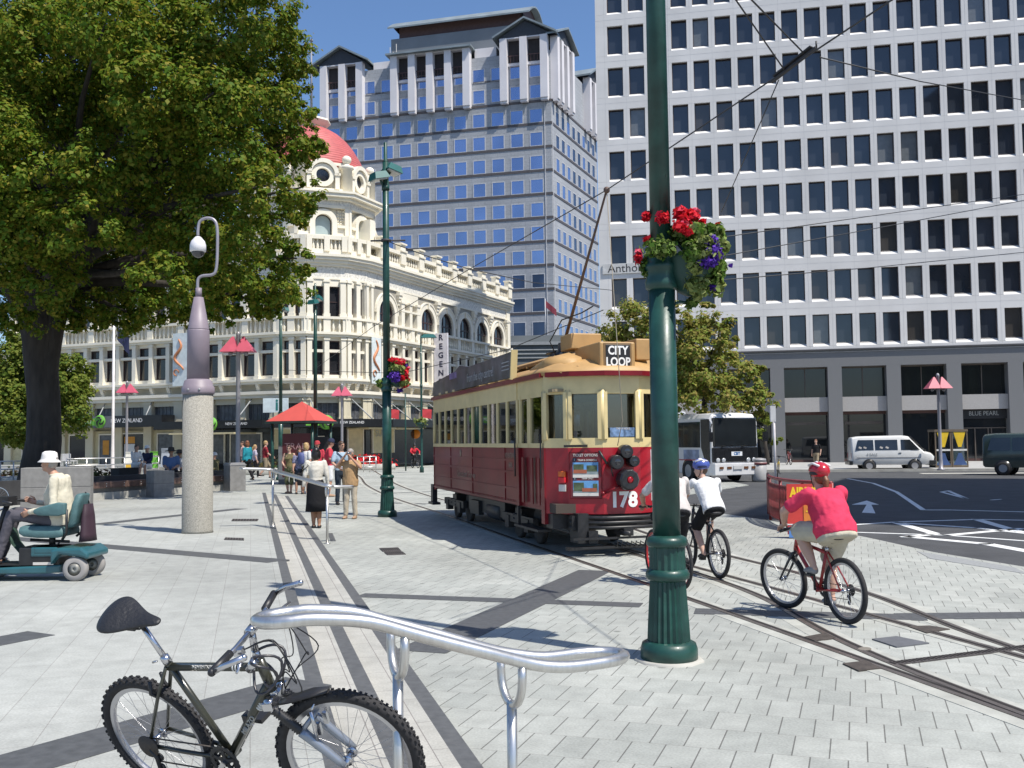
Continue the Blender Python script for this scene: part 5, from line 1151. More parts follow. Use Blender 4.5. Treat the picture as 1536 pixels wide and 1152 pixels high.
# ------------------------------------------------------------------ tram
TD=Vector((.273,-.962,0)).normalized()
TC=Vector((.526,16.8,0))                               # ground under the body's near front corner
TLat=Vector((-TD.y,TD.x,0)); TL=9.36; TWd=1.15
tb=TC-TD*TL+TLat*TWd                                    # rear centre
MARN=mk('tram_maroon',(.17,.008,.014),.38,var=.2,scale=2,coat=.12,spec=.25); REDT=mk('tram_red',(.32,.010,.020),.34,var=.12,scale=3,coat=.25)
CRM=mk('tram_cream',(.66,.53,.26),.4,var=.08,scale=4,coat=.2); TAN=mk('tram_tan_roof',(.43,.26,.10),.55,var=.12,scale=3,bump=.1,bscale=20); BLK=mk('tram_black',(.018,.018,.019),.45,var=.3,scale=10)
TGL=glass('tram_glass',(.62,.68,.66),.02,.5); GOLD=mk('faded_gold',(.30,.20,.15),.6)
tram=thing('tram','red and cream heritage tram numbered 178 with CITY LOOP blind at the stop','tram',tb,math.atan2(TD.y,TD.x))
L=TL; W=TWd
fr=[(L,-W),(L+.35,-.85),(L+.6,-.33),(L+.6,.33),(L+.35,.85),(L,W)]
rear=[(0,W),(-.3,.85),(-.5,.33),(-.5,-.33),(-.3,-.85),(0,-W)]
def wallseg(mb,a,b,z0,z1,t=.05):
    a=Vector((*a,0));b=Vector((*b,0)); d=(b-a).normalized(); n=Vector((d.y,-d.x,0)); A=[a,b,b-n*t,a-n*t]
    mb.prism([(p.x,p.y) for p in A],z0,z1)
PL=1.6                                                   # platform length
xs0,xs1=0.,L-PL
# lower panels
q=MB(); wallseg(q,(xs0,-W),(xs1,-W),.72,1.77); q.build('side_panel',MARN,tram,bevel=.01); q=MB(); wallseg(q,(xs1,W),(xs0,W),.72,1.77); q.build('side_panel',MARN,tram,bevel=.01)
q=MB()
for z in (.74,1.0,1.3,1.52): q.box(xs0,xs1,-W-.018,-W,z,z+.035); q.box(xs0,xs1,W,W+.018,z,z+.035)
for x in (xs0+.02,xs0+2.,xs0+4.2,xs1-.9,xs1-.05): q.box(x,x+.04,-W-.014,-W,.75,1.77)
for k in range(70): q.sph((xs0+.1+k*(xs1-.2)/70,-W-.002,.80),.012,5,4)
q.build('moulding',MARN,tram)
q=MB(); wallseg(q,(L,W-.04),(xs1,W-.04),.72,1.77); q.build('platform_panel',MARN,tram); q=MB(); wallseg(q,(xs1,-W+.04),(L,-W+.04),.72,1.77); q.box(xs1-.03,xs1+.12,-W-.02,-W+.08,.72,1.77); q.box(L-.16,L+.02,-W-.012,-W+.08,.5,1.77); q.build('platform_panel',MARN,tram)
q=MB()
for i in range(5): wallseg(q,fr[i],fr[i+1],.68,1.77)
q.build('dash_panel',REDT,tram); q=MB()
for i in range(5): wallseg(q,rear[i],rear[i+1],.68,1.77)
q.build('dash_panel',REDT,tram)
q=MB(); q.box(xs0,xs1,-W-.02,-W+.05,1.77,1.85); q.box(xs0,xs1,W-.05,W+.02,1.77,1.85)
for i in range(5): wallseg(q,fr[i],fr[i+1],1.77,1.93,.06); wallseg(q,rear[i],rear[i+1],1.77,1.93,.06)
q.box(xs1,L,-W,-W+.06,1.77,1.85); q.box(xs1,L,W-.06,W,1.77,1.85)
q.build('window_rail',CRM,tram)
# posts and header
q=MB(); NW=11; pit=(xs1-xs0)/NW
for i in range(NW+1):
    for s in (-1,1): x=xs0+pit*i; q.box(x-.055,x+.055,s*W-.05 if s>0 else -W-.01,s*W+.01 if s>0 else -W+.05,1.85,2.64)
for v in fr+rear: q.tube([(v[0]-.03*(1 if v[0]>1 else -1),v[1]*.97,1.9),(v[0]-.03*(1 if v[0]>1 else -1),v[1]*.97,2.72)],.065,6)
for a,b in ((fr[1],fr[2]),(fr[2],fr[3]),(fr[3],fr[4]),(fr[0],fr[1]),(fr[4],fr[5])):
    for t in (.08,.92): p=Vector(a).lerp(Vector(b),t); q.cbox((p.x,p.y,2.3),(.06,.06,.78),math.atan2(b[1]-a[1],b[0]-a[0]))
for x in (xs1+.12,xs1+.62,xs1+.72,L-.12):
    for s in (-1,1): q.box(x,x+.09,s*(W-.03)-.03,s*(W-.03)+.03,1.77,2.7)
q.split('window_post',CRM,tram)
q=MB(); q.box(xs0,xs1,-W-.012,-W+.05,2.64,2.98); q.box(xs0,xs1,W-.05,W+.012,2.64,2.98)
q.box(xs1,L,-W+.005,-W+.06,2.64,2.98); q.box(xs1,L,W-.06,W-.005,2.64,2.98)
for i in range(5): wallseg(q,fr[i],fr[i+1],2.66,2.98,.06); wallseg(q,rear[i],rear[i+1],2.66,2.98,.06)
q.build('letter_board',CRM,tram)
for i in range(NW):
    x0=xs0+pit*i+.055; x1=xs0+pit*(i+1)-.055
    q=MB(); q.box(x0,x1,-W+.015,-W+.022,1.85,2.64); q.build('side_window',TGL,tram)
    q=MB(); q.box(x0,x1,W-.022,W-.015,1.85,2.64); q.build('side_window',TGL,tram)
for i in range(5):
    q=MB(); wallseg(q,[c*.985 for c in fr[i]],[c*.985 for c in fr[i+1]],1.93,2.66,.008); q.build('front_window',TGL,tram)
q=MB(); q.box(xs1+.21,xs1+.62,-W+.03,-W+.04,1.77,2.64); q.box(xs1+.81,L-.12,-W+.03,-W+.04,1.77,2.64); q.build('door_window',TGL,tram)
q=MB(); q.box(xs1+.3,xs1+.42,-W-.02,-W+.0,.8,1.6); q.box(xs1+.85,xs1+.97,-W-.02,0-W,.8,1.6); q.box(xs1+1.25,xs1+1.37,-W-.02,-W,.8,1.6); q.build('door_panel',MARN,tram)
q=MB(); q.tube([(xs1+.02,-W-.06,1.25),(xs1+.02,-W-.06,1.95)],.015,6); q.tube([(L-.05,-W-.05,1.1),(L-.05,-W-.05,2.)],.012,6); q.build('grab_rail',BLK,tram)
q=MB(); q.cbox((L+.5,-.62,1.80),(.04,.9,.04),.45); q.build('wiper_bar',BLK,tram)
# interior: floor, seats, ceiling
q=MB(); q.box(-.3,L+.4,-W+.06,W-.06,.7,.85); q.build('floor',mk('tram_floor',(.06,.045,.035),.8),tram)
q=MB(); q.box(-.3,L+.3,-W+.06,W-.06,2.70,2.75); q.build('ceiling',mk('tram_ceiling',(.25,.2,.12),.7),tram)
for i in range(9):
    for s in (-1,1):
        q=MB(); x=xs0+.5+.82*i; q.box(x,x+.42,s*.62-.4,s*.62+.4,1.2,1.28); q.box(x+.4,x+.46,s*.62-.4,s*.62+.4,1.2,1.86); q.build('passenger_seat',mk('tram_seat',(.10,.04,.025),.5),tram)
q=MB(); q.box(xs1,xs1+.05,-W+.06,-.35,.85,2.7); q.box(xs1,xs1+.05,.35,W-.06,.85,2.7); q.build('bulkhead',mk('tram_wood',(.11,.055,.025),.4),tram)
q=MB(); q.lathe([(.14,.85),(.15,1.85),(.16,1.98),(.03,2.02)],12,(L+.12,.35,0)); q.build('controller',BLK,tram)
# roof
RS=[( -W-.03,2.98),(-W-.05,3.04),(-W*.94,3.11),(-.9,3.2),(-.55,3.28),(0,3.31),(.55,3.28),(.9,3.2),(W*.94,3.11),(W+.05,3.04),(W+.03,2.98)]
def roofring(x,s,zs=1.): return [(x,y*s,2.98+(z-2.98)*zs) for y,z in RS]
q=MB(); q.loft([roofring(-.56,.35,.35),roofring(-.33,.80,.6),roofring(.0,1.,.95)]+[roofring(x,1,1) for x in (.8,2.5,5,7.5)]+[roofring(L-.3,1,1),roofring(L,1,.95),roofring(L+.38,.80,.62),roofring(L+.66,.35,.3)]); q.build('roof',TAN,tram)
q=MB()
for i in range(5): wallseg(q,[c*1.014 for c in fr[i]],[c*1.014 for c in fr[i+1]],2.95,3.03,.1); 
q.box(0,L,-W-.07,-W+.02,2.955,3.035); q.box(0,L,W-.02,W+.07,2.955,3.035); q.build('roof_rim',MARN,tram)
q=MB(); CL=[(-.5,3.2),(-.5,3.42),(-.42,3.47),(0,3.52),(.42,3.47),(.5,3.42),(.5,3.2)]
q.loft([[(x,y*k,3.2+(z-3.2)*h) for y,z in CL] for x,k,h in ((.3,1,.3),(.8,1,1),(L-1.6,1,1),(L-.9,.9,.7))],smooth=False); q.build('clerestory',TAN,tram)
# hoods over the front platform and the destination box
for s in (-1,1):
    q=MB(); q.loft([[(L-1.4,s*.62,3.15),(L-1.4,s*1.0,3.1),(L-1.4,s*.95,3.2),(L-1.4,s*.65,3.3)],[(L-.4,s*.5,3.15),(L-.4,s*1.0,3.05),(L-.4,s*.95,3.32),(L-.4,s*.55,3.42)],[(L+.1,s*.45,3.1),(L+.1,s*.85,3.0),(L+.1,s*.8,3.2),(L+.1,s*.5,3.3)]]); q.build('roof_hood',TAN,tram)
q=MB(); q.cbox((L+.28,-.62,3.1),(.2,.22,.07),.5); q.build('roof_lamp',TAN,tram,bevel=.02)
q=MB(); q.box(L-.75,L+.5,-.32,.32,3.0,3.53); q.build('destination_box',TAN,tram,bevel=.03)
q=MB(); q.cbox((L+.505,0,3.28),(.02,.44,.40)); q.build('destination_blind',mk('blind_black',(.012,.012,.013),.5),tram,bevel=.05)
q=MB(); q.cbox((L+.503,0,3.28),(.012,.5,.46)); q.build('blind_surround',mk('blind_rim',(.2,.12,.05),.5),tram,bevel=.05)
Mx=lambda x,y,z:tplane((x,y,z),(0,1,0),(0,0,1))
for i,s in enumerate(('CITY','LOOP')): text('blind_lettering',s,Mx(L+.517,0,3.375-.19*i),.2,mk('blind_white',(.78,.78,.75),.6),tram,bold=.006,sx=.82)
q=MB(); q.box(L-1.15,L-.55,-.45,.12,3.5,3.78); q.build('resistor_box',TAN,tram,bevel=.02); q=MB(); q.box(L-.4,L+.2,.46,.72,3.25,3.62); q.build('roof_cover',TAN,tram,bevel=.02)
q=MB(); q.tube([(L-1.2,-.5,3.4),(L-1.3,-.6,3.7),(L-.9,-.5,4.05),(L-.4,-.3,4.12),(L-.1,-.2,4.2)],.012,6); q.build('hook_rod',BLK,tram)
q=MB()
for y in (-.62,.62): q.box(1.,L-1.2,y-.1,y+.1,3.3,3.36)
for i in range(12): q.box(.8+.62*i,.86+.62*i,-.75,.75,3.27,3.31)
q.build('trolley_plank',TAN,tram)
for i in range(9): q=MB(); q.cbox((1.0+.78*i,-W-.0,3.08),(.26,.09,.05)); q.build('roof_bracket',mk('bracket_cream',(.6,.47,.25),.5),tram)
# trolley pole: from its base on the roof to the wire
inv=Matrix.Translation(tb)@Matrix.Rotation(math.atan2(TD.y,TD.x),4,'Z'); inv.invert()
base=(L-2.3,0,3.5); tip=inv@TW
q=MB(); q.lathe([(.28,0),(.28,.08),(.12,.12),(.1,.3)],14,(base[0],base[1],3.48)); q.box(base[0]-.7,base[0]+.5,-.08,.08,3.55,3.62)
for i in range(4): q.tube([(base[0]-.1-.12*i,-.14,3.62),(base[0]-.6,-.14+.07*i,3.62)],.025,6)
q.build('trolley_base',BLK,tram)
q=MB(); q.tube([(base[0],0,3.72),tuple(tip)],[.035,.018],8); q.sph(tuple(tip),.055,8,6); q.build('trolley_pole',mk('pole_rust',(.10,.06,.045),.6),tram)
q=MB(); q.tube([tuple(tip),(L+.95,-.12,2.2),(L+.72,-.12,1.8)],.007,5); q.build('trolley_rope',mk('rope',(.3,.26,.2),.8),tram)
# advertising boards standing on the roof edge
BRD=mk('advert_dark',(.035,.034,.04),.35,var=.7,scale=2.5,c2=(.10,.09,.11)); 
q=MB(); q.prism([(.15,3.06),(5.0,3.06),(5.0,3.40),(4.75,3.46),(3.9,3.55),(3.2,3.62),(2.7,3.52),(.15,3.40)],-W-.04,-W,'y'); b1=q.build('advert_board',BRD,tram)
q=MB(); q.prism([(3.1,3.06),(L-1.65,3.06),(L-1.55,3.54),(3.1,3.50)],-W-.09,-W-.05,'y'); q.build('advert_board',BRD,tram)
q=MB(); q.prism([(L-1.66,3.02),(L-1.61,3.02),(L-1.51,3.56),(L-1.55,3.56)],-W-.12,-W-.0,'y'); q.build('board_edge',CRM,tram)
SL_=lambda x,z,o=.005:tplane((x,-W-o,z),(1,0,0),(0,0,1))
text('advert_lettering','from the city centre!',SL_(5.3,3.26,.095),.27,mk('faded_white',(.33,.33,.34),.6),tram)
q=MB()
for z in (3.22,3.29,3.36): q.box(L-2.3,L-1.8,-W-.1,-W-.09,z,z+.02)
q.build('advert_lines',mk('faded_white',(0,0,0)),tram)
q=MB(); q.box(2.2,3.2,-W-.055,-W-.04,3.36,3.5); q.build('advert_picture',mk('advert_purple',(.16,.12,.30),.4,var=.5,scale=4),tram)
text('side_lettering','Christchurch Tramway',SL_(3.6,1.16,.004),.2,GOLD,tram,sx=.95); text('side_lettering','NO ENTRANCE',SL_(xs1-.48,1.62,.004),.14,GOLD,tram,sx=.8); text('side_lettering','HERE',SL_(xs1-.48,1.44,.004),.14,GOLD,tram,sx=.8)
q=MB(); q.tube([(3.1,-W-.004,1.63),(3.1,-W-.008,1.63)],.085,14); q.build('crest',GOLD,tram)
# front fittings
FX=L+.6
q=MB()
for y,z,r_ in ((.02,1.70,.115),(-.15,1.53,.12),(.15,1.54,.095)):
    q.M=Matrix.Translation((FX,y,z))@Euler((0,PI/2,0)).to_matrix().to_4x4(); q.lathe([(r_*.8,0),(r_,.04),(r_,.16),(r_*.9,.2),(r_*.86,.2)],18)
q.M=None; o=q.build('headlamp',mk('lamp_black',(.02,.02,.022),.3),tram)
q=MB()
for y,z,r_ in ((.02,1.70,.115),(-.15,1.53,.12),(.15,1.54,.095)): q.M=Matrix.Translation((FX+.185,y,z))@Euler((0,PI/2,0)).to_matrix().to_4x4(); q.lathe([(r_*.84,0),(r_*.6,.012),(r_*.2,.02)],18)
q.build('headlamp_lens',mk('dark_lens',(.02,.02,.025),.06,spec=.9),o)
q=MB(); q.M=Matrix.Translation((FX,.04,1.24))@Euler((0,PI/2,0)).to_matrix().to_4x4(); q.lathe([(.16,0),(.175,.05),(.175,.22),(.15,.25),(.06,.25),(.06,.2)],10,smooth=False); h=q.build('main_headlight',mk('lamp_black',(0,0,0)),tram)
q=MB(); q.M=Matrix.Translation((FX+.25,.04,1.24))@Euler((0,PI/2,0)).to_matrix().to_4x4(); q.lathe([(.055,0),(.03,.012)],14); q.build('red_lens',mk('red_lens',(.35,.01,.02),.2),h)
q=MB(); q.tube([(FX+.05,-.42,1.72),(FX+.1,-.3,1.5)],.02,8); q.tube([(FX+.12,-.2,1.55),(FX+.16,-.25,1.4),(FX+.1,-.2,1.3)],.012,6); q.build('brake_hose',BLK,tram)
q=MB(); q.tube([(FX+.05,-.34,1.02),(FX+.14,-.1,1.14)],.02,8); q.sph((FX+.05,-.36,1.02),.035); q.build('lever',MARN,tram)
text('fleet_number','178',Mx(FX+.006,.02,.90),.34,mk('number_white',(.80,.79,.76),.5),tram,bold=.014,sx=.95)
# posters on the left front facet
a=Vector(fr[1]);b=Vector(fr[2]); fa=math.atan2(b.y-a.y,b.x-a.x); fd=(b-a).normalized(); fn=Vector((fd.y,-fd.x))
def facetM(t,z,o=.012): p=a.lerp(b,t)+fn*o; return Matrix.Translation((p.x,p.y,z))@Matrix.Rotation(fa,4,'Z')@Euler((PI/2,0,0)).to_matrix().to_4x4()
def fbox(x0,x1,z0,z1,o,th,nm,mt,par=None,bev=0):
    q=MB(); q.M=facetM(.5,0,o); q.box(x0,x1,z0,z1,-th,th); return q.build(nm,mt,par or tram,bevel=bev)
PW=.25
fbox(-PW-.02,PW+.02,.93,1.70,.0,.025,'poster_frame',MARN); fbox(-PW,PW,.95,1.68,.018,.012,'poster',mk('poster_maroon',(.15,.02,.025),.4))
WH=mk('poster_white',(.62,.58,.53),.5); SKY=mk('poster_sky',(.12,.30,.55),.5,var=.3,scale=6); TRE=mk('poster_tree',(.07,.10,.05),.6,var=.5,scale=14); TRM=mk('poster_tram',(.35,.10,.05),.6); ROAD=mk('poster_ground',(.22,.27,.28),.6,var=.3,scale=9)
for k,z in enumerate((1.28,.98)):
    fbox(-PW+.04,PW-.04,z,z+.25,.031,.002,'poster_picture',SKY); fbox(-PW+.04,PW-.04,z,z+.1,.034,.001,'poster_ground_area',ROAD); fbox(-PW+.05,-.03,z+.08,z+.22,.035,.001,'poster_trees',TRE); fbox(.02+.1*k,PW-.06,z+.1,z+.2,.0352,.001,'poster_trees',TRE); fbox(-.2+.14*k,.02+.16*k,z+.07,z+.13,.0365,.001,'poster_tram_picture',TRM); fbox(-PW+.04,PW-.04,z-.0,z+.05,.0366,.001,'poster_strip',WH)
    fbox(-PW+.04,-PW+.1,z+.26,z+.32,.033,.001,'poster_number_box',mk('poster_dark',(.02,.03,.06),.5))
for s_,z,sz,mt in (('TICKET OPTIONS',1.645,.062,WH),('TRAM & GONDOLA',1.565,.042,WH),('TRAM ONLY',1.265,.042,WH)): 
    M_=facetM(.5,0,.034)@Matrix.Translation((.0 if sz>.05 else .03,z,0)); text('poster_lettering',s_,M_,sz,mt,tram,bold=.001,sx=.84)
for s_,z in (('1',1.57),('2',1.27)): text('poster_lettering',s_,facetM(.5,0,.036)@Matrix.Translation((-PW+.07,z,0)),.05,WH,tram)
a2=Vector(fr[0]);b2=Vector(fr[1]); 
p=a2.lerp(b2,.78); q=MB(); q.cbox((p.x+.03,p.y-.03,1.34),(.13,.05,.09),math.atan2(b2.y-a2.y,b2.x-a2.x)); q.build('marker_light',mk('marker_orange',(.6,.12,.02),.3),tram,bevel=.01); q=MB(); q.cbox((p.x+.03,p.y-.03,1.24),(.13,.05,.09),math.atan2(b2.y-a2.y,b2.x-a2.x)); q.build('marker_light',mk('marker_red',(.55,.02,.03),.3),tram,bevel=.01)
q=MB(); q.cbox((p.x+.02,p.y-.02,1.11),(.13,.02,.11),math.atan2(b2.y-a2.y,b2.x-a2.x)); q.build('small_sticker',WH,tram)
q=MB(); q.cbox((L+.48,.58,1.3),(.03,.44,.85),-.44); q.build('white_poster',mk('poster_plain',(.70,.68,.66),.5),tram)
q=MB(); q.cbox((FX-.01,.03,2.02),(.02,.46,.15)); q.build('window_advert',mk('advert_strip',(.14,.22,.36),.4,var=.6,scale=14),tram); text('advert_lettering','TRAM RIDES',Mx(FX+.002,.03,2.075),.045,WH,tram)
q=MB(); q.tube([(L+.42,.82,2.05),(L+.55,.95,2.08)],.012,6); q.cbox((L+.55,.98,2.08),(.06,.05,.16)); q.tube([(L+.5,-.7,2.0),(L+.58,-.78,2.)],.012,6); q.cbox((L+.58,-.8,2.0),(.04,.05,.1)); q.build('mirror',BLK,tram)
# bumper, coupler, lifeguard, trucks
q=MB(); 
for z in (.47,.55,.63):
    q.tube([(L+.42,-.86,z),(L+.74,-.3,z),(L+.74,.3,z),(L+.42,.86,z)],.03,8)
q.build('bumper_bar',BLK,tram,)
q=MB(); q.box(L-.3,L+.5,-.85,.85,.42,.66); q.box(L-.1,L+.25,-1.1,1.1,.44,.68); q.build('headstock',BLK,tram)
q=MB(); q.box(L+.4,L+.85,-.08,.08,.34,.46); q.tube([(L+.7,-.1,.4),(L+.95,-.02,.38)],.04,8); q.build('coupler',BLK,tram)
q=MB(); q.box(L+.2,L+.6,-.78,-.6,.22,.7); q.box(L+.5,L+.66,-.62,-.46,.22,.42); q.build('step_iron',BLK,tram)
q=MB()
for z,x in ((.3,L+.7),(.16,L+.75)): q.bar((x,-.9,z),(x,.95,z),.04,.035)
for i in range(14): y=-.2+.08*i; q.tube([(L+.5,y,.2),(L+.82,y,.17),(L+.86,y,.26)],.008,5)
q.bar((L+.5,-.95,.13),(L+.5,.95,.13),.1,.05); q.build('lifeguard_tray',BLK,tram)
for xc in (1.5,L-2.3):
    q=MB(); q.box(xc-1.05,xc+1.05,-.98,-.88,.34,.5); q.box(xc-1.05,xc+1.05,.88,.98,.34,.5); q.box(xc-.2,xc+.2,-.95,.95,.35,.62)
    for s in (-1,1):
        for x in (xc-.65,xc+.65): q.box(x-.13,x+.13,s*.93-.07,s*.93+.07,.22,.46)
        for k in range(4): q.lathe([(.06,.36+.04*k),(.08,.38+.04*k),(.06,.4+.04*k)],8,(xc+.2*(-1)**k,s*.93,0))
    q.build('truck_frame',BLK,tram)
    for x in (xc-.65,xc+.65):
        for s in (-1,1):
            q=MB(); q.M=Matrix.Translation((x,s*.71,.34))@Euler((PI/2,0,0)).to_matrix().to_4x4(); q.lathe([(.1,-.05),(.3,-.05),(.335,-.045),(.335,.045),(.3,.05),(.1,.05)],20); q.build('wheel',RUST,tram)
q=MB(); q.box(3.,6.1,-.95,.95,.36,.7); q.box(3.4,4.2,-1.02,-.9,.3,.6); q.M=Matrix.Translation((5.2,-.8,.45))@Euler((0,PI/2,0)).to_matrix().to_4x4(); q.lathe([(.18,-.5),(.2,-.48),(.2,.48),(.18,.5)],14); q.M=None; q.build('underframe_box',BLK,tram)
q=MB(); q.box(xs1+.05,L-.1,-W-.1,-W+.15,.36,.40); q.box(xs1+.1,xs1+.15,-W-.05,-W,.36,.72); q.box(-.3,.3,-W-.1,-W+.1,.3,.36); q.box(-.35,-.1,-W-.02,-W+.1,.3,.8); q.split('step',BLK,tram)
# ------------------------------------------------------------------ wheels for road vehicles
TYRE=mk('tyre_rubber',(.02,.02,.021),.8,var=.2,scale=30); HUBC=mk('hub_grey',(.30,.30,.31),.45)
def rwheel(par,x,y,r,w,s):
    q=MB(); q.M=Matrix.Translation((x,y,r))@Euler((PI/2,0,0)).to_matrix().to_4x4(); q.lathe([(r*.6,-w/2),(r*.93,-w/2),(r,-w/2+.03),(r,w/2-.03),(r*.93,w/2),(r*.6,w/2)],24,cap=False); t=q.build('wheel',TYRE,par)
    q=MB(); q.M=Matrix.Translation((x,y-s*0,r))@Euler((PI/2,0,0)).to_matrix().to_4x4(); q.lathe([(r*.62,-w/2+.01),(r*.5,-w/2+.05),(r*.2,-w/2+.02),(r*.2,w/2-.02),(r*.5,w/2-.05),(r*.62,w/2-.01)],20,smooth=False)
    q.build('rim',HUBC,t)
    q=MB()
    for k in range(6):
        a=PI*k/3; q.M=Matrix.Translation((x+r*.42*math.cos(a),y,r+r*.42*math.sin(a)))@Euler((PI/2,0,0)).to_matrix().to_4x4(); q.lathe([(r*.08,-w/2+.025),(r*.08,w/2-.025)],8)
    q.build('rim_hole',mk('rim_dark',(.03,.03,.03),.6),t)
CGL=mk('car_glass',(.015,.018,.02),.04,spec=.9,var=.3,scale=1.5)
# ---- bus
bd=Vector((.35,-.937,0)).normalized(); bf=gp(1104,723); 
bus=thing('tour_bus','white tour bus with large dark windscreen parked beyond the tram under the tree','bus',bf,math.atan2(bd.y,bd.x))
BW=mk('bus_white',(.66,.66,.67),.3,var=.05,coat=.4); BBK=mk('bus_black',(.014,.015,.017),.25,var=.2); BL=10.5; h=1.2
def bring(x,zt,zb=.35,k=1.): return [(x,-h*k,zb),(x,-h*k,1.3),(x,-h*.985*k,zt-.25),(x,-h*.88*k,zt-.05),(x,-.5*k,zt),(x,.5*k,zt),(x,h*.88*k,zt-.05),(x,h*.985*k,zt-.25),(x,h*k,1.3),(x,h*k,zb)]
q=MB(); q.loft([bring(-BL,2.9),bring(-BL+.3,3.0),bring(-.6,3.02),bring(-.2,2.98,.35,.995),bring(-.02,2.8,.38,.97)],smooth=False); q.build('body',BW,bus,bevel=.04)
q=MB(); q.box(-.3,.035,-1.1,1.1,1.52,2.78); q.build('windscreen',CGL,bus,bevel=.06)
q=MB(); q.box(-.3,.03,-1.15,1.15,.86,1.5); q.build('front_panel',BBK,bus,bevel=.04)
q=MB(); q.loft([[(-.5,-1.22,.28),(.12,-1.1,.3),(.16,0,.3),(.12,1.1,.3),(-.5,1.22,.28)],[(-.5,-1.23,.82),(.14,-1.12,.82),(.2,0,.82),(.14,1.12,.82),(-.5,1.23,.82)]],smooth=False); q.build('bumper',BW,bus,bevel=.03)
for y in (-.8,-.42,.42,.8): q=MB(); q.cbox((.155,y,.62),(.06,.22 if abs(y)<.6 else .18,.1)); q.build('bumper_light',mk('amber_dark',(.12,.05,.02),.3),bus)
for y in (-.9,-.62,.62,.9): q=MB(); q.M=Matrix.Translation((.03,y,.95))@Euler((0,PI/2,0)).to_matrix().to_4x4(); q.lathe([(.09,0),(.1,.03),(.06,.05)],14); q.build('headlight',mk('headlight_glass',(.4,.42,.44),.1,spec=.9),bus)
q=MB(); q.cbox((.19,0,.64),(.05,.44,.16)); q.build('number_plate',mk('plate_white',(.5,.5,.5),.5),bus)
q=MB(); q.cbox((.04,.05,1.22),(.02,.54,.18)); q.build('name_plate',mk('plate_bright',(.7,.72,.74),.4),bus); text('name_lettering','CBT',Mx(.053,.05,1.22),.17,mk('plate_blue',(.03,.12,.3),.5),bus,bold=.008)
for s in (-1,1):
    q=MB(); 
    for i in range(6): q.box(-1.6-1.5*i-.75,-1.6-1.5*i+.72,s*h-.02 if s>0 else -h-.015,s*h+.015 if s>0 else -h+.02,1.5,2.62)
    q.build('side_window',CGL,bus)
    q=MB(); q.prism([(-.12,.8),(-.12,2.72),(-.8,2.72),(-.8,1.5),(-.45,.8)],s*h-.012 if s>0 else -h-.014,s*h+.014 if s>0 else -h+.012,'y'); q.build('door_panel',BBK,bus)
    q=MB(); q.box(-2.3,-1.,-h-.016 if s<0 else h,-h if s<0 else h+.016,.98,1.4); q.build('picture_panel',mk('bus_picture',(.22,.27,.40),.4,var=.4,scale=3),bus); q=MB(); q.box(-3.2,-.9,-h-.018 if s<0 else h,-h if s<0 else h+.018,.93,.97); q.build('red_stripe',mk('bus_red',(.4,.03,.05),.4),bus)
    for x in (-1.9,-BL+2.): rwheel(bus,x,s*(h-.1),.47,.28,s)
    q=MB(); q.M=Matrix.Translation((-1.9,s*h,.47))@Euler((PI/2,0,0)).to_matrix().to_4x4(); q.lathe([(.56,-.012),(.56,.012)],24); q.build('wheel_arch',BBK,bus)
    q=MB(); q.tube([(.0,s*1.15,2.5),(.25,s*1.35,2.3),(.25,s*1.38,2.15)],.025,6); q.cbox((.25,s*1.38,1.95),(.1,.22,.42)); q.build('mirror',BBK,bus)
q=MB(); q.bar((.055,-.75,1.5),(.055,-.15,1.62),.02,.02); q.bar((.055,.25,1.5),(.055,.85,1.6),.02,.02); q.build('wiper',BBK,bus)
q=MB(); q.box(-.35,-.1,-.9,-.4,1.55,1.7); q.box(-.35,-.1,.5,.9,1.55,1.68); q.build('dashboard_paper',WH,bus)
b2_=dp(1005,640,62)*G0
t=thing('second_bus','pale grey bus roof and side showing behind the first bus and the post','bus',b2_,math.atan2(bd.y,bd.x)); q=MB(); q.box(-9,0,-1.2,1.2,.35,3.6); q.build('body',mk('bus_grey',(.4,.42,.45),.4),t,bevel=.15); q=MB(); q.box(-8.6,-.3,-1.22,-1.19,1.6,2.9); q.box(.0,.02,-1.05,1.05,1.5,3.); q.build('side_window',CGL,t)
for x in (-1.8,-7):
    for s in (-1,1): rwheel(t,x,s*1.05,.46,.26,s)
# ---- vans
def van(label,loc,rz,L,prof,mat,stripe=None,mesh_w=.84,group=None):
    "prof: stations (x, z bottom, z belt, z roof, half width belt, half width roof) from tail to nose"
    t=thing('parked_van',label,'van',loc,rz,group)
    def ring(p): x,zb,zt,zr,wb,wr=p; zm=(zb+zt)/2; return [(x,-wb*.94,zb),(x,-wb*1.01,zm),(x,-wb,zt),(x,-wr,zr-.07),(x,-wr+.16,zr),(x,wr-.16,zr),(x,wr,zr-.07),(x,wb,zt),(x,wb*1.01,zm),(x,wb*.94,zb)]
    q=MB(); q.loft([ring(p) for p in prof],smooth=True); o=q.build('body',mat,t,bevel=.025)
    return t
VW=mk('van_white',(.68,.68,.66),.3,var=.05,coat=.5)
vb=gp(1336,706); vd=Vector((.985,-.17,0)).normalized()
P_=[(-2.15,.42,1.0,1.72,.72,.62),(-2.08,.36,1.02,1.84,.8,.66),(-1.7,.34,1.02,1.9,.84,.68),(.5,.34,1.02,1.93,.84,.69),(.85,.34,1.02,1.88,.84,.68),(1.25,.34,1.0,1.45,.84,.72),(1.6,.34,.98,1.08,.84,.8),(1.95,.36,.9,.98,.83,.8),(2.1,.4,.78,.86,.76,.74)]
van1=van('white parked van with side windows, facing right, beside the telephone boxes',vb,math.atan2(vd.y,vd.x),4.3,P_,VW)
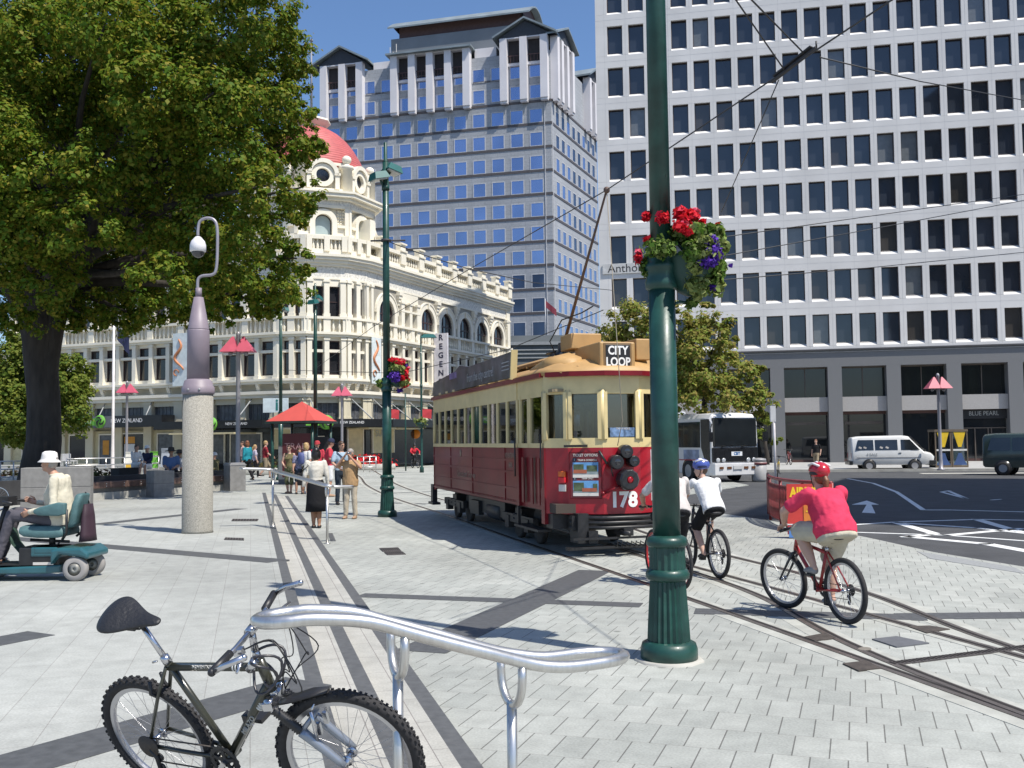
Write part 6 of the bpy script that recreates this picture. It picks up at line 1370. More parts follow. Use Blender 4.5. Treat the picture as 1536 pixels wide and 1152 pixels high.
def vwin(t,x0,x1,x2,x3,z0,z1,wb=.84,wr=.685,zb=1.02,zr=1.86,nm='side_window'):
    for s in (-1,1):
        def P(x,z): k=(z-zb)/(zr-zb); return (x,s*(wb+(wr-wb)*k+.012),z)
        q=MB(); q.face([P(x0,z0),P(x1,z0),P(x3,z1),P(x2,z1)]); q.build(nm,CGL,t)
vwin(van1,-1.95,-1.0,-1.8,-1.0,1.14,1.70); vwin(van1,-.92,.25,-.92,.25,1.14,1.70); vwin(van1,.42,1.38,.42,.9,1.14,1.70)
q=MB(); q.face([(1.66,-.74,1.09),(1.66,.74,1.09),(.95,.62,1.85),(.95,-.62,1.85)]); q.M=None; q.build('windscreen',CGL,van1)
van1.children[-1].location=(.03,0,.02)
q=MB(); q.loft([[(1.85,-.86,.3),(2.2,-.74,.32),(2.2,.74,.32),(1.85,.86,.3)],[(1.85,-.87,.58),(2.22,-.75,.58),(2.22,.75,.58),(1.85,.87,.58)]],smooth=False); q.box(-2.28,-2.1,-.8,.8,.34,.56); q.build('bumper',BBK,van1,bevel=.03)
for s in (-1,1):
    q=MB(); q.cbox((2.08,s*.58,.74),(.1,.3,.14)); q.build('headlight',mk('headlight_glass',(0,0,0)),van1)
    q=MB(); q.cbox((1.55,s*.98,1.15),(.08,.1,.16)); q.build('mirror',BBK,van1)
    for x in (-1.25,1.1): rwheel(van1,x,s*.77,.30,.2,s); q=MB(); q.M=Matrix.Translation((x,s*.84,.31))@Euler((PI/2,0,0)).to_matrix().to_4x4(); q.lathe([(.36,-.006),(.36,.006)],20); q.build('wheel_arch',BBK,van1)
    q=MB(); q.box(-1.9,1.4,s*.855-.008,s*.855+.008,.72,.76); q.build('side_moulding',GREYP,van1)
    q=MB(); q.cbox((.35,s*.855,.98),(.14,.02,.04)); q.build('door_handle',BBK,van1)
    q=MB(); q.cbox((-2.13,s*.62,.85),(.06,.12,.3)); q.build('tail_light',mk('tail_red',(.3,.02,.02),.3),van1)
text('side_lettering','4 SALE',tplane((-1.1,-.862,.9),(1,0,0),(0,0,1)),.2,mk('grey_paint2',(.2,.22,.24),.5),van1)
q=MB()
for x in (-1.7,-1.45,-.6,-.3): q.cbox((x,-.82,1.28),(.16,.01,.1),0,0,.4)
q.build('window_writing',WH,van1)
GRV=mk('van_green',(.035,.055,.05),.25,var=.1,coat=.6)
gvb=gp(1556,712); gd=Vector((.80,-.60,0)).normalized()
P_=[(-2.2,.45,1.05,1.80,.78,.68),(-2.1,.36,1.07,1.92,.84,.7),(-1.6,.34,1.07,1.97,.86,.72),(.3,.34,1.07,1.98,.86,.72),(.6,.34,1.07,1.93,.86,.71),(1.1,.34,1.06,1.5,.86,.76),(1.5,.34,1.04,1.14,.85,.82),(2.0,.36,.92,1.0,.82,.8),(2.2,.4,.78,.86,.74,.72)]
van2=van('dark green people carrier cut by the right edge of the photo',gvb,math.atan2(gd.y,gd.x),4.4,P_,GRV)
vwin(van2,-1.95,-.95,-1.8,-.95,1.16,1.76,.86,.72,1.07,1.9); vwin(van2,-.87,.2,-.87,.2,1.16,1.76,.86,.72,1.07,1.9); vwin(van2,.3,1.2,.3,.72,1.16,1.76,.86,.72,1.07,1.9)
q=MB(); q.face([(1.55,-.78,1.15),(1.55,.78,1.15),(.72,.64,1.88),(.72,-.64,1.88)]); q.build('windscreen',CGL,van2); van2.children[-1].location=(.03,0,.025)
q=MB(); q.loft([[(1.9,-.86,.3),(2.3,-.74,.32),(2.3,.74,.32),(1.9,.86,.3)],[(1.9,-.87,.6),(2.32,-.75,.6),(2.32,.75,.6),(1.9,.87,.6)]],smooth=False); q.build('bumper',GRV,van2,bevel=.04)
q=MB(); q.box(2.1,2.26,-.45,.45,.68,.86); q.build('grille',BBK,van2); q=MB(); q.cbox((2.34,0,.46),(.02,.5,.12)); q.build('number_plate',mk('plate_white',(0,0,0)),van2)
for s in (-1,1):
    q=MB(); q.cbox((2.14,s*.6,.78),(.16,.3,.18)); q.build('headlight',mk('headlight_glass',(0,0,0)),van2,bevel=.03); q=MB(); q.cbox((1.4,s*1.0,1.22),(.1,.14,.18)); q.build('mirror',GRV,van2)
    for x in (-1.3,1.3): rwheel(van2,x,s*.79,.31,.21,s); q=MB(); q.M=Matrix.Translation((x,s*.862,.32))@Euler((PI/2,0,0)).to_matrix().to_4x4(); q.lathe([(.38,-.006),(.38,.006)],20); q.build('wheel_arch',BBK,van2)
# ------------------------------------------------------------------ off to the right: the stone church tower whose shade lies across the road
st_=thing('stone_church','tall grey stone church building standing right of the view, its shade lying over the road','church',(30,20,0))
hgt=40.; off=SUN_DIR*(hgt/math.tan(SUN_EL))
c1=Vector((5.15,24.3,0))+off; c2=Vector((15.6,46.6,0))+off; bk=Vector((.91,-.42,0)).normalized()*9
q=MB(); q.prism([c1[:2],(c1+bk)[:2],(c2+bk)[:2],c2[:2]],0,hgt-.6); q.build('wall',mk('church_stone',(.27,.26,.24),.85,var=.2,scale=1.2,bump=.3),st_,world=True)
q=MB(); e=.15
q.prism([(c1+Vector((-e,0,0)))[:2],(c1+bk+Vector((e,0,0)))[:2],(c2+bk+Vector((e,0,0)))[:2],(c2+Vector((-e,0,0)))[:2]],hgt-.6,hgt); q.build('parapet',mk('church_stone2',(.33,.32,.3),.85),st_,world=True)
q=MB(); d=(c2-c1).normalized(); n=Vector((-d.y,d.x,0)); 
for i in range(6):
    for z in (4,12,20,28):
        p=c1+d*(2.5+3.9*i); A=[p+n*.05,p+d*1.6+n*.05]; q.face([(A[0].x,A[0].y,z),(A[1].x,A[1].y,z),(A[1].x,A[1].y,z+4.5),((A[0].x+A[1].x)/2,(A[0].y+A[1].y)/2,z+6),(A[0].x,A[0].y,z+4.5)])
q.build('lancet_window',DWIN,st_,world=True)
# ------------------------------------------------------------------ trees
BARK=mk('bark',(.045,.038,.032),.9,var=.35,scale=5,bump=1.,bscale=14,stretch=(1,1,.25))
LEAFT=leafmat('linden_leaf',[(.06,.13,.012),(.11,.20,.02),(.21,.25,.026),(.08,.16,.015),(.30,.25,.035),(.15,.21,.022)],.42)
LEAF2=leafmat('small_tree_leaf',[(.08,.15,.02),(.15,.20,.03),(.22,.24,.04),(.10,.16,.026)],.42)
LEAF3=leafmat('autumn_leaf',[(.16,.25,.035),(.32,.32,.07),(.33,.25,.075),(.20,.29,.05),(.25,.20,.06)],.42)
def limb(mb,a,b,r0,r1,wob=.25,n=7):
    a=Vector(a);b=Vector(b); pts=[]; L_=(b-a).length
    for i in range(n+1):
        t=i/n; p=a.lerp(b,t)+Vector((random.uniform(-1,1),random.uniform(-1,1),random.uniform(-.5,.5)))*wob*L_*.12*math.sin(PI*t)+Vector((0,0,L_*.12*math.sin(PI*t*.9)))*.5
        pts.append(p)
    mb.tube(pts,[r0+(r1-r0)*(i/n)**.8 for i in range(n+1)],9)
def tree(label,base,trunk_pts,radii,clumps,mat,size,dens,group,branch_every=3):
    t=thing('tree',label,'tree',base,0,group); b=Vector(base)
    q=MB(); q.tube([Vector(p)-b for p in trunk_pts],radii,14)
    top=Vector(trunk_pts[-1])-b
    for k,(c,r) in enumerate(clumps):
        if k%branch_every==0: limb(q,top.lerp(Vector(trunk_pts[-2])-b,random.random()*.8),Vector(c)-b,radii[-1]*.55,.03)
    q.build('trunk',BARK,t)
    P=[];Nn=[]
    for c,r in clumps:
        rr_=np.array(r,float); n=int(dens*(rr_[0]*rr_[1]+rr_[1]*rr_[2]+rr_[0]*rr_[2]))
        # each clump is itself a spray of smaller tufts
        tuf=max(4,int(n/55)); cc,_=blob(np.array(c)-np.array(b),rr_*.92,tuf,.75,0)
        for q_ in cc:
            p,m_=blob(q_,rr_*rng.uniform(.16,.36),int(n/tuf),.25,.8); P.append(p);Nn.append(m_+.6*(q_-(np.array(c)-np.array(b)))/rr_)
    leaves('crown',np.concatenate(P),np.concatenate(Nn),size,mat,t); return t
# big plane-like tree at the left; clumps are set out round the trunk in depth
D0=36.5
tb0=dp(62,690,D0)*G0+Vector((0,0,.5))
def C(x,y,D,r,rz=None): s=D/1500.; return (tuple(dp(x,y,D)),(r*s,r*s*1.05,(rz or r*.8)*s))
cl=[]
outline=[(395,20,60),(425,75,45),(448,112,32),(440,160,40),(440,215,48),(462,225,32),(452,290,38),(425,330,46),(445,395,34),(435,432,40),(405,462,30),(395,415,50),(360,440,45),(330,465,34),(290,470,40),(240,462,44),(190,470,42),(140,462,44),(120,470,34),(20,475,40),(-20,440,60)]
for x,y,r in outline: cl.append(C(x,y,D0+random.uniform(-3,3),r))
front=[(60,60,80),(160,40,80),(260,60,75),(340,60,70),(30,160,80),(130,150,75),(230,140,80),(320,150,75),(390,150,55),(50,260,75),(150,250,70),(260,240,75),(350,240,70),(400,290,50),(30,350,85),(120,340,60),(220,340,65),(310,340,70),(370,360,55),(60,420,60),(-30,60,80),(-40,200,90),(-40,330,80),(240,420,55),(320,410,50),(300,-30,80),(200,-40,80),(90,-40,80),(380,-40,60)]
for x,y,r in front: cl.append(C(x,y,D0-random.uniform(3.5,7.5),r))
for x,y,r in [(100,100,130),(250,120,130),(330,220,110),(150,260,130),(40,300,120),(260,330,100),(380,110,80),(180,400,80),(90,410,70),(330,400,70)]: cl.append(C(x,y,D0+random.uniform(2,6),r))
for x,y,r in [(150,-150,140),(300,-120,120),(30,-120,140),(-120,100,140),(-140,300,140)]: cl.append(C(x,y,D0+random.uniform(-3,3),r))
tp=[dp(55,735,D0),dp(66,660,D0),dp(66,600,D0),dp(60,530,D0),dp(62,470,D0),dp(72,410,D0)]
tree('huge leafy green tree with dark trunk filling the upper left of the photo',tb0,tp,[.72,.6,.56,.58,.66,.5],cl,LEAFT,.125,620,None,2)
# extra limbs seen under the crown are part of the trunk mesh
big=[o for o in COL.objects if o.name.startswith('tree')][0]
q=MB(); b=Vector(tb0)
for pts,rr_ in (([(66,690),(72,510),(100,420),(160,340)],[.42,.4,.2]),([(64,690),(66,500),(84,400),(110,300)],[.45,.4,.2]),([(64,690),(50,520),(20,440),(-30,400)],[.42,.4,.22]),([(63,690),(56,500),(40,400),(30,300)],[.42,.35,.2]),([(66,690),(76,540),(112,440),(230,370)],[.4,.3,.12])):
    q.tube([p-b for p in catmull([dp(x,y,D0-.12) for x,y in pts],5)],[rr_[0]+(rr_[-1]-rr_[0])*i/15 for i in range(16)],10)
q.build('limb',BARK,big)
def smalltree(label,x,ybase,D,clumps,mat,size,dens,tr=.16,zb=0.,group=None,top=.6):
    bs=dp(x,ybase,D); bs=Vector((bs.x,bs.y,zb)); ys=min(c[1] for c in clumps); c=[(tuple(dp(a,b_,D+dz)),tuple(k*(D/1500.) for k in ((r,r*1.1,r*.85)))) for a,b_,r,dz in clumps]
    h=max(p[0][2] for p in c)
    return tree(label,bs,[bs-Vector((0,0,.1)),bs+Vector((.05,0,h*.25)),bs+Vector((-.04,.05,h*.45)),bs+Vector((0,0,h*.62))],[tr*1.3,tr,tr*.8,tr*.5],c,mat,size,dens,group,2)
smalltree('smaller bushy tree behind the big trunk at the far left',72,690,56,[(30,540,50,0),(20,600,50,-1),(100,560,38,0),(112,600,30,-1),(90,620,45,-1),(10,560,45,1),(50,590,55,1),(115,575,28,.5),(40,520,30,0),(0,640,35,0),(80,590,40,-2),(22,630,40,-2)],LEAF2,.17,420,.2,.2)
smalltree('leafy green and bronze street tree rising over the tour bus behind the big post',1060,700,46,[(930,500,42,1),(960,490,42,0),(1010,490,45,0),(1060,505,45,0),(1080,500,30,-1),(1040,540,55,-1),(990,540,50,0),(1090,560,45,0),(1120,590,36,-.5),(1140,605,26,0),(1100,610,36,-1),(1060,590,40,-2),(1020,580,40,-1),(1130,560,22,.5),(925,520,30,0),(1060,470,20,.3),(970,470,26,.3),(1000,470,22,-.3)],LEAF3,.15,300,.16)
smalltree('low dark green tree in the shade beyond the right end of the bus',1150,700,66,[(1140,640,22,0),(1150,660,20,0),(1128,655,22,0),(1158,630,14,1)],LEAF2,.2,90,.15)
smalltree('pale leafy tree far off between the small tree and the cream shops',-60,690,60,[(-60,560,60,0),(-90,600,70,0),(-40,600,50,0)],LEAF2,.26,90,.2,.2)
# ------------------------------------------------------------------ people
SKIN=mk('skin',(.45,.25,.17),.55,var=.08,scale=12); SKIN2=mk('skin_pale',(.52,.32,.24),.55,var=.08,scale=12); SKIN3=mk('skin_tan',(.33,.17,.10),.55,var=.08,scale=12)
EYE=mk('eye_dark',(.03,.02,.02),.2); LIP=mk('lip',(.35,.12,.10),.5)
def cloth(n,c,var=.12,sc=6,c2=None): return mk('cloth_'+n,c,.85,var=var,scale=sc,bump=.35,bscale=18,c2=c2,spec=.2)
def cap_(mb,a,b,r0,r1,n=12,k=5,bulge=0.):
    a=Vector(a);b=Vector(b); mb.tube([a.lerp(b,i/k) for i in range(k+1)],[r0+(r1-r0)*i/k+bulge*math.sin(PI*i/k) for i in range(k+1)],n); mb.sph(a,r0,n,8); mb.sph(b,r1,n,8)
def ringpts(c,right,fwd,rx,ry,n=18): return [Vector(c)+right*(rx*math.cos(2*PI*i/n))+fwd*(ry*math.sin(2*PI*i/n)) for i in range(n)]
def skeleton(J):
    D=dict(pel=(0,0,.95),chest=(0,0,1.26),neck=(0,-.005,1.455),head=(0,.02,1.625),shL=(-.18,0,1.42),shR=(.18,0,1.42),elL=(-.225,-.02,1.14),elR=(.225,-.02,1.14),wrL=(-.235,.06,.90),wrR=(.235,.06,.90),hipL=(-.09,0,.92),hipR=(.09,0,.92),knL=(-.10,.02,.50),knR=(.10,.02,.50),anL=(-.11,-.03,.09),anR=(.11,-.03,.09))
    D={k:Vector(v) for k,v in D.items()}; lean=J.get('lean',0.)
    if lean:
        for k in ('chest','neck','head','shL','shR','elL','elR','wrL','wrR'):
            v=D[k]-D['pel']; v.rotate(Euler((-lean,0,0))); D[k]=D['pel']+v
    for k,v in J.items():
        if k in D: D[k]=Vector(v)
    return D
def hand(mb,wr,el,side,curl=.5,grip=None,s=1.,palmdir=None):
    d=(wr-el).normalized() if grip is None else (Vector(grip)-wr).normalized()
    inn=Vector(palmdir) if palmdir else Vector((-side,0,0)); inn=(inn-d*inn.dot(d))
    if inn.length<.1: inn=Vector((0,1,0))-d*d.y
    inn.normalize(); acr=d.cross(inn).normalized()*side
    pc=wr+d*.045*s; R_=[ringpts(wr+d*x*s,acr,inn,rx*s,ry*s,10) for x,rx,ry in ((-.02,.026,.022),(.02,.033,.02),(.06,.04,.016),(.088,.038,.012))]; mb.loft(R_)
    for k in range(4):
        o=wr+d*.085*s+acr*(.028-.0185*k)*s; ln=(.066,.075,.07,.055)[k]*s; pts=[o]; dd=d.copy()
        for j in range(3): 
            ang=curl*(.55+.1*k); dd=(dd*math.cos(ang)+inn*math.sin(ang)).normalized(); pts.append(pts[-1]+dd*ln*(.45,.32,.23)[j])
        mb.tube(pts,[.0095*s,.009*s,.008*s,.0065*s],7); mb.sph(pts[-1],.0065*s,6,4)
    o=wr+d*.025*s+acr*.03*s; t1=(acr*.75+d*.6+inn*.35).normalized(); t2=(d*.85+inn*.5+acr*.15).normalized(); pts=[o,o+t1*.035*s,o+t1*.035*s+t2*.028*s,o+t1*.035*s+t2*.05*s]; mb.tube(pts,[.012*s,.0105*s,.0095*s,.0075*s],7); mb.sph(pts[-1],.0075*s,6,4)
def torso(mb,D,off=0.,z0=-.12,fem=False,fat=0.,top=True,hem=0.):
    up=(D['chest']-D['pel']).normalized(); rt=(D['shR']-D['shL']); rt=(rt-up*rt.dot(up)).normalized(); fw=up.cross(rt).normalized()
    pel,ch,nk=D['pel'],D['chest'],D['neck']; sm=(D['shL']+D['shR'])/2; sw=(D['shR']-D['shL']).length/2
    W=[]; w0=.165 if not fem else .175
    W.append((pel+up*z0,w0*.95+fat*.6+hem,.115+fat+hem)); W.append((pel,w0+fat,.12+fat*1.1)); W.append((pel.lerp(ch,.45),(.145 if not fem else .128)+fat,.11+fat*1.3)); W.append((pel.lerp(ch,.8),.155+fat*.8,.118+fat))
    W.append((ch+(fw*.012 if fem else fw*0),.168+fat*.6,.122+fat*.6+(.015 if fem else 0))); W.append((ch.lerp(sm,.6),sw*.9,.105+fat*.3)); W.append((sm+up*.012,sw*.68,.08+fat*.2))
    if top: W.append((sm.lerp(nk,.5)+up*.012,.085,.068)); W.append((nk,.062,.062))
    mb.loft([ringpts(c,rt,fw,a+off,b+off) for c,a,b in W]); return rt,fw,up
def person(label,loc,rz,H,J,sp,group=None,vox=.016,cat='person'):
    D=skeleton(J); s=H/1.75; sk=sp.get('skin',SKIN); fem=sp.get('fem',False); fat=sp.get('fat',0.)
    hl=Vector(J.get('look',(0,1,0))).normalized(); hu=Vector(J.get('headup',(0,0,1))); hr=hl.cross(hu).normalized(); hu=hr.cross(hl).normalized()
    HM=Matrix.Identity(4)
    for i in range(3): HM[i][0]=hr[i]; HM[i][1]=hl[i]; HM[i][2]=hu[i]; HM[i][3]=D['head'][i]
    b=MB(); torso(b,D,0,fem=fem,fat=fat)
    cap_(b,D['neck']-Vector((0,0,.04)),D['head']-hu*.05,.06,.052)
    b.M=HM; b.sph((0,.0,.03),(.074,.094,.095),18,12); b.sph((0,.025,-.045),(.056,.068,.072),14,10); b.sph((0,.07,-.085),(.026,.022,.022),8,6); b.sph((0,.03,.0),(.066,.07,.05),12,8)
    b.loft([[(-.012,.088,.025),(.012,.088,.025),(.01,.08,.03),(-.01,.08,.03)],[(-.019,.092,-.032),(.019,.092,-.032),(.016,.07,-.03),(-.016,.07,-.03)]]); b.sph((0,.104,-.027),(.017,.016,.013),8,6)
    for e in (-1,1): b.sph((e*.076,-.005,-.005),(.012,.02,.032),8,8)
    b.M=None
    th=1.25 if sp.get('thick') else 1.
    for S in ('L','R'):
        cap_(b,D['sh'+S],D['el'+S],.05*th,.04*th,bulge=.004); cap_(b,D['el'+S],D['wr'+S],.04*th,.027,bulge=.004)
        cap_(b,D['hip'+S],D['kn'+S],.088*th,.056*th); cap_(b,D['kn'+S],D['an'+S],.054*th,.037,bulge=.012*th)
        toe=Vector(J.get('toe'+S,(D['an'+S]-D['kn'+S]).normalized()*.0+D['an'+S]+Vector((0,.17,-.06)))); cap_(b,D['an'+S]+Vector((0,-.02,-.035)),toe,.038,.03)
    me=remesh(b,vox,4,'person')
    e=MB(me and None); 
    hb_=MB()
    for S,sd in (('L',-1),('R',1)): hand(hb_,D['wr'+S],D['el'+S],sd,J.get('curl',.45),J.get('grip'+S),palmdir=J.get('palm'+S))
    nf=len(hb_.f)
    hb_.M=HM; hb_.mi=1
    for x in (-.031,.031): hb_.sph((x,.0865,.012),(.012,.008,.008),8,6)
    hb_.mi=2; hb_.sph((0,.0885,-.058),(.022,.007,.007),10,6); hb_.M=None
    # weld the hands and face details into the one body mesh
    bm_=hb_.mesh('x'); import bmesh
    bm=bmesh.new(); bm.from_mesh(me); bm.from_mesh(bm_); bm.to_mesh(me); bm.free(); bpy.data.meshes.remove(bm_)
    o=link(me,'person',[sk,EYE,LIP]); o.location=loc; o.rotation_euler=(0,0,rz); o.scale=(s,s,s); tag(o,label,cat,group)
    def part(mb,nm,mat,v=None,sm=3):
        if v: m_=remesh(mb,v,sm,nm,.011); return link(m_,nm,mat,o)
        return mb.build(nm,mat,o)
    # top
    tk,tm=sp['top']; c=MB(); ex=.013 if tk!='tank' else .009; torso(c,D,ex+sp.get('loose',0),z0=sp.get('hemz',-.1),fem=fem,fat=fat,hem=sp.get('hem',.0))
    for S in ('L','R'):
        sh,el,wr=D['sh'+S],D['el'+S],D['wr'+S]
        if tk=='long': cap_(c,sh,el,.062*th,.052*th); cap_(c,el,el.lerp(wr,.93),.053*th,.038)
        elif tk=='tshirt': cap_(c,sh,sh.lerp(el,.72),.064*th,.062*th)
        elif tk=='tank': c.sph(sh-Vector((0,0,-.01))+(D['neck']-sh)*.25,(.05,.06,.04),10,8)
    part(c,sp.get('topname','shirt'),tm,vox,3)
    # bottom
    bk,bmt=sp['bottom']; c=MB(); up=(D['chest']-D['pel']).normalized(); rt=(D['shR']-D['shL']).normalized(); fw=up.cross(rt).normalized()
    if bk=='skirt':
        c.loft([ringpts(D['pel']+up*.1,rt,fw,.15+fat,.12+fat),ringpts(D['pel'],rt,fw,.19,.15)]+[ringpts(Vector((0,0,z))+(D['knL']+D['knR'])/2*Vector((1,1,0)).length*0+Vector(((D['knL'].x+D['knR'].x)/2,(D['knL'].y+D['knR'].y)/2,0))*(.3+.7*(.95-z)/.5),Vector((1,0,0)),Vector((0,1,0)),rx,ry) for z,rx,ry in ((.75,.205,.165),(.55,.215,.18),(.36,.235,.2))]); part(c,'skirt',bmt)
    else:
        c.loft([ringpts(D['pel']+up*z,rt,fw,a+fat,b_+fat) for z,a,b_ in ((.09,.148,.118),(.0,.178,.135),(-.09,.174,.132),(-.135,.165,.124),(-.15,.12,.09))])
        for S in ('L','R'):
            h_,k_,a_=D['hip'+S],D['kn'+S],D['an'+S]
            if bk=='trousers': cap_(c,h_,k_,.1*th,.074*th); cap_(c,k_,a_.lerp(k_,.03),.072*th,.064)
            elif bk=='capri': cap_(c,h_,k_,.102*th,.078*th); cap_(c,k_,k_.lerp(a_,.35),.078*th,.08*th)
            else: cap_(c,h_,h_.lerp(k_,sp.get('shortlen',.9)),.104*th,.092*th)
        part(c,bk if bk!='capri' else 'trousers',bmt,vox,3)
    for S in ('L','R'):
        an=D['an'+S]; toe=Vector(J['toe'+S]) if 'toe'+S in J else an+Vector((0,.17,-.06)); c=MB(); d=(toe-an); 
        h_=an+Vector((0,-.03,-.05)); 
        c.loft([ringpts(h_.lerp(toe,t),Vector((1,0,0)),Vector((0,.25,.97)),w,hh,12) for t,w,hh in ((-.12,.02,.02),(0,.042,.048),(.4,.046,.045),(.8,.047,.034),(1.05,.036,.024),(1.2,.012,.01))]); part(c,'shoe',sp.get('shoes',mk('shoe_dark',(.03,.028,.026),.6)))
    # hair
    hs,hm=sp.get('hair',('short',None))
    if hm:
        c=MB(); c.M=HM
        c.sph((0,-.012,.05),(.083,.1,.088),18,12); c.sph((0,-.04,0),(.079,.068,.08),14,10)
        if hs=='bob': c.sph((0,-.035,-.04),(.098,.08,.12),16,10); [c.sph((x,.0,-.04),(.03,.055,.1),10,8) for x in (-.078,.078)]
        if hs=='long': c.sph((0,-.06,-.09),(.085,.055,.17),16,10); [c.sph((x,-.02,-.05),(.03,.05,.11),10,8) for x in (-.072,.072)]
        if hs=='tail': c.tube([(0,-.09,.03),(0,-.13,-.03),(0,-.12,-.14),(0,-.11,-.22)],[.03,.035,.03,.01],8)
        c.M=None; h_=remesh(c,.012,2,'hair'); ho=link(h_,'hair',hm,o)
    ht=sp.get('hat')
    if ht:
        k,hmt=ht[0],ht[1]; c=MB(); c.M=HM
        if k in('bucket','sunhat'):
            br=.145 if k=='bucket' else .2
            c.lathe([(.0,.165),(.06,.16),(.092,.14),(.1,.1),(.106,.06),(.108,.05),(br,.018 if k=='bucket' else .035),(br,.012),(.104,.045)],24,(0,0,-.0),cap=False)
        elif k=='cap':
            c.lathe([(.0,.155),(.05,.15),(.085,.12),(.1,.07),(.102,.035)],20,(0,-.008,0),cap=False); c.loft([[(-.08,.07,.045),(.08,.07,.045),(.08,.07,.035),(-.08,.07,.035)],[(-.06,.17,.025),(.06,.17,.025),(.06,.17,.018),(-.06,.17,.018)]])
        elif k=='helmet':
            c.sph((0,-.01,.075),(.105,.138,.1),20,12)
        c.M=None; ho=part(c,'hat' if k!='helmet' else 'helmet',hmt)
        if k=='helmet' and len(ht)>2:
            c=MB(); c.M=HM
            for x in (-.06,-.02,.025,.065): c.tube([(x*1.1,.09,.13),(x*1.25,.0,.178-abs(x)*.35),(x*1.1,-.1,.13)],.013,6)
            c.M=None; q_=c.build('vent_rib',ht[2],ho)
            c=MB(); c.M=HM; c.lathe([(.106,.03),(.112,.05),(.108,.065)],20,(0,-.01,0),cap=False); c.M=None; c.build('helmet_rim',ht[3] if len(ht)>3 else EYE,ho)
            c=MB(); c.M=HM; [c.tube([(x,.03,.04),(x*.95,.02,-.04),(x*.4,.05,-.11)],.006,5) for x in (-.085,.085)]; c.M=None; c.build('chin_strap',EYE,ho)
    if sp.get('glasses'):
        c=MB(); c.M=HM; [c.sph((x,.094,.012),(.026,.008,.018),10,6) for x in (-.033,.033)]; c.tube([(-.08,.0,.02),(-.06,.09,.016),(.06,.09,.016),(.08,0,.02)],.004,5); c.M=None; c.build('glasses',EYE,o)
    return o
def at_person(o,mb_fn): pass
HB=mk('hair_black',(.012,.010,.010),.4,var=.3,scale=30); HBR=mk('hair_brown',(.06,.032,.018),.5,var=.3,scale=30); HBL=mk('hair_blond',(.38,.25,.11),.5,var=.25,scale=30); HGR=mk('hair_grey',(.30,.28,.26),.6,var=.2,scale=30); HRED=mk('hair_auburn',(.17,.065,.03),.5,var=.3,scale=30)
SHW=mk('shoe_white',(.55,.53,.50),.6); SHB=mk('shoe_black',(.015,.014,.014),.5); SHN=mk('shoe_tan',(.35,.22,.14),.7)
def standing(px,py,ytop,z=None,Hcap=1.95):
    "ground point under a foot pixel and the body height that reaches the head pixel"
    g=gp(px,py,0 if z is None else z)
    for _ in range(4): g=gp(px,py,glevel(g.x,g.y))
    H=dp(px,ytop,g.y).z-g.z; return g,H
def facing(g,ang): return ang
CREAMC=cloth('cream',(.60,.57,.50)); BLKC=cloth('black',(.014,.014,.016)); TANC=cloth('tan_stripe',(.42,.27,.14)); BEIG=cloth('beige',(.46,.40,.31)); WHC=cloth('white',(.66,.66,.66)); NAVY=cloth('navy',(.03,.035,.07)); REDC=cloth('red',(.52,.05,.075)); OLIV=cloth('olive',(.16,.14,.07)); CAMO=cloth('olive_pattern',(.10,.11,.06),.6,14); DEN=cloth('dark_denim',(.03,.04,.055)); TEAL=cloth('teal',(.02,.22,.28)); LAV=cloth('lavender',(.45,.42,.52)); PLAID=cloth('red_plaid',(.25,.03,.04),.8,22); KHK=cloth('khaki',(.27,.22,.15)); PBL=cloth('pale_blue',(.33,.43,.52)); GREYC=cloth('grey_trousers',(.10,.10,.115)); BLUC=cloth('mid_blue',(.10,.16,.30)); PINKC=cloth('magenta_pink',(.62,.045,.10))
UPG='people around the tram stop'
# woman in white cardigan, back to us
g,H=standing(474,792,671,Z3)
o=person('woman with a dark bob in cream cardigan and long black skirt, her back turned',g,R(8),H,dict(elL=(-.235,-.03,1.15),elR=(.235,-.03,1.15),wrL=(-.27,.0,.90),wrR=(.26,.02,.91),anL=(-.05,0,.09),anR=(.07,-.05,.09),knL=(-.06,.02,.5),knR=(.07,.0,.5)),dict(top=('long',CREAMC),bottom=('skirt',BLKC),hair=('bob',HB),fem=True,skin=SKIN3,shoes=SHB,hemz=-.04,topname='cardigan'),UPG)
q=MB(); q.box(-.40,-.30,-.06,.16,.93,1.2); b_=q.build('shoulder_bag',BLKC,o,bevel=.02); q=MB(); q.tube([(-.35,.05,1.2),(-.22,.02,1.42),(-.15,-.12,1.36),(-.34,.0,1.2)],.009,6); q.build('bag_strap',BLKC,b_)
# man with the camera
g,H=standing(526,778,673)
o=person('man in tan striped shirt and beige trousers raising a camera to his face',g,R(172),H,dict(look=(0.05,1,.2),elL=(-.30,.12,1.27),elR=(.33,.10,1.30),wrL=(-.08,.20,1.52),wrR=(.09,.17,1.58),gripL=(-.02,.2,1.62),gripR=(.04,.16,1.66),curl=.8,anL=(-.12,0,.09),anR=(.13,0,.09)),dict(top=('tshirt',TANC),bottom=('trousers',BEIG),hair=('short',HGR),shoes=SHN,fat=.02,hemz=-.14,loose=.012),UPG)
q=MB(); q.box(-.07,.07,.135,.175,1.60,1.68); q.M=Matrix.Translation((0,.175,1.64))@Euler((-PI/2,0,0)).to_matrix().to_4x4(); q.lathe([(.03,0),(.03,.04)],12); q.M=None; ca=q.build('camera',mk('camera_silver',(.25,.25,.26),.35,metal=.4),o)
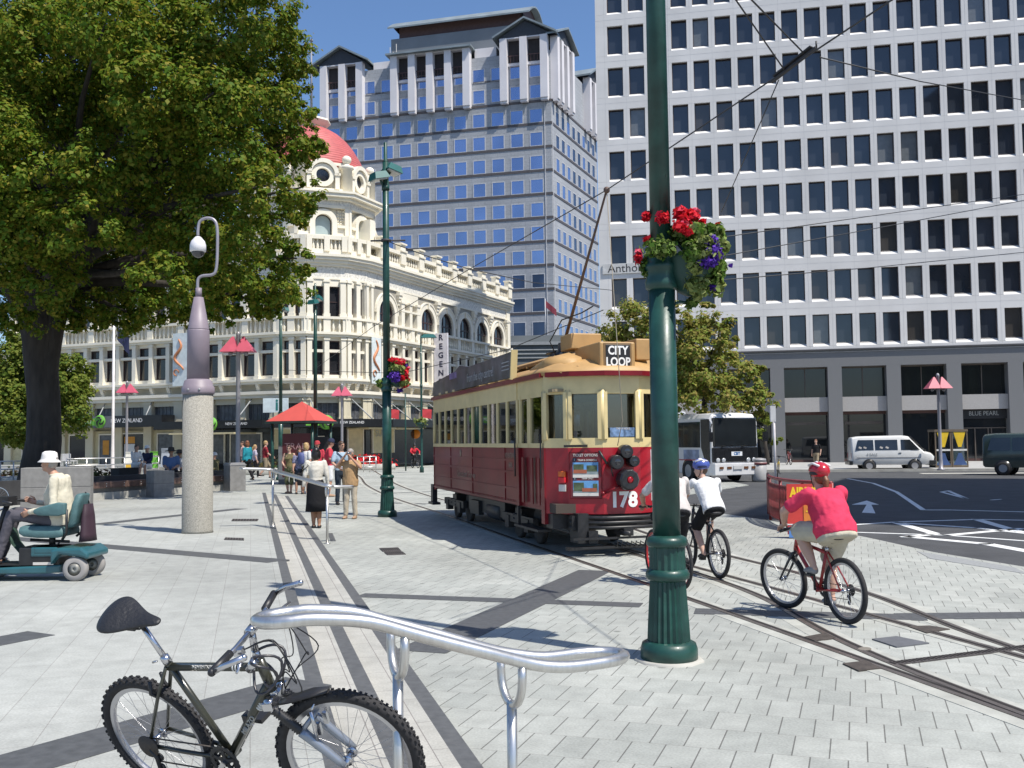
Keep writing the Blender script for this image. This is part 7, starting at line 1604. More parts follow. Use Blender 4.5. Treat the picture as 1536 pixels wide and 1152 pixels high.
# man in pale shirt with bag and dark trousers
g,H=standing(512,757,662)
o=person('man in sunglasses, pale blue shirt and dark trousers with a bag across his body',g,R(205),H,dict(look=(-.5,1,0),wrR=(.12,.2,1.02),elR=(.26,.05,1.15)),dict(top=('tshirt',PBL),bottom=('trousers',DEN),hair=('short',HBR),glasses=True,shoes=SHB),UPG)
q=MB(); q.box(-.26,-.05,.13,.24,.86,1.12); b_=q.build('shoulder_bag',NAVY,o,bevel=.02); q=MB(); q.tube([(-.16,.17,1.1),(.0,.16,1.3),(.14,.06,1.45),(.1,-.12,1.38),(-.15,-.14,1.1),(-.2,.05,1.1)],.014,6); q.build('bag_strap',NAVY,b_)
# man in red polo, cap, white shorts
g,H=standing(494,745,658,Z3)
person('man in navy cap, red polo shirt and white shorts looking down',g,R(-75),H,dict(look=(0,1,-.35),elL=(-.24,.0,1.14),wrL=(-.14,.24,1.10),elR=(.24,.0,1.14),wrR=(.10,.26,1.10),head=(0,.05,1.615)),dict(top=('tshirt',REDC),bottom=('shorts',WHC),hair=('short',HBR),hat=('cap',NAVY),shoes=SHN,fat=.015,hemz=-.13),UPG)
# woman in olive top
g,H=standing(434,740,668,Z3)
person('woman in sunglasses, sleeveless olive top and patterned calf-length trousers by the kiosk',g,R(165),H,dict(look=(-.2,1,0),wrL=(-.22,.12,.92),wrR=(.12,.16,1.0),elR=(.27,.03,1.13),anL=(-.06,0,.09),anR=(.06,0,.09)),dict(top=('tank',OLIV),bottom=('capri',CAMO),hair=('short',HBR),glasses=True,fem=True,skin=SKIN2,shoes=SHN),UPG)
# blond woman with a blue backpack, mostly behind the woman in white
g,H=standing(459,741,664,Z3)
o=person('blond woman with a blue backpack, mostly hidden behind the dark-haired woman',g,R(-40),H,dict(look=(.3,1,0)),dict(top=('tshirt',WHC),bottom=('shorts',KHK),hair=('bob',HBL),fem=True,skin=SKIN2,shoes=SHW),UPG)
q=MB(); q.loft([ringpts((0,-.21,z),Vector((1,0,0)),Vector((0,1,0)),a,b_,12) for z,a,b_ in ((1.02,.1,.07),(1.06,.14,.1),(1.3,.14,.1),(1.42,.1,.07))]); q.build('backpack',mk('backpack_blue',(.08,.10,.25),.7),o)
g,H=standing(476,738,662)
person('person with a red headband seen behind the dark-haired woman',g,R(180),H,{},dict(top=('tshirt',REDC),bottom=('trousers',DEN),hair=('short',HBR),hat=('cap',cloth('band_red',(.4,.05,.06)))),UPG)
g,H=standing(449,741,672)
person('person in striped top with a pale bag between the olive and blond women',g,R(200),H,{},dict(top=('tshirt',cloth('stripe',(.2,.2,.3),.8,25)),bottom=('shorts',DEN),hair=('bob',HBR),fem=True),UPG)
# three walking towards the seats, and one behind
WK='people walking past the seats'
g,H=standing(371,722,661,Z1); H=min(H,1.86)
person('woman in teal cardigan walking beside the grey litter bin',g,R(60),H,dict(look=(.4,1,0),knL=(-.1,.14,.52),anL=(-.1,.12,.09),knR=(.1,-.02,.5),anR=(.1,-.24,.15)),dict(top=('long',TEAL),bottom=('trousers',BLKC),hair=('bob',HRED),fem=True,skin=SKIN2,shoes=SHB,topname='cardigan'),WK)
g,H=standing(382,717,667,Z1); H=min(H,1.8)
person('girl with a long blond ponytail in a lavender top and dark trousers',g,R(-60),H,dict(knL=(-.1,.2,.52),anL=(-.1,.2,.09),knR=(.1,.02,.5),anR=(.1,-.22,.16)),dict(top=('tshirt',LAV),bottom=('trousers',BLKC),hair=('tail',HBL),fem=True,skin=SKIN2,shoes=SHW),WK)
g,H=standing(398,717,660,Z1); H=min(H,1.92)
person('sandy-haired man in a dark red checked shirt and khaki shorts, striding',g,R(-70),H,dict(knL=(-.1,.2,.52),anL=(-.1,.22,.09),knR=(.1,.0,.5),anR=(.1,-.26,.18),elR=(.24,.1,1.15),wrR=(.23,.3,1.0)),dict(top=('tshirt',PLAID),bottom=('shorts',KHK),hair=('short',HBL),skin=SKIN2,shoes=SHB,fat=.01),WK)
g,H=standing(364,712,660,Z1); H=min(H,1.85)
person('person in a pale pink shirt half hidden behind the woman in teal',g,R(120),H,{},dict(top=('tshirt',cloth('pale_pink',(.5,.36,.35))),bottom=('trousers',DEN),hair=('short',HBR)),WK)
# people sitting along the walls
SIT=dict(pel=(0,0,.52),chest=(0,.03,.84),neck=(0,.05,1.03),head=(0,.08,1.20),shL=(-.18,.04,1.0),shR=(.18,.04,1.0),elL=(-.22,.12,.74),elR=(.22,.12,.74),wrL=(-.12,.34,.66),wrR=(.12,.34,.66),hipL=(-.1,.02,.52),hipR=(.1,.02,.52),knL=(-.13,.44,.50),knR=(.13,.44,.50),anL=(-.13,.46,.09),anR=(.13,.46,.09))
def seated(label,px,pysurf,ztop,D,rz,sp,J=None,base=None,S=1.75,group='people seated around the planter'):
    p=dp(px,pysurf,D); J2=dict(SIT); J2.update(J or {}); k=S/1.75; loc=Vector((p.x,p.y,p.z-.44*k)) if base is None else base
    return person(label,loc,rz,S,J2,sp,group)
seated('man in mid-blue shirt and wide dark sunhat seated on the timber bench',257,712,0,37,R(195),dict(top=('tshirt',BLUC),bottom=('shorts',BLKC),hair=('short',HB),hat=('sunhat',mk('hat_dark',(.04,.035,.03),.8)),skin=SKIN,shoes=SHW,fat=.05,thick=True),dict(chest=(0,.08,.84),neck=(0,.12,1.03),head=(0,.17,1.2),shL=(-.19,.11,1.),shR=(.19,.11,1.),look=(-.3,1,0)),S=1.95)
seated('person in white T-shirt and dark hat beside the man in blue, cut by the pillar',269,711,0,37.6,R(195),dict(top=('tshirt',WHC),bottom=('trousers',BLKC),hair=('short',HB),hat=('sunhat',mk('hat_dark',(0,0,0))),skin=SKIN3),S=1.75)
seated('woman in white blouse with tanned legs seated across the planter, facing right',203,700,0,44,R(235),dict(top=('long',WHC),bottom=('shorts',WHC),hair=('short',HBR),fem=True,skin=SKIN),dict(knR=(.05,.44,.58)),S=1.9)
seated('man in navy jacket and white cap seated across the planter',222,701,0,46,R(170),dict(top=('long',NAVY),bottom=('trousers',WHC),hair=('short',HGR),hat=('cap',WHC),glasses=True),S=1.95)
seated('person in an olive top leaning back on the wall right of the pillar',322,712,0,39,R(160),dict(top=('long',OLIV),bottom=('trousers',KHK),hair=('short',HBR),hat=('cap',WHC),shoes=SHW),dict(chest=(.1,-.12,.82),neck=(.15,-.2,1.),head=(.16,-.2,1.16),shL=(-.04,-.16,.98),shR=(.32,-.16,.98),elL=(-.1,.0,.7),elR=(.42,-.2,.72),wrR=(.5,-.1,.56),wrL=(-.05,.2,.66)))
# walkers further away
g,H=standing(558,699,664); person('man in blue patterned clothes standing near the tracks in the distance',g,R(150),H*.97,dict(wrR=(.1,.25,1.1)),dict(top=('long',cloth('blue_pattern',(.10,.13,.22),.8,12)),bottom=('trousers',cloth('blue_jeans',(.06,.09,.16))),hair=('short',HGR),skin=SKIN),None)
g,H=standing(1225,704,659,.0); person('young person in a black T-shirt and khaki trousers walking by the shop windows',g,R(150),H,dict(knL=(-.1,.16,.52),anL=(-.1,.16,.09),knR=(.1,0,.5),anR=(.1,-.22,.14),elL=(-.25,-.08,1.15),wrL=(-.25,.02,.92)),dict(top=('tshirt',BLKC),bottom=('trousers',KHK),hair=('short',HRED),skin=SKIN2),None)
# ---- the man on the mobility scooter (he faces left)
SB=gp(115,872,.2); k=SB.y/1500.
SCO=Vector((SB.x*(SB.y+.3)/SB.y,SB.y+.0,.2))
TEALP=mk('scooter_teal',(.025,.105,.125),.35,var=.15,scale=5,coat=.3); SEATF=mk('seat_teal_vinyl',(.07,.145,.15),.6,var=.15,scale=8,bump=.2)
def sx_(px): return -(px-115)*k        # forward (local x) from the rear axle
def sz_(py): return (872-py)*k
sc=thing('mobility_scooter','teal mobility scooter with padded seat carrying a man in a white hat','mobility scooter',SCO+Vector((0,.30,0)),PI)
for x,r_ in ((-.10,sz_(836)/2*1.0),(1.12,.13)):
    for s_ in ((-1,1)):
        q=MB(); q.M=Matrix.Translation((x,s_*.26,r_))@Euler((PI/2,0,0)).to_matrix().to_4x4(); q.lathe([(r_*.55,-.05),(r_*.85,-.055),(r_,-.035),(r_,.035),(r_*.85,.055),(r_*.55,.05)],28,cap=False); w_=q.build('wheel',mk('grey_tyre',(.30,.285,.27),.8,var=.15),sc)
        q=MB(); q.M=Matrix.Translation((x,s_*.26,r_))@Euler((PI/2,0,0)).to_matrix().to_4x4(); q.lathe([(r_*.57,-.045),(r_*.4,-.03),(r_*.3,-.05),(r_*.12,-.055),(r_*.12,.055),(r_*.3,.05),(r_*.4,.03),(r_*.57,.045)],20); q.build('rim',mk('rim_grey',(.24,.24,.22),.5,metal=.3),w_)
q=MB(); q.loft([[(x,-w,z0),(x,w,z0),(x,w,z1),(x,-w,z1)] for x,w,z0,z1 in ((.12,.2,.1,.2),(.3,.24,.09,.19),(.9,.25,.09,.17),(1.0,.24,.1,.22),(1.3,.18,.14,.34))],smooth=False); q.build('deck',TEALP,sc,bevel=.02)
q=MB(); q.box(.3,.95,-.2,.2,.195,.21); q.build('foot_mat',BLK,sc)
q=MB(); q.loft([[(x,-.33,z0),(x,.33,z0),(x,.33,z1),(x,-.33,z1)] for x,z0,z1 in ((-.28,.27,.35),(-.18,.3,.42),(.1,.34,.42),(.2,.2,.4))],smooth=False); q.build('rear_shroud',TEALP,sc,bevel=.03)
q=MB(); q.box(.14,.66,-.2,.2,.19,.42); q.build('battery_box',BLK,sc,bevel=.02); q=MB(); q.box(.16,.5,-.215,.215,.30,.42); q.box(.16,.46,-.22,.22,.335,.42); q.build('battery_cover',TEALP,sc,bevel=.02); q=MB(); q.box(.2,.46,.221,.226,.2,.235); q.box(.2,.46,-.226,-.221,.2,.235); q.build('white_stripe',WH,sc)
q=MB(); q.tube([(.32,0,.4),(.32,0,.56)],.04,10); q.tube([(.14,.1,.52),(.2,.12,.44),(.3,.1,.43)],.012,6); q.tube([(.1,0,.47),(.6,0,.5)],.02,6); q.build('seat_post',BLK,sc)
q=MB(); q.loft([[(x,-.25,z0),(x,.25,z0),(x,.26,(z0+z1)/2),(x,.22,z1),(x,-.22,z1),(x,-.26,(z0+z1)/2)] for x,z0,z1 in ((.07,.56,.66),(.15,.54,.69),(.4,.54,.69),(.58,.56,.7),(.64,.6,.68))]); q.build('seat_cushion',SEATF,sc,bevel=.02)
q=MB(); q.loft([[(x0,-w,z),(x0,w,z),(x0-.09,w*.95,z),(x0-.09,-w*.95,z)] for x0,w,z in ((.08,.18,.66),(.04,.19,.72),(.01,.18,.95),(-.02,.15,1.06),(-.03,.12,1.09))]); q.build('backrest',SEATF,sc,bevel=.03)
for s_ in (-1,1):
    q=MB(); q.loft([[(x,s_*.29-.04,z0),(x,s_*.29+.04,z0),(x,s_*.29+.045,z1),(x,s_*.29-.045,z1)] for x,z0,z1 in ((.02,.84,.98),(.12,.82,.99),(.36,.83,.93),(.42,.86,.9))]); q.build('armrest',SEATF,sc,bevel=.015)
    q=MB(); q.tube([(.02,s_*.27,.9),(.02,s_*.27,.6),(.1,s_*.2,.52)],.018,6); q.build('armrest_bracket',BLK,sc)
q=MB(); q.tube([(1.12,0,.3),(.98,0,.75),(.9,0,.98)],.035,10); q.build('tiller',BLK,sc)
q=MB(); q.tube([(.72,-.26,.98),(.86,-.2,1.0),(.9,0,.98),(.86,.2,1.0),(.72,.26,.98)],.02,8); q.box(.84,.98,-.12,.12,.94,1.06); q.build('handlebar',BLK,sc,)
q=MB(); q.loft([ringpts((-.14,0,z),Vector((0,1,0)),Vector((1,0,0)),a,b_,12) for z,a,b_ in ((.48,.2,.09),(.57,.18,.08),(.8,.16,.06),(.95,.12,.035))]); bg=q.build('carry_bag',mk('bag_plum',(.035,.015,.025),.7,var=.3),sc); q=MB(); q.tube([(-.1,-.12,.95),(-.06,-.13,1.05),(-.1,.0,1.1)],.01,5); q.build('bag_strap',BLK,bg)
q=MB(); q.loft([ringpts((x,0,z),Vector((0,1,0)),Vector((.5,0,.85)),a,b_,10) for x,z,a,b_ in ((.6,.3,.08,.04),(.7,.36,.13,.09),(.8,.48,.14,.1),(.82,.62,.1,.05))]); q.build('front_bag',mk('bag_green',(.02,.05,.035),.7,var=.4,scale=9),sc)
PS=1.70; pk=1.75/PS
def sj(px,y,py): v=(-(px-115)*k,y,(872-py)*k); return (-v[1]*0+y*pk*1.,v[0]*pk,v[2]*pk)   # x right, y forward, z up
man=person('elderly man in white sunhat, cream jacket and grey trousers riding a teal mobility scooter',SCO+Vector((0,.30,0)),PI/2,PS,dict(
  pel=sj(92,0,778),chest=sj(84,0,740),neck=sj(80,0,713),head=sj(71,0,697),shL=sj(88,-.19,722),shR=sj(88,.19,722),elL=sj(92,-.27,764),elR=sj(88,.27,762),wrL=sj(54,-.24,769),wrR=sj(40,.2,758),gripL=sj(36,-.2,777),gripR=sj(25,.2,752),
  hipL=sj(90,-.1,783),hipR=sj(90,.1,783),knL=sj(22,-.14,774),knR=sj(16,.14,772),anL=sj(2,-.13,838),anR=sj(-8,.13,838),toeL=sj(-16,-.13,846),toeR=sj(-26,.13,846),look=(0,1,.02),curl=.5),
  dict(top=('long',cloth('cream_jacket',(.55,.51,.40))),bottom=('trousers',cloth('slate_trousers',(.09,.085,.10))),hair=('short',HGR),hat=('bucket',cloth('hat_white',(.70,.67,.64))),glasses=True,skin=SKIN,shoes=SHB,fat=.035,loose=.012,hemz=-.13,topname='jacket'),None,.013)
# ------------------------------------------------------------------ bicycles
TY=mk('bike_tyre',(.022,.021,.022),.8,var=.25,scale=40); RIMS=mk('bike_rim',(.50,.50,.52),.28,metal=.85,var=.05); SPK=mk('spoke_steel',(.40,.40,.42),.3,metal=.9); CHR=mk('bike_chrome',(.55,.55,.57),.18,metal=.95,var=.05); BKB=mk('bike_black',(.02,.02,.022),.45,var=.2); LTH=mk('saddle_black',(.018,.018,.02),.5,bump=.3,bscale=60)
def bike(label,loc,heading,lean,frame_mat,fork_mat,G=None,steer=0.,detail=2,group=None,susp=False,tyre=.024,lettering=None,rimmat=None,knobs=False,sub=None):
    g=dict(rhub=(0,.335),bb=(.43,.29),sc=(.25,.79),sad=(.15,1.0),ht=(.80,.88),hb=(.84,.72),fhub=(1.05,.335),bar=(.78,1.0),bw=.29,R=.335)
    if G: g.update(G)
    V=lambda k,y=0.: Vector((g[k][0],y,g[k][1]))
    t=thing('bicycle',label,'bicycle',loc,0,group); t.rotation_euler=(lean,0,heading)
    ax=(V('ht')-V('hb')).normalized(); SM=Matrix.Translation(V('ht'))@Matrix.Rotation(steer,4,ax)@Matrix.Translation(-V('ht'))
    def wheel(c,M,s=1):
        r=g['R']; q=MB(M); n=56
        def ring(rr_,w,h_): return None
        q.tube([c+Vector((math.cos(2*PI*i/n),0,math.sin(2*PI*i/n)))*(r-tyre) for i in range(n)],tyre,10,closed=True)
        if knobs:
            for i in range(84):
                a=2*PI*i/84
                for y,dr in (((-.012),.0),((.012),.0)) if i%2 else ((-.021,-.008),(0.,.001),(.021,-.008)):
                    rr_=r+dr; p=c+Vector((math.cos(a)*rr_,y,math.sin(a)*rr_)); q.cbox(tuple(p),(.008,.009,.012),0,0,-a)
        w=q.build('wheel',TY,t)
        q=MB(M); rr_=r-tyre*2.0
        vs=[]
        for i in range(n):
            a=2*PI*i/n; e=Vector((math.cos(a),0,math.sin(a)))
            for y,d in ((-.012,.006),(.012,.006),(.011,-.016),(0,-.02),(-.011,-.016)): vs.append(c+e*(rr_+d)+Vector((0,y,0)))
        q.add(vs,[(i*5+j,i*5+(j+1)%5,((i+1)%n)*5+(j+1)%5,((i+1)%n)*5+j) for i in range(n) for j in range(5)],False); q.build('rim',rimmat or RIMS,w)
        q=MB(M); ns=32 if detail>1 else 20
        for i in range(ns):
            a=2*PI*i/ns; sd=1 if i%2 else -1; b_=a+(.38 if (i//2)%2 else -.38)
            q.tube([c+Vector((math.cos(b_)*.022,sd*.028,math.sin(b_)*.022)),c+Vector((math.cos(a)*(rr_-.012),0,math.sin(a)*(rr_-.012)))],.0011 if detail>1 else .002,4,cap=False)
        q.build('spokes',SPK,w)
        q=MB(M); q.tube([c+Vector((0,-.05,0)),c+Vector((0,.05,0))],.014,10); [q.tube([c+Vector((0,y-.003,0)),c+Vector((0,y+.003,0))],.026,14) for y in (-.028,.028)]; q.tube([c+Vector((0,-.065,0)),c+Vector((0,.065,0))],.007,8); q.build('hub',CHR,w)
    wheel(V('rhub'),None); wheel(V('fhub'),SM)
    q=MB(); q.tube([V('sc'),V('bb')],.017,12); q.tube([V('sc')-Vector((0,0,.03)),V('ht')-ax*.03],.019,12); q.tube([V('hb')+ax*.03,V('bb')],.022,12); q.tube([V('ht')+ax*.01,V('hb')-ax*.01],.023,12); q.tube([V('bb',-.04),V('bb',.04)],.024,12)
    for s_ in (-1,1):
        q.tube([V('rhub',s_*.06),V('rhub',s_*.055).lerp(V('bb',s_*.045),.45),V('bb',s_*.03)],.0105,8); q.tube([V('rhub',s_*.06),V('rhub',s_*.055).lerp(V('sc',s_*.03),.6),V('sc',s_*.018)-Vector((0,0,.02))],.009,8)
    f=q.build('frame',frame_mat,t)
    # fork and cockpit turn with the steering
    q=MB(SM); cr=V('hb')-ax*.05; 
    if susp:
        for s_ in (-1,1): q.tube([cr+Vector((0,s_*.062,0)),V('fhub',s_*.06).lerp(cr+Vector((0,s_*.062,0)),.55)],.014,10)
        q.bar(cr+Vector((0,-.085,.01)),cr+Vector((0,.085,.01)),.045,.035); q.tube([V('hb'),cr],.018,10); 
        for s_ in (-1,1): q.tube([cr+Vector((0,s_*.062,-.01)),cr+Vector((0,s_*.062,.035))],.02,12)
        q.build('fork_crown',CHR,t)
        q=MB(SM)
        for s_ in (-1,1):
            a=cr+Vector((0,s_*.062,0)); b_=V('fhub',s_*.06)
            q.tube([a.lerp(b_,.42),a.lerp(b_,.5),a.lerp(b_,.9),b_],[.024,.022,.018,.014],12)
        a=cr.lerp(V('fhub'),.42); q.tube([a+Vector((0,-.062,0)),a+Vector((.05,-.05,.05)),a+Vector((.06,0,.06)),a+Vector((.05,.05,.05)),a+Vector((0,.062,0))],.012,8)
        fk=q.build('fork',fork_mat,t)
        q=MB(SM)
        for s_ in (-1,1):
            a=cr+Vector((0,s_*.062,0)); b_=V('fhub',s_*.06); pts=[a.lerp(b_,.05+.36*i/24) for i in range(25)]; q.tube(pts,[.024 if i%2 else .018 for i in range(25)],12)
        q.build('fork_boot',BKB,t)
    else:
        for s_ in (-1,1): q.tube([cr+Vector((0,s_*.05,0)),V('fhub',s_*.055)],[.016,.011],10)
        q.tube([cr+Vector((0,-.06,0)),cr+Vector((0,.06,0))],.018,10); q.tube([V('hb'),cr],.018,10); q.build('fork',fork_mat,t)
    bar=V('bar'); q=MB(SM); q.tube([V('ht'),V('ht')+ax*.06],.016,10); q.tube([V('ht')+ax*.05,bar],.016,10); q.tube([bar-Vector((0,.025,0)),bar+Vector((0,.025,0))],.022,12); q.build('stem',BKB if detail<2 else CHR,t)
    bw=g['bw']; q=MB(SM); q.tube([bar+Vector((-.03,-bw,.0)),bar+Vector((-.005,-bw*.45,0)),bar,bar+Vector((-.005,bw*.45,0)),bar+Vector((-.03,bw,.0))],.0125,10); hbr=q.build('handlebar',CHR if detail>1 else BKB,t)
    for s_ in (-1,1):
        q=MB(SM); q.tube([bar+Vector((-.014,s_*(bw-.13),0)),bar+Vector((-.03,s_*bw,0))],.017,12); q.sph(bar+Vector((-.03,s_*(bw+.002),0)),.017,10,6); q.build('grip',BKB,hbr)
        q=MB(SM); q.tube([bar+Vector((.0,s_*(bw-.15),-.01)),bar+Vector((.045,s_*(bw-.13),-.015)),bar+Vector((.055,s_*(bw-.03),-.03))],.006,6); q.cbox(tuple(bar+Vector((.01,s_*(bw-.155),-.01))),(.04,.03,.03)); q.build('brake_lever',CHR,hbr)
        if detail>1:
            q=MB(SM); q.tube([bar+Vector((-.025,s_*(bw+.0),0)),bar+Vector((.04,s_*(bw+.005),.03)),bar+Vector((.12,s_*(bw-.01),.05))],[.012,.012,.0135],10); q.sph(bar+Vector((.12,s_*(bw-.01),.05)),.014,10,6); q.build('bar_end',CHR,hbr)
    sd=V('sad'); d=(V('sc')-V('bb')).normalized(); q=MB(); q.tube([V('sc')-d*.02,V('sc')+d*(sd-V('sc')).length*.86],.0135,12); q.build('seat_post',CHR,t)
    q=MB(); q.tube([V('sc')-d*.01,V('sc')+d*.03],.021,12); q.tube([V('sc')+d*.02+Vector((-.02,-.03,0)),V('sc')+d*.02+Vector((-.05,-.03,-.01))],.005,6); q.build('seat_clamp',CHR,t)
    q=MB(); R_=[]
    for x,w,z,h_ in ((-.162,.03,.02,.02),(-.155,.065,.022,.035),(-.13,.095,.026,.05),(-.08,.108,.026,.055),(-.02,.078,.012,.04),(.05,.04,.004,.033),(.11,.027,.004,.028),(.15,.018,.0,.018)): R_.append([(sd.x+x,w*math.cos(2*PI*i/14),sd.z+z+h_*(.5*math.sin(2*PI*i/14)+(.25 if math.sin(2*PI*i/14)>0 else 0)*0)) for i in range(14)])
    q.M=Matrix.Translation(sd)@Matrix.Rotation(g.get('sroll',0),4,'X')@Matrix.Scale(g.get('ss',1.),4)@Matrix.Translation(-sd); q.loft(R_); s0=q.build('saddle',LTH,t); sb_=s0.modifiers.new('soft','SUBSURF'); sb_.levels=sb_.render_levels=2 if detail>1 else 1
    q=MB(); [q.tube([(sd.x-.1,y*1.3,sd.z),(sd.x-.03,y,sd.z-.03),(sd.x+.05,y,sd.z-.025),(sd.x+.11,y*.5,sd.z)],.0045,5) for y in (-.03,.03)]; q.cbox((sd.x-.01,0,sd.z-.03),(.05,.06,.02)); q.build('saddle_rail',BKB,s0)
    # drivetrain on the right side (-y)
    bb=V('bb'); q=MB()
    for r_,y in ((.088,-.05),(.07,-.043),(.05,-.037)):
        n=40; vs=[]
        for i in range(n): a=2*PI*i/n; rr_=r_ if i%2 else r_-.006; vs+= [(bb.x+rr_*math.cos(a),y,bb.z+rr_*math.sin(a)),(bb.x+r_*.72*math.cos(a),y,bb.z+r_*.72*math.sin(a)),(bb.x+rr_*math.cos(a),y-.003,bb.z+rr_*math.sin(a)),(bb.x+r_*.72*math.cos(a),y-.003,bb.z+r_*.72*math.sin(a))]
        fs=[]
        for i in range(n): j=(i+1)%n; fs+=[(4*i,4*j,4*j+1,4*i+1),(4*i+2,4*i+3,4*j+3,4*j+2),(4*i,4*i+2,4*j+2,4*j),(4*i+1,4*j+1,4*j+3,4*i+3)]
        q.add(vs,fs,False)
    ca=g.get('crank',-.6)
    for i in range(5): a=ca+2*PI*i/5; q.bar(bb+Vector((0,-.05,0)),bb+Vector((.07*math.cos(a),-.05,.07*math.sin(a))),.018,.006,(0,1,0))
    cs=q.build('chainset',BKB,t)
    for s_,a in ((-1,ca),(1,ca+PI)):
        e=bb+Vector((.17*math.cos(a),s_*.07,.17*math.sin(a))); q=MB(); q.bar(bb+Vector((0,s_*.06,0)),e,.024,.014,(0,1,0)); c_=q.build('crank',CHR if detail>1 else BKB,t)
        q=MB(); q.cbox((e.x,e.y+s_*.05,e.z),(.09,.07,.022)); q.build('pedal',BKB,c_)
    rh=V('rhub'); q=MB()
    for k in range(7): r_=.022+.0045*k; q.tube([rh+Vector((0,-.048+.0035*k*-0-.004*(6-k)*-1-.024,0)),rh+Vector((0,-.048-.024+.004*(6-k)+.002,0))],r_+.012,20)
    q.build('cassette',RUST if detail>1 else BKB,t)
    q=MB(); q.tube([rh+Vector((0,-.05,.036)),bb+Vector((0,-.046,.07))],.004,5); q.tube([rh+Vector((.02,-.05,-.1)),bb+Vector((0,-.046,-.07))],.004,5); q.build('chain',RUST,t)
    q=MB(); q.tube([rh+Vector((.0,-.065,-.02)),rh+Vector((.03,-.07,-.06)),rh+Vector((.02,-.065,-.13))],.011,8); q.tube([rh+Vector((.03,-.06,-.07)),rh+Vector((.03,-.05,-.07))],.022,10); q.tube([rh+Vector((.02,-.06,-.13)),rh+Vector((.02,-.05,-.13))],.022,10); q.build('derailleur',BKB,t)
    if detail>1:
        q=MB()
        for s_ in (-1,1): p=V('rhub',s_*.05).lerp(V('sc',s_*.025),.6); q.tube([p,p+Vector((-.03,s_*.01,.02)),p+Vector((-.02,s_*.0,.08))],.009,8); q.cbox(tuple(p+Vector((-.04,-s_*.02,.0))),(.05,.015,.015))
        q.build('rear_brake',BKB,t)
        q=MB(SM)
        for s_ in (-1,1): p=cr.lerp(V('fhub'),.5)+Vector((0,s_*.05,0)); q.tube([p+Vector((.04,s_*.012,-.02)),p+Vector((.05,s_*.02,.06)),p+Vector((.045,s_*.008,.12))],.009,8); q.cbox(tuple(p+Vector((.05,-s_*.012,.02))),(.02,.018,.055))
        p=cr.lerp(V('fhub'),.5); q.tube([p+Vector((.045,-.05,.12)),p+Vector((.05,0,.14)),p+Vector((.045,.05,.12))],.005,6); q.build('front_brake',CHR,t)
        q=MB(SM)
        random.seed(5)
        for k in range(6):
            s_=-1 if k%2 else 1; a=bar+Vector((.03,s_*(bw-.17+.02*k%3*.01),-.01)); z_=random.uniform(-.05,.12); b_=V('ht')+Vector((.10+.03*(k%3),s_*.05*(k%3),-.02*k)); q.tube(catmull([a,a+Vector((.1,-s_*.06,.02-z_*.3)),V('ht')+Vector((.14+.02*k,s_*(.04+.02*k),.06-z_)),b_,V('hb')+Vector((.05,s_*.02,-.02))],6),.003,6)
        q.build('cable',BKB,t)
        q=MB()
        for k in range(3): c=V('ht')+Vector((.03,.0,-.02)); q.tube([c+Vector((.075*math.cos(a)*(1-.1*k)+.01*k,.03*math.sin(a*2+k)+.035-.05*k,.075*math.sin(a))) for a in [2*PI*i/24 for i in range(24)]],.006,8,closed=True)
        lk=q.build('cable_lock',mk('lock_black',(.025,.024,.03),.35,spec=.7),t)
        p=V('ht').lerp(V('sc'),.12)+Vector((.05,-.03,.02)); q=MB(); q.tube([p+Vector((0,-.02,-.02)),p+Vector((.05,-.03,.03))],.02,10); q.build('lock_barrel',CHR,lk)
        q=MB(SM); p=V('fhub')+Vector((-.02,0,g['R']+.01)); cpt=cr+Vector((.05,0,-.03)); 
        q.loft([[cpt+Vector((x,-w,z)),cpt+Vector((x,w,z)),cpt+Vector((x,w*.8,z+.006)),cpt+Vector((x,-w*.8,z+.006))] for x,w,z in ((-.06,.02,.0),(.02,.035,.02),(.12,.04,.045),(.2,.025,.055))]); q.build('front_mudguard',BKB,t)
        q=MB(); q.tube([V('hb').lerp(V('bb'),.35)+Vector((.02,0,.02)),V('hb').lerp(V('bb'),.75)+Vector((.02,0,.02))],.006,6); q.cbox(tuple(V('hb').lerp(V('bb'),.45)+Vector((-.03,0,-.0))),(.03,.04,.05)); q.build('bottle_cage',BKB,t)
        for c,M in ((V('rhub'),None),): q=MB(); q.cbox(tuple(c+Vector((.05,-.0,-.23))),(.03,.02,.07),0,0,.5); q.build('wheel_reflector',mk('reflector_amber',(.65,.25,.03),.25),t)
        if lettering:
            dn=(V('bb')-V('hb')).normalized()
            for s_ in (-1,):
                a=V('hb').lerp(V('bb'),.5); text('frame_lettering',lettering[0],tplane(a+Vector((0,-.0225,0)),-dn,Vector((dn.z,0,-dn.x))),.034,mk('decal_silver',(.4,.4,.38),.4),f,sx=1.1)
                tt=V('ht')-ax*.03-(V('sc')-Vector((0,0,.03))); tt.normalize(); a=(V('sc')-Vector((0,0,.03))).lerp(V('ht'),.42); text('frame_lettering',lettering[1],tplane(a+Vector((0,-.0195,-.0)),tt,Vector((-tt.z,0,tt.x))),.024,mk('decal_silver',(0,0,0)),f)
                for kx in (.72,.75,.78): a=(V('sc')-Vector((0,0,.03))).lerp(V('ht')-ax*.03,kx); q=MB(); q.tube([a-tt*.004,a+tt*.004],.0198,12); q.build('frame_stripe',mk('decal_white',(.6,.6,.58),.5),f)
                for kx in (.2,.23,.26): a=V('hb').lerp(V('bb'),kx); q=MB(); q.tube([a-dn*.004,a+dn*.004],.0228,12); q.build('frame_stripe',mk('decal_white',(0,0,0)),f)
    return t
OLF=mk('frame_olive_black',(.035,.036,.025),.28,var=.25,scale=5,coat=.4); SIL=mk('fork_blue_grey',(.26,.29,.34),.32,metal=.5,var=.1)
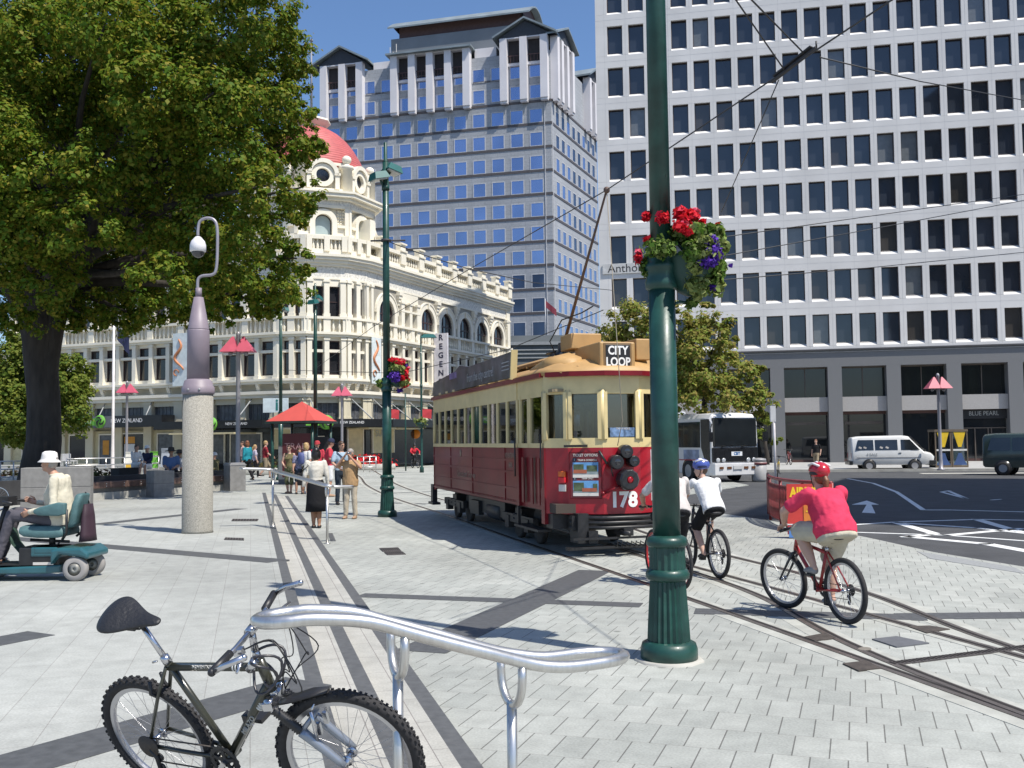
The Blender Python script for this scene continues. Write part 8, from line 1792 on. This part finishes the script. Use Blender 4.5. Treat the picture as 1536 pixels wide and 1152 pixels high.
bike('black mountain bike with silver suspension fork leaning on the steel rail in the foreground',(-1.650,4.998,.2),-.4618,.423,OLF,SIL,dict(rhub=(0,.335),bb=(.445,.304),sc=(.24,.79),sad=(.125,1.0),ht=(.797,.848),hb=(.815,.712),fhub=(1.086,.348),bar=(.80,1.0),bw=.30,crank=-2.25,sroll=.3,ss=1.06),steer=.24,detail=2,susp=True,tyre=.026,lettering=('MILAZO','ADVENTURE'),knobs=True)
def b2(x,y,z): return (-y,x,z)
REDFR=mk('frame_red',(.35,.03,.03),.3,coat=.4); DKF=mk('frame_dark',(.03,.03,.035),.35,coat=.3)
# woman in pink
ra=gp(1271,936); fa_=gp(1193,917); h_=math.atan2(fa_.y+.12-ra.y,fa_.x-ra.x)
bike('red mountain bike ridden by the woman in the pink shirt',ra,h_,R(-2),REDFR,DKF,dict(sad=(.18,.84),sc=(.27,.72),ht=(.78,.80),hb=(.82,.68),bar=(.76,.93),crank=-PI/2+.1),steer=R(14),detail=1,tyre=.028)
cr_=-PI/2+.1; ped=lambda a,s: Vector((.43+.17*math.cos(a),s*.12,.29+.17*math.sin(a)))
def cyclist(label,loc,h,S,sad,bar,bw,sp,J,ca,group=None,vox=.014):
    k=1.75/S
    def q(x,y,z): return tuple(v*k for v in (-y,x,z))
    pL=Vector((.43+.17*math.cos(ca+PI),.12,.29+.17*math.sin(ca+PI))); pR=Vector((.43+.17*math.cos(ca),-.12,.29+.17*math.sin(ca)))
    hz=sad[1]+.09; JJ=dict(pel=q(sad[0]-.02,0,hz+.02),hipL=q(sad[0],.09,hz-.01),hipR=q(sad[0],-.09,hz-.01))
    for S_,p,sd in (('L',pL,1),('R',pR,-1)):
        an=p+Vector((-.04,0,.10)); hip=Vector((sad[0],sd*.09,hz)); d=an-hip; Lt=.42/k; Lc=.41/k; ln=min(d.length,Lt+Lc-.005); a=(Lt*Lt-Lc*Lc+ln*ln)/(2*ln); hh=math.sqrt(max(0,Lt*Lt-a*a)); dn=d.normalized(); perp=Vector((dn.z*-1,0,dn.x)); 
        if perp.x<0: perp=-perp
        kn=hip+dn*a+perp*hh; JJ['kn'+S_]=q(kn.x,kn.y+sd*.03,kn.z); JJ['an'+S_]=q(*an); JJ['toe'+S_]=q(p.x+.08,p.y,p.z+.03)
    for S_,sd in (('L',1),('R',-1)): JJ['wr'+S_]=q(bar[0]-.07,sd*(bw-.04),bar[1]+.03); JJ['grip'+S_]=q(bar[0]+.02,sd*(bw-.05),bar[1]+.0)
    JJ['palmL']=(0,.4,-1); JJ['palmR']=(0,.4,-1); JJ['curl']=.85
    for n,v in J.items(): JJ[n]=v if n in('look','headup','curl') else q(*v)
    return person(label,loc,h-PI/2,S,JJ,sp,group,vox)
PH=dict(top=('tshirt',PINKC),bottom=('shorts',cloth('stone_shorts',(.50,.46,.36))),hair=('tail',HRED),hat=('helmet',mk('helmet_red',(.45,.015,.03),.25,coat=.4),mk('helmet_white',(.7,.68,.68),.4),mk('helmet_black',(.015,.015,.017),.4)),skin=SKIN2,shoes=mk('shoe_grey',(.25,.25,.25),.7),fat=.055,thick=True,hemz=-.10,fem=True,shortlen=.95,loose=.012)
wo=cyclist('woman cyclist in magenta-pink T-shirt, stone shorts and red helmet riding away',ra,h_,1.68,(.18,.84),(.76,.93),.29,PH,dict(chest=(.27,0,1.17),neck=(.36,0,1.34),head=(.40,0,1.47),shL=(.31,.20,1.31),shR=(.31,-.20,1.31),elL=(.52,.36,1.12),elR=(.52,-.33,1.12)),cr_,None,.013)
# boy
ra=gp(1079,868); fa_=gp(1041,858); h_=math.atan2(.97,-.24)
bike('dark mountain bike ridden by the boy in the white T-shirt',ra,h_,0,DKF,DKF,dict(sad=(.18,.86),sc=(.27,.72),bar=(.74,.95),crank=.3),detail=1,tyre=.027)
cyclist('boy in white T-shirt, black shorts and blue helmet looking back over his left shoulder',ra,h_,1.58,(.18,.86),(.74,.95),.27,dict(top=('tshirt',WHC),bottom=('shorts',BLKC),hair=('short',HBR),hat=('helmet',mk('helmet_blue',(.06,.09,.32),.25,coat=.4),mk('helmet_white',(0,0,0)),mk('helmet_navy',(.015,.02,.06),.4)),skin=SKIN2,shoes=SHB,hemz=-.11,loose=.012),dict(chest=(.33,.0,1.17),neck=(.43,0,1.32),head=(.47,.02,1.46),shL=(.38,.18,1.29),shR=(.38,-.18,1.29),elL=(.55,.30,1.12),elR=(.55,-.28,1.12),look=(-.95,.25,-.05)),.3,None,.014)
# rider mostly behind the big post
ra=gp(1024,884); h_=math.atan2(.97,-.2)
bike('bicycle with red-rimmed wheels mostly hidden behind the big green post',ra,h_,0,DKF,DKF,dict(sad=(.18,.9),crank=-1.2),detail=1,tyre=.024,rimmat=mk('rim_red',(.45,.03,.03),.35))
cyclist('cyclist in a pale grey T-shirt almost hidden by the big green post, one arm showing',ra,h_,1.72,(.18,.9),(.78,1.0),.29,dict(top=('tshirt',cloth('pale_grey',(.52,.48,.46))),bottom=('shorts',BLKC),hair=('short',HBR),hat=('helmet',mk('helmet_pale',(.55,.55,.55),.3),mk('helmet_grey',(.2,.2,.2),.4)),skin=SKIN,hemz=-.11,loose=.015),dict(chest=(.31,0,1.2),neck=(.42,0,1.38),head=(.46,0,1.52),shL=(.36,.21,1.34),shR=(.36,-.2,1.34),elL=(.5,.34,1.16),elR=(.55,-.3,1.16)),-1.2)
# far cyclist in red, riding towards us
ra=gp(622,702); h_=R(-62); ra=Vector((ra.x-.2,ra.y+.5,0))
bike('black bicycle ridden by the far cyclist in red',ra,h_,0,BKB,BKB,dict(sad=(.18,.92),crank=.4),detail=1)
cyclist('far cyclist in a bright red jacket and dark cap riding towards the camera',ra,h_,1.8,(.18,.92),(.78,1.0),.29,dict(top=('long',cloth('bright_red',(.55,.03,.05))),bottom=('trousers',BLKC),hair=('short',HB),hat=('helmet',BKB,EYE),skin=SKIN),dict(chest=(.27,0,1.25),neck=(.34,0,1.43),head=(.39,0,1.57),shL=(.3,.2,1.4),shR=(.3,-.2,1.4),elL=(.48,.36,1.2),elR=(.48,-.36,1.2)),.4,None,.02)
# parked bicycles
bike('yellow bicycle parked against the bin beyond the barrier',gp(1166,717),R(75),R(6),mk('frame_yellow',(.45,.33,.04),.4),BKB,detail=1,group='bicycles parked near the bus stop')
bike('silver and red bicycle parked alone by the granite column, seen end on',gp(1186,700)+Vector((0,0,.1)),R(88),R(3),mk('frame_maroon',(.25,.05,.05),.4),CHR,detail=1,group='bicycles parked near the bus stop')
bike('bicycle showing only its silver front wheel at the left edge behind the scooter',gp(-28,768,.2)+Vector((-.75,.1,0)),R(6),R(-5),DKF,CHR,detail=1,tyre=.018)
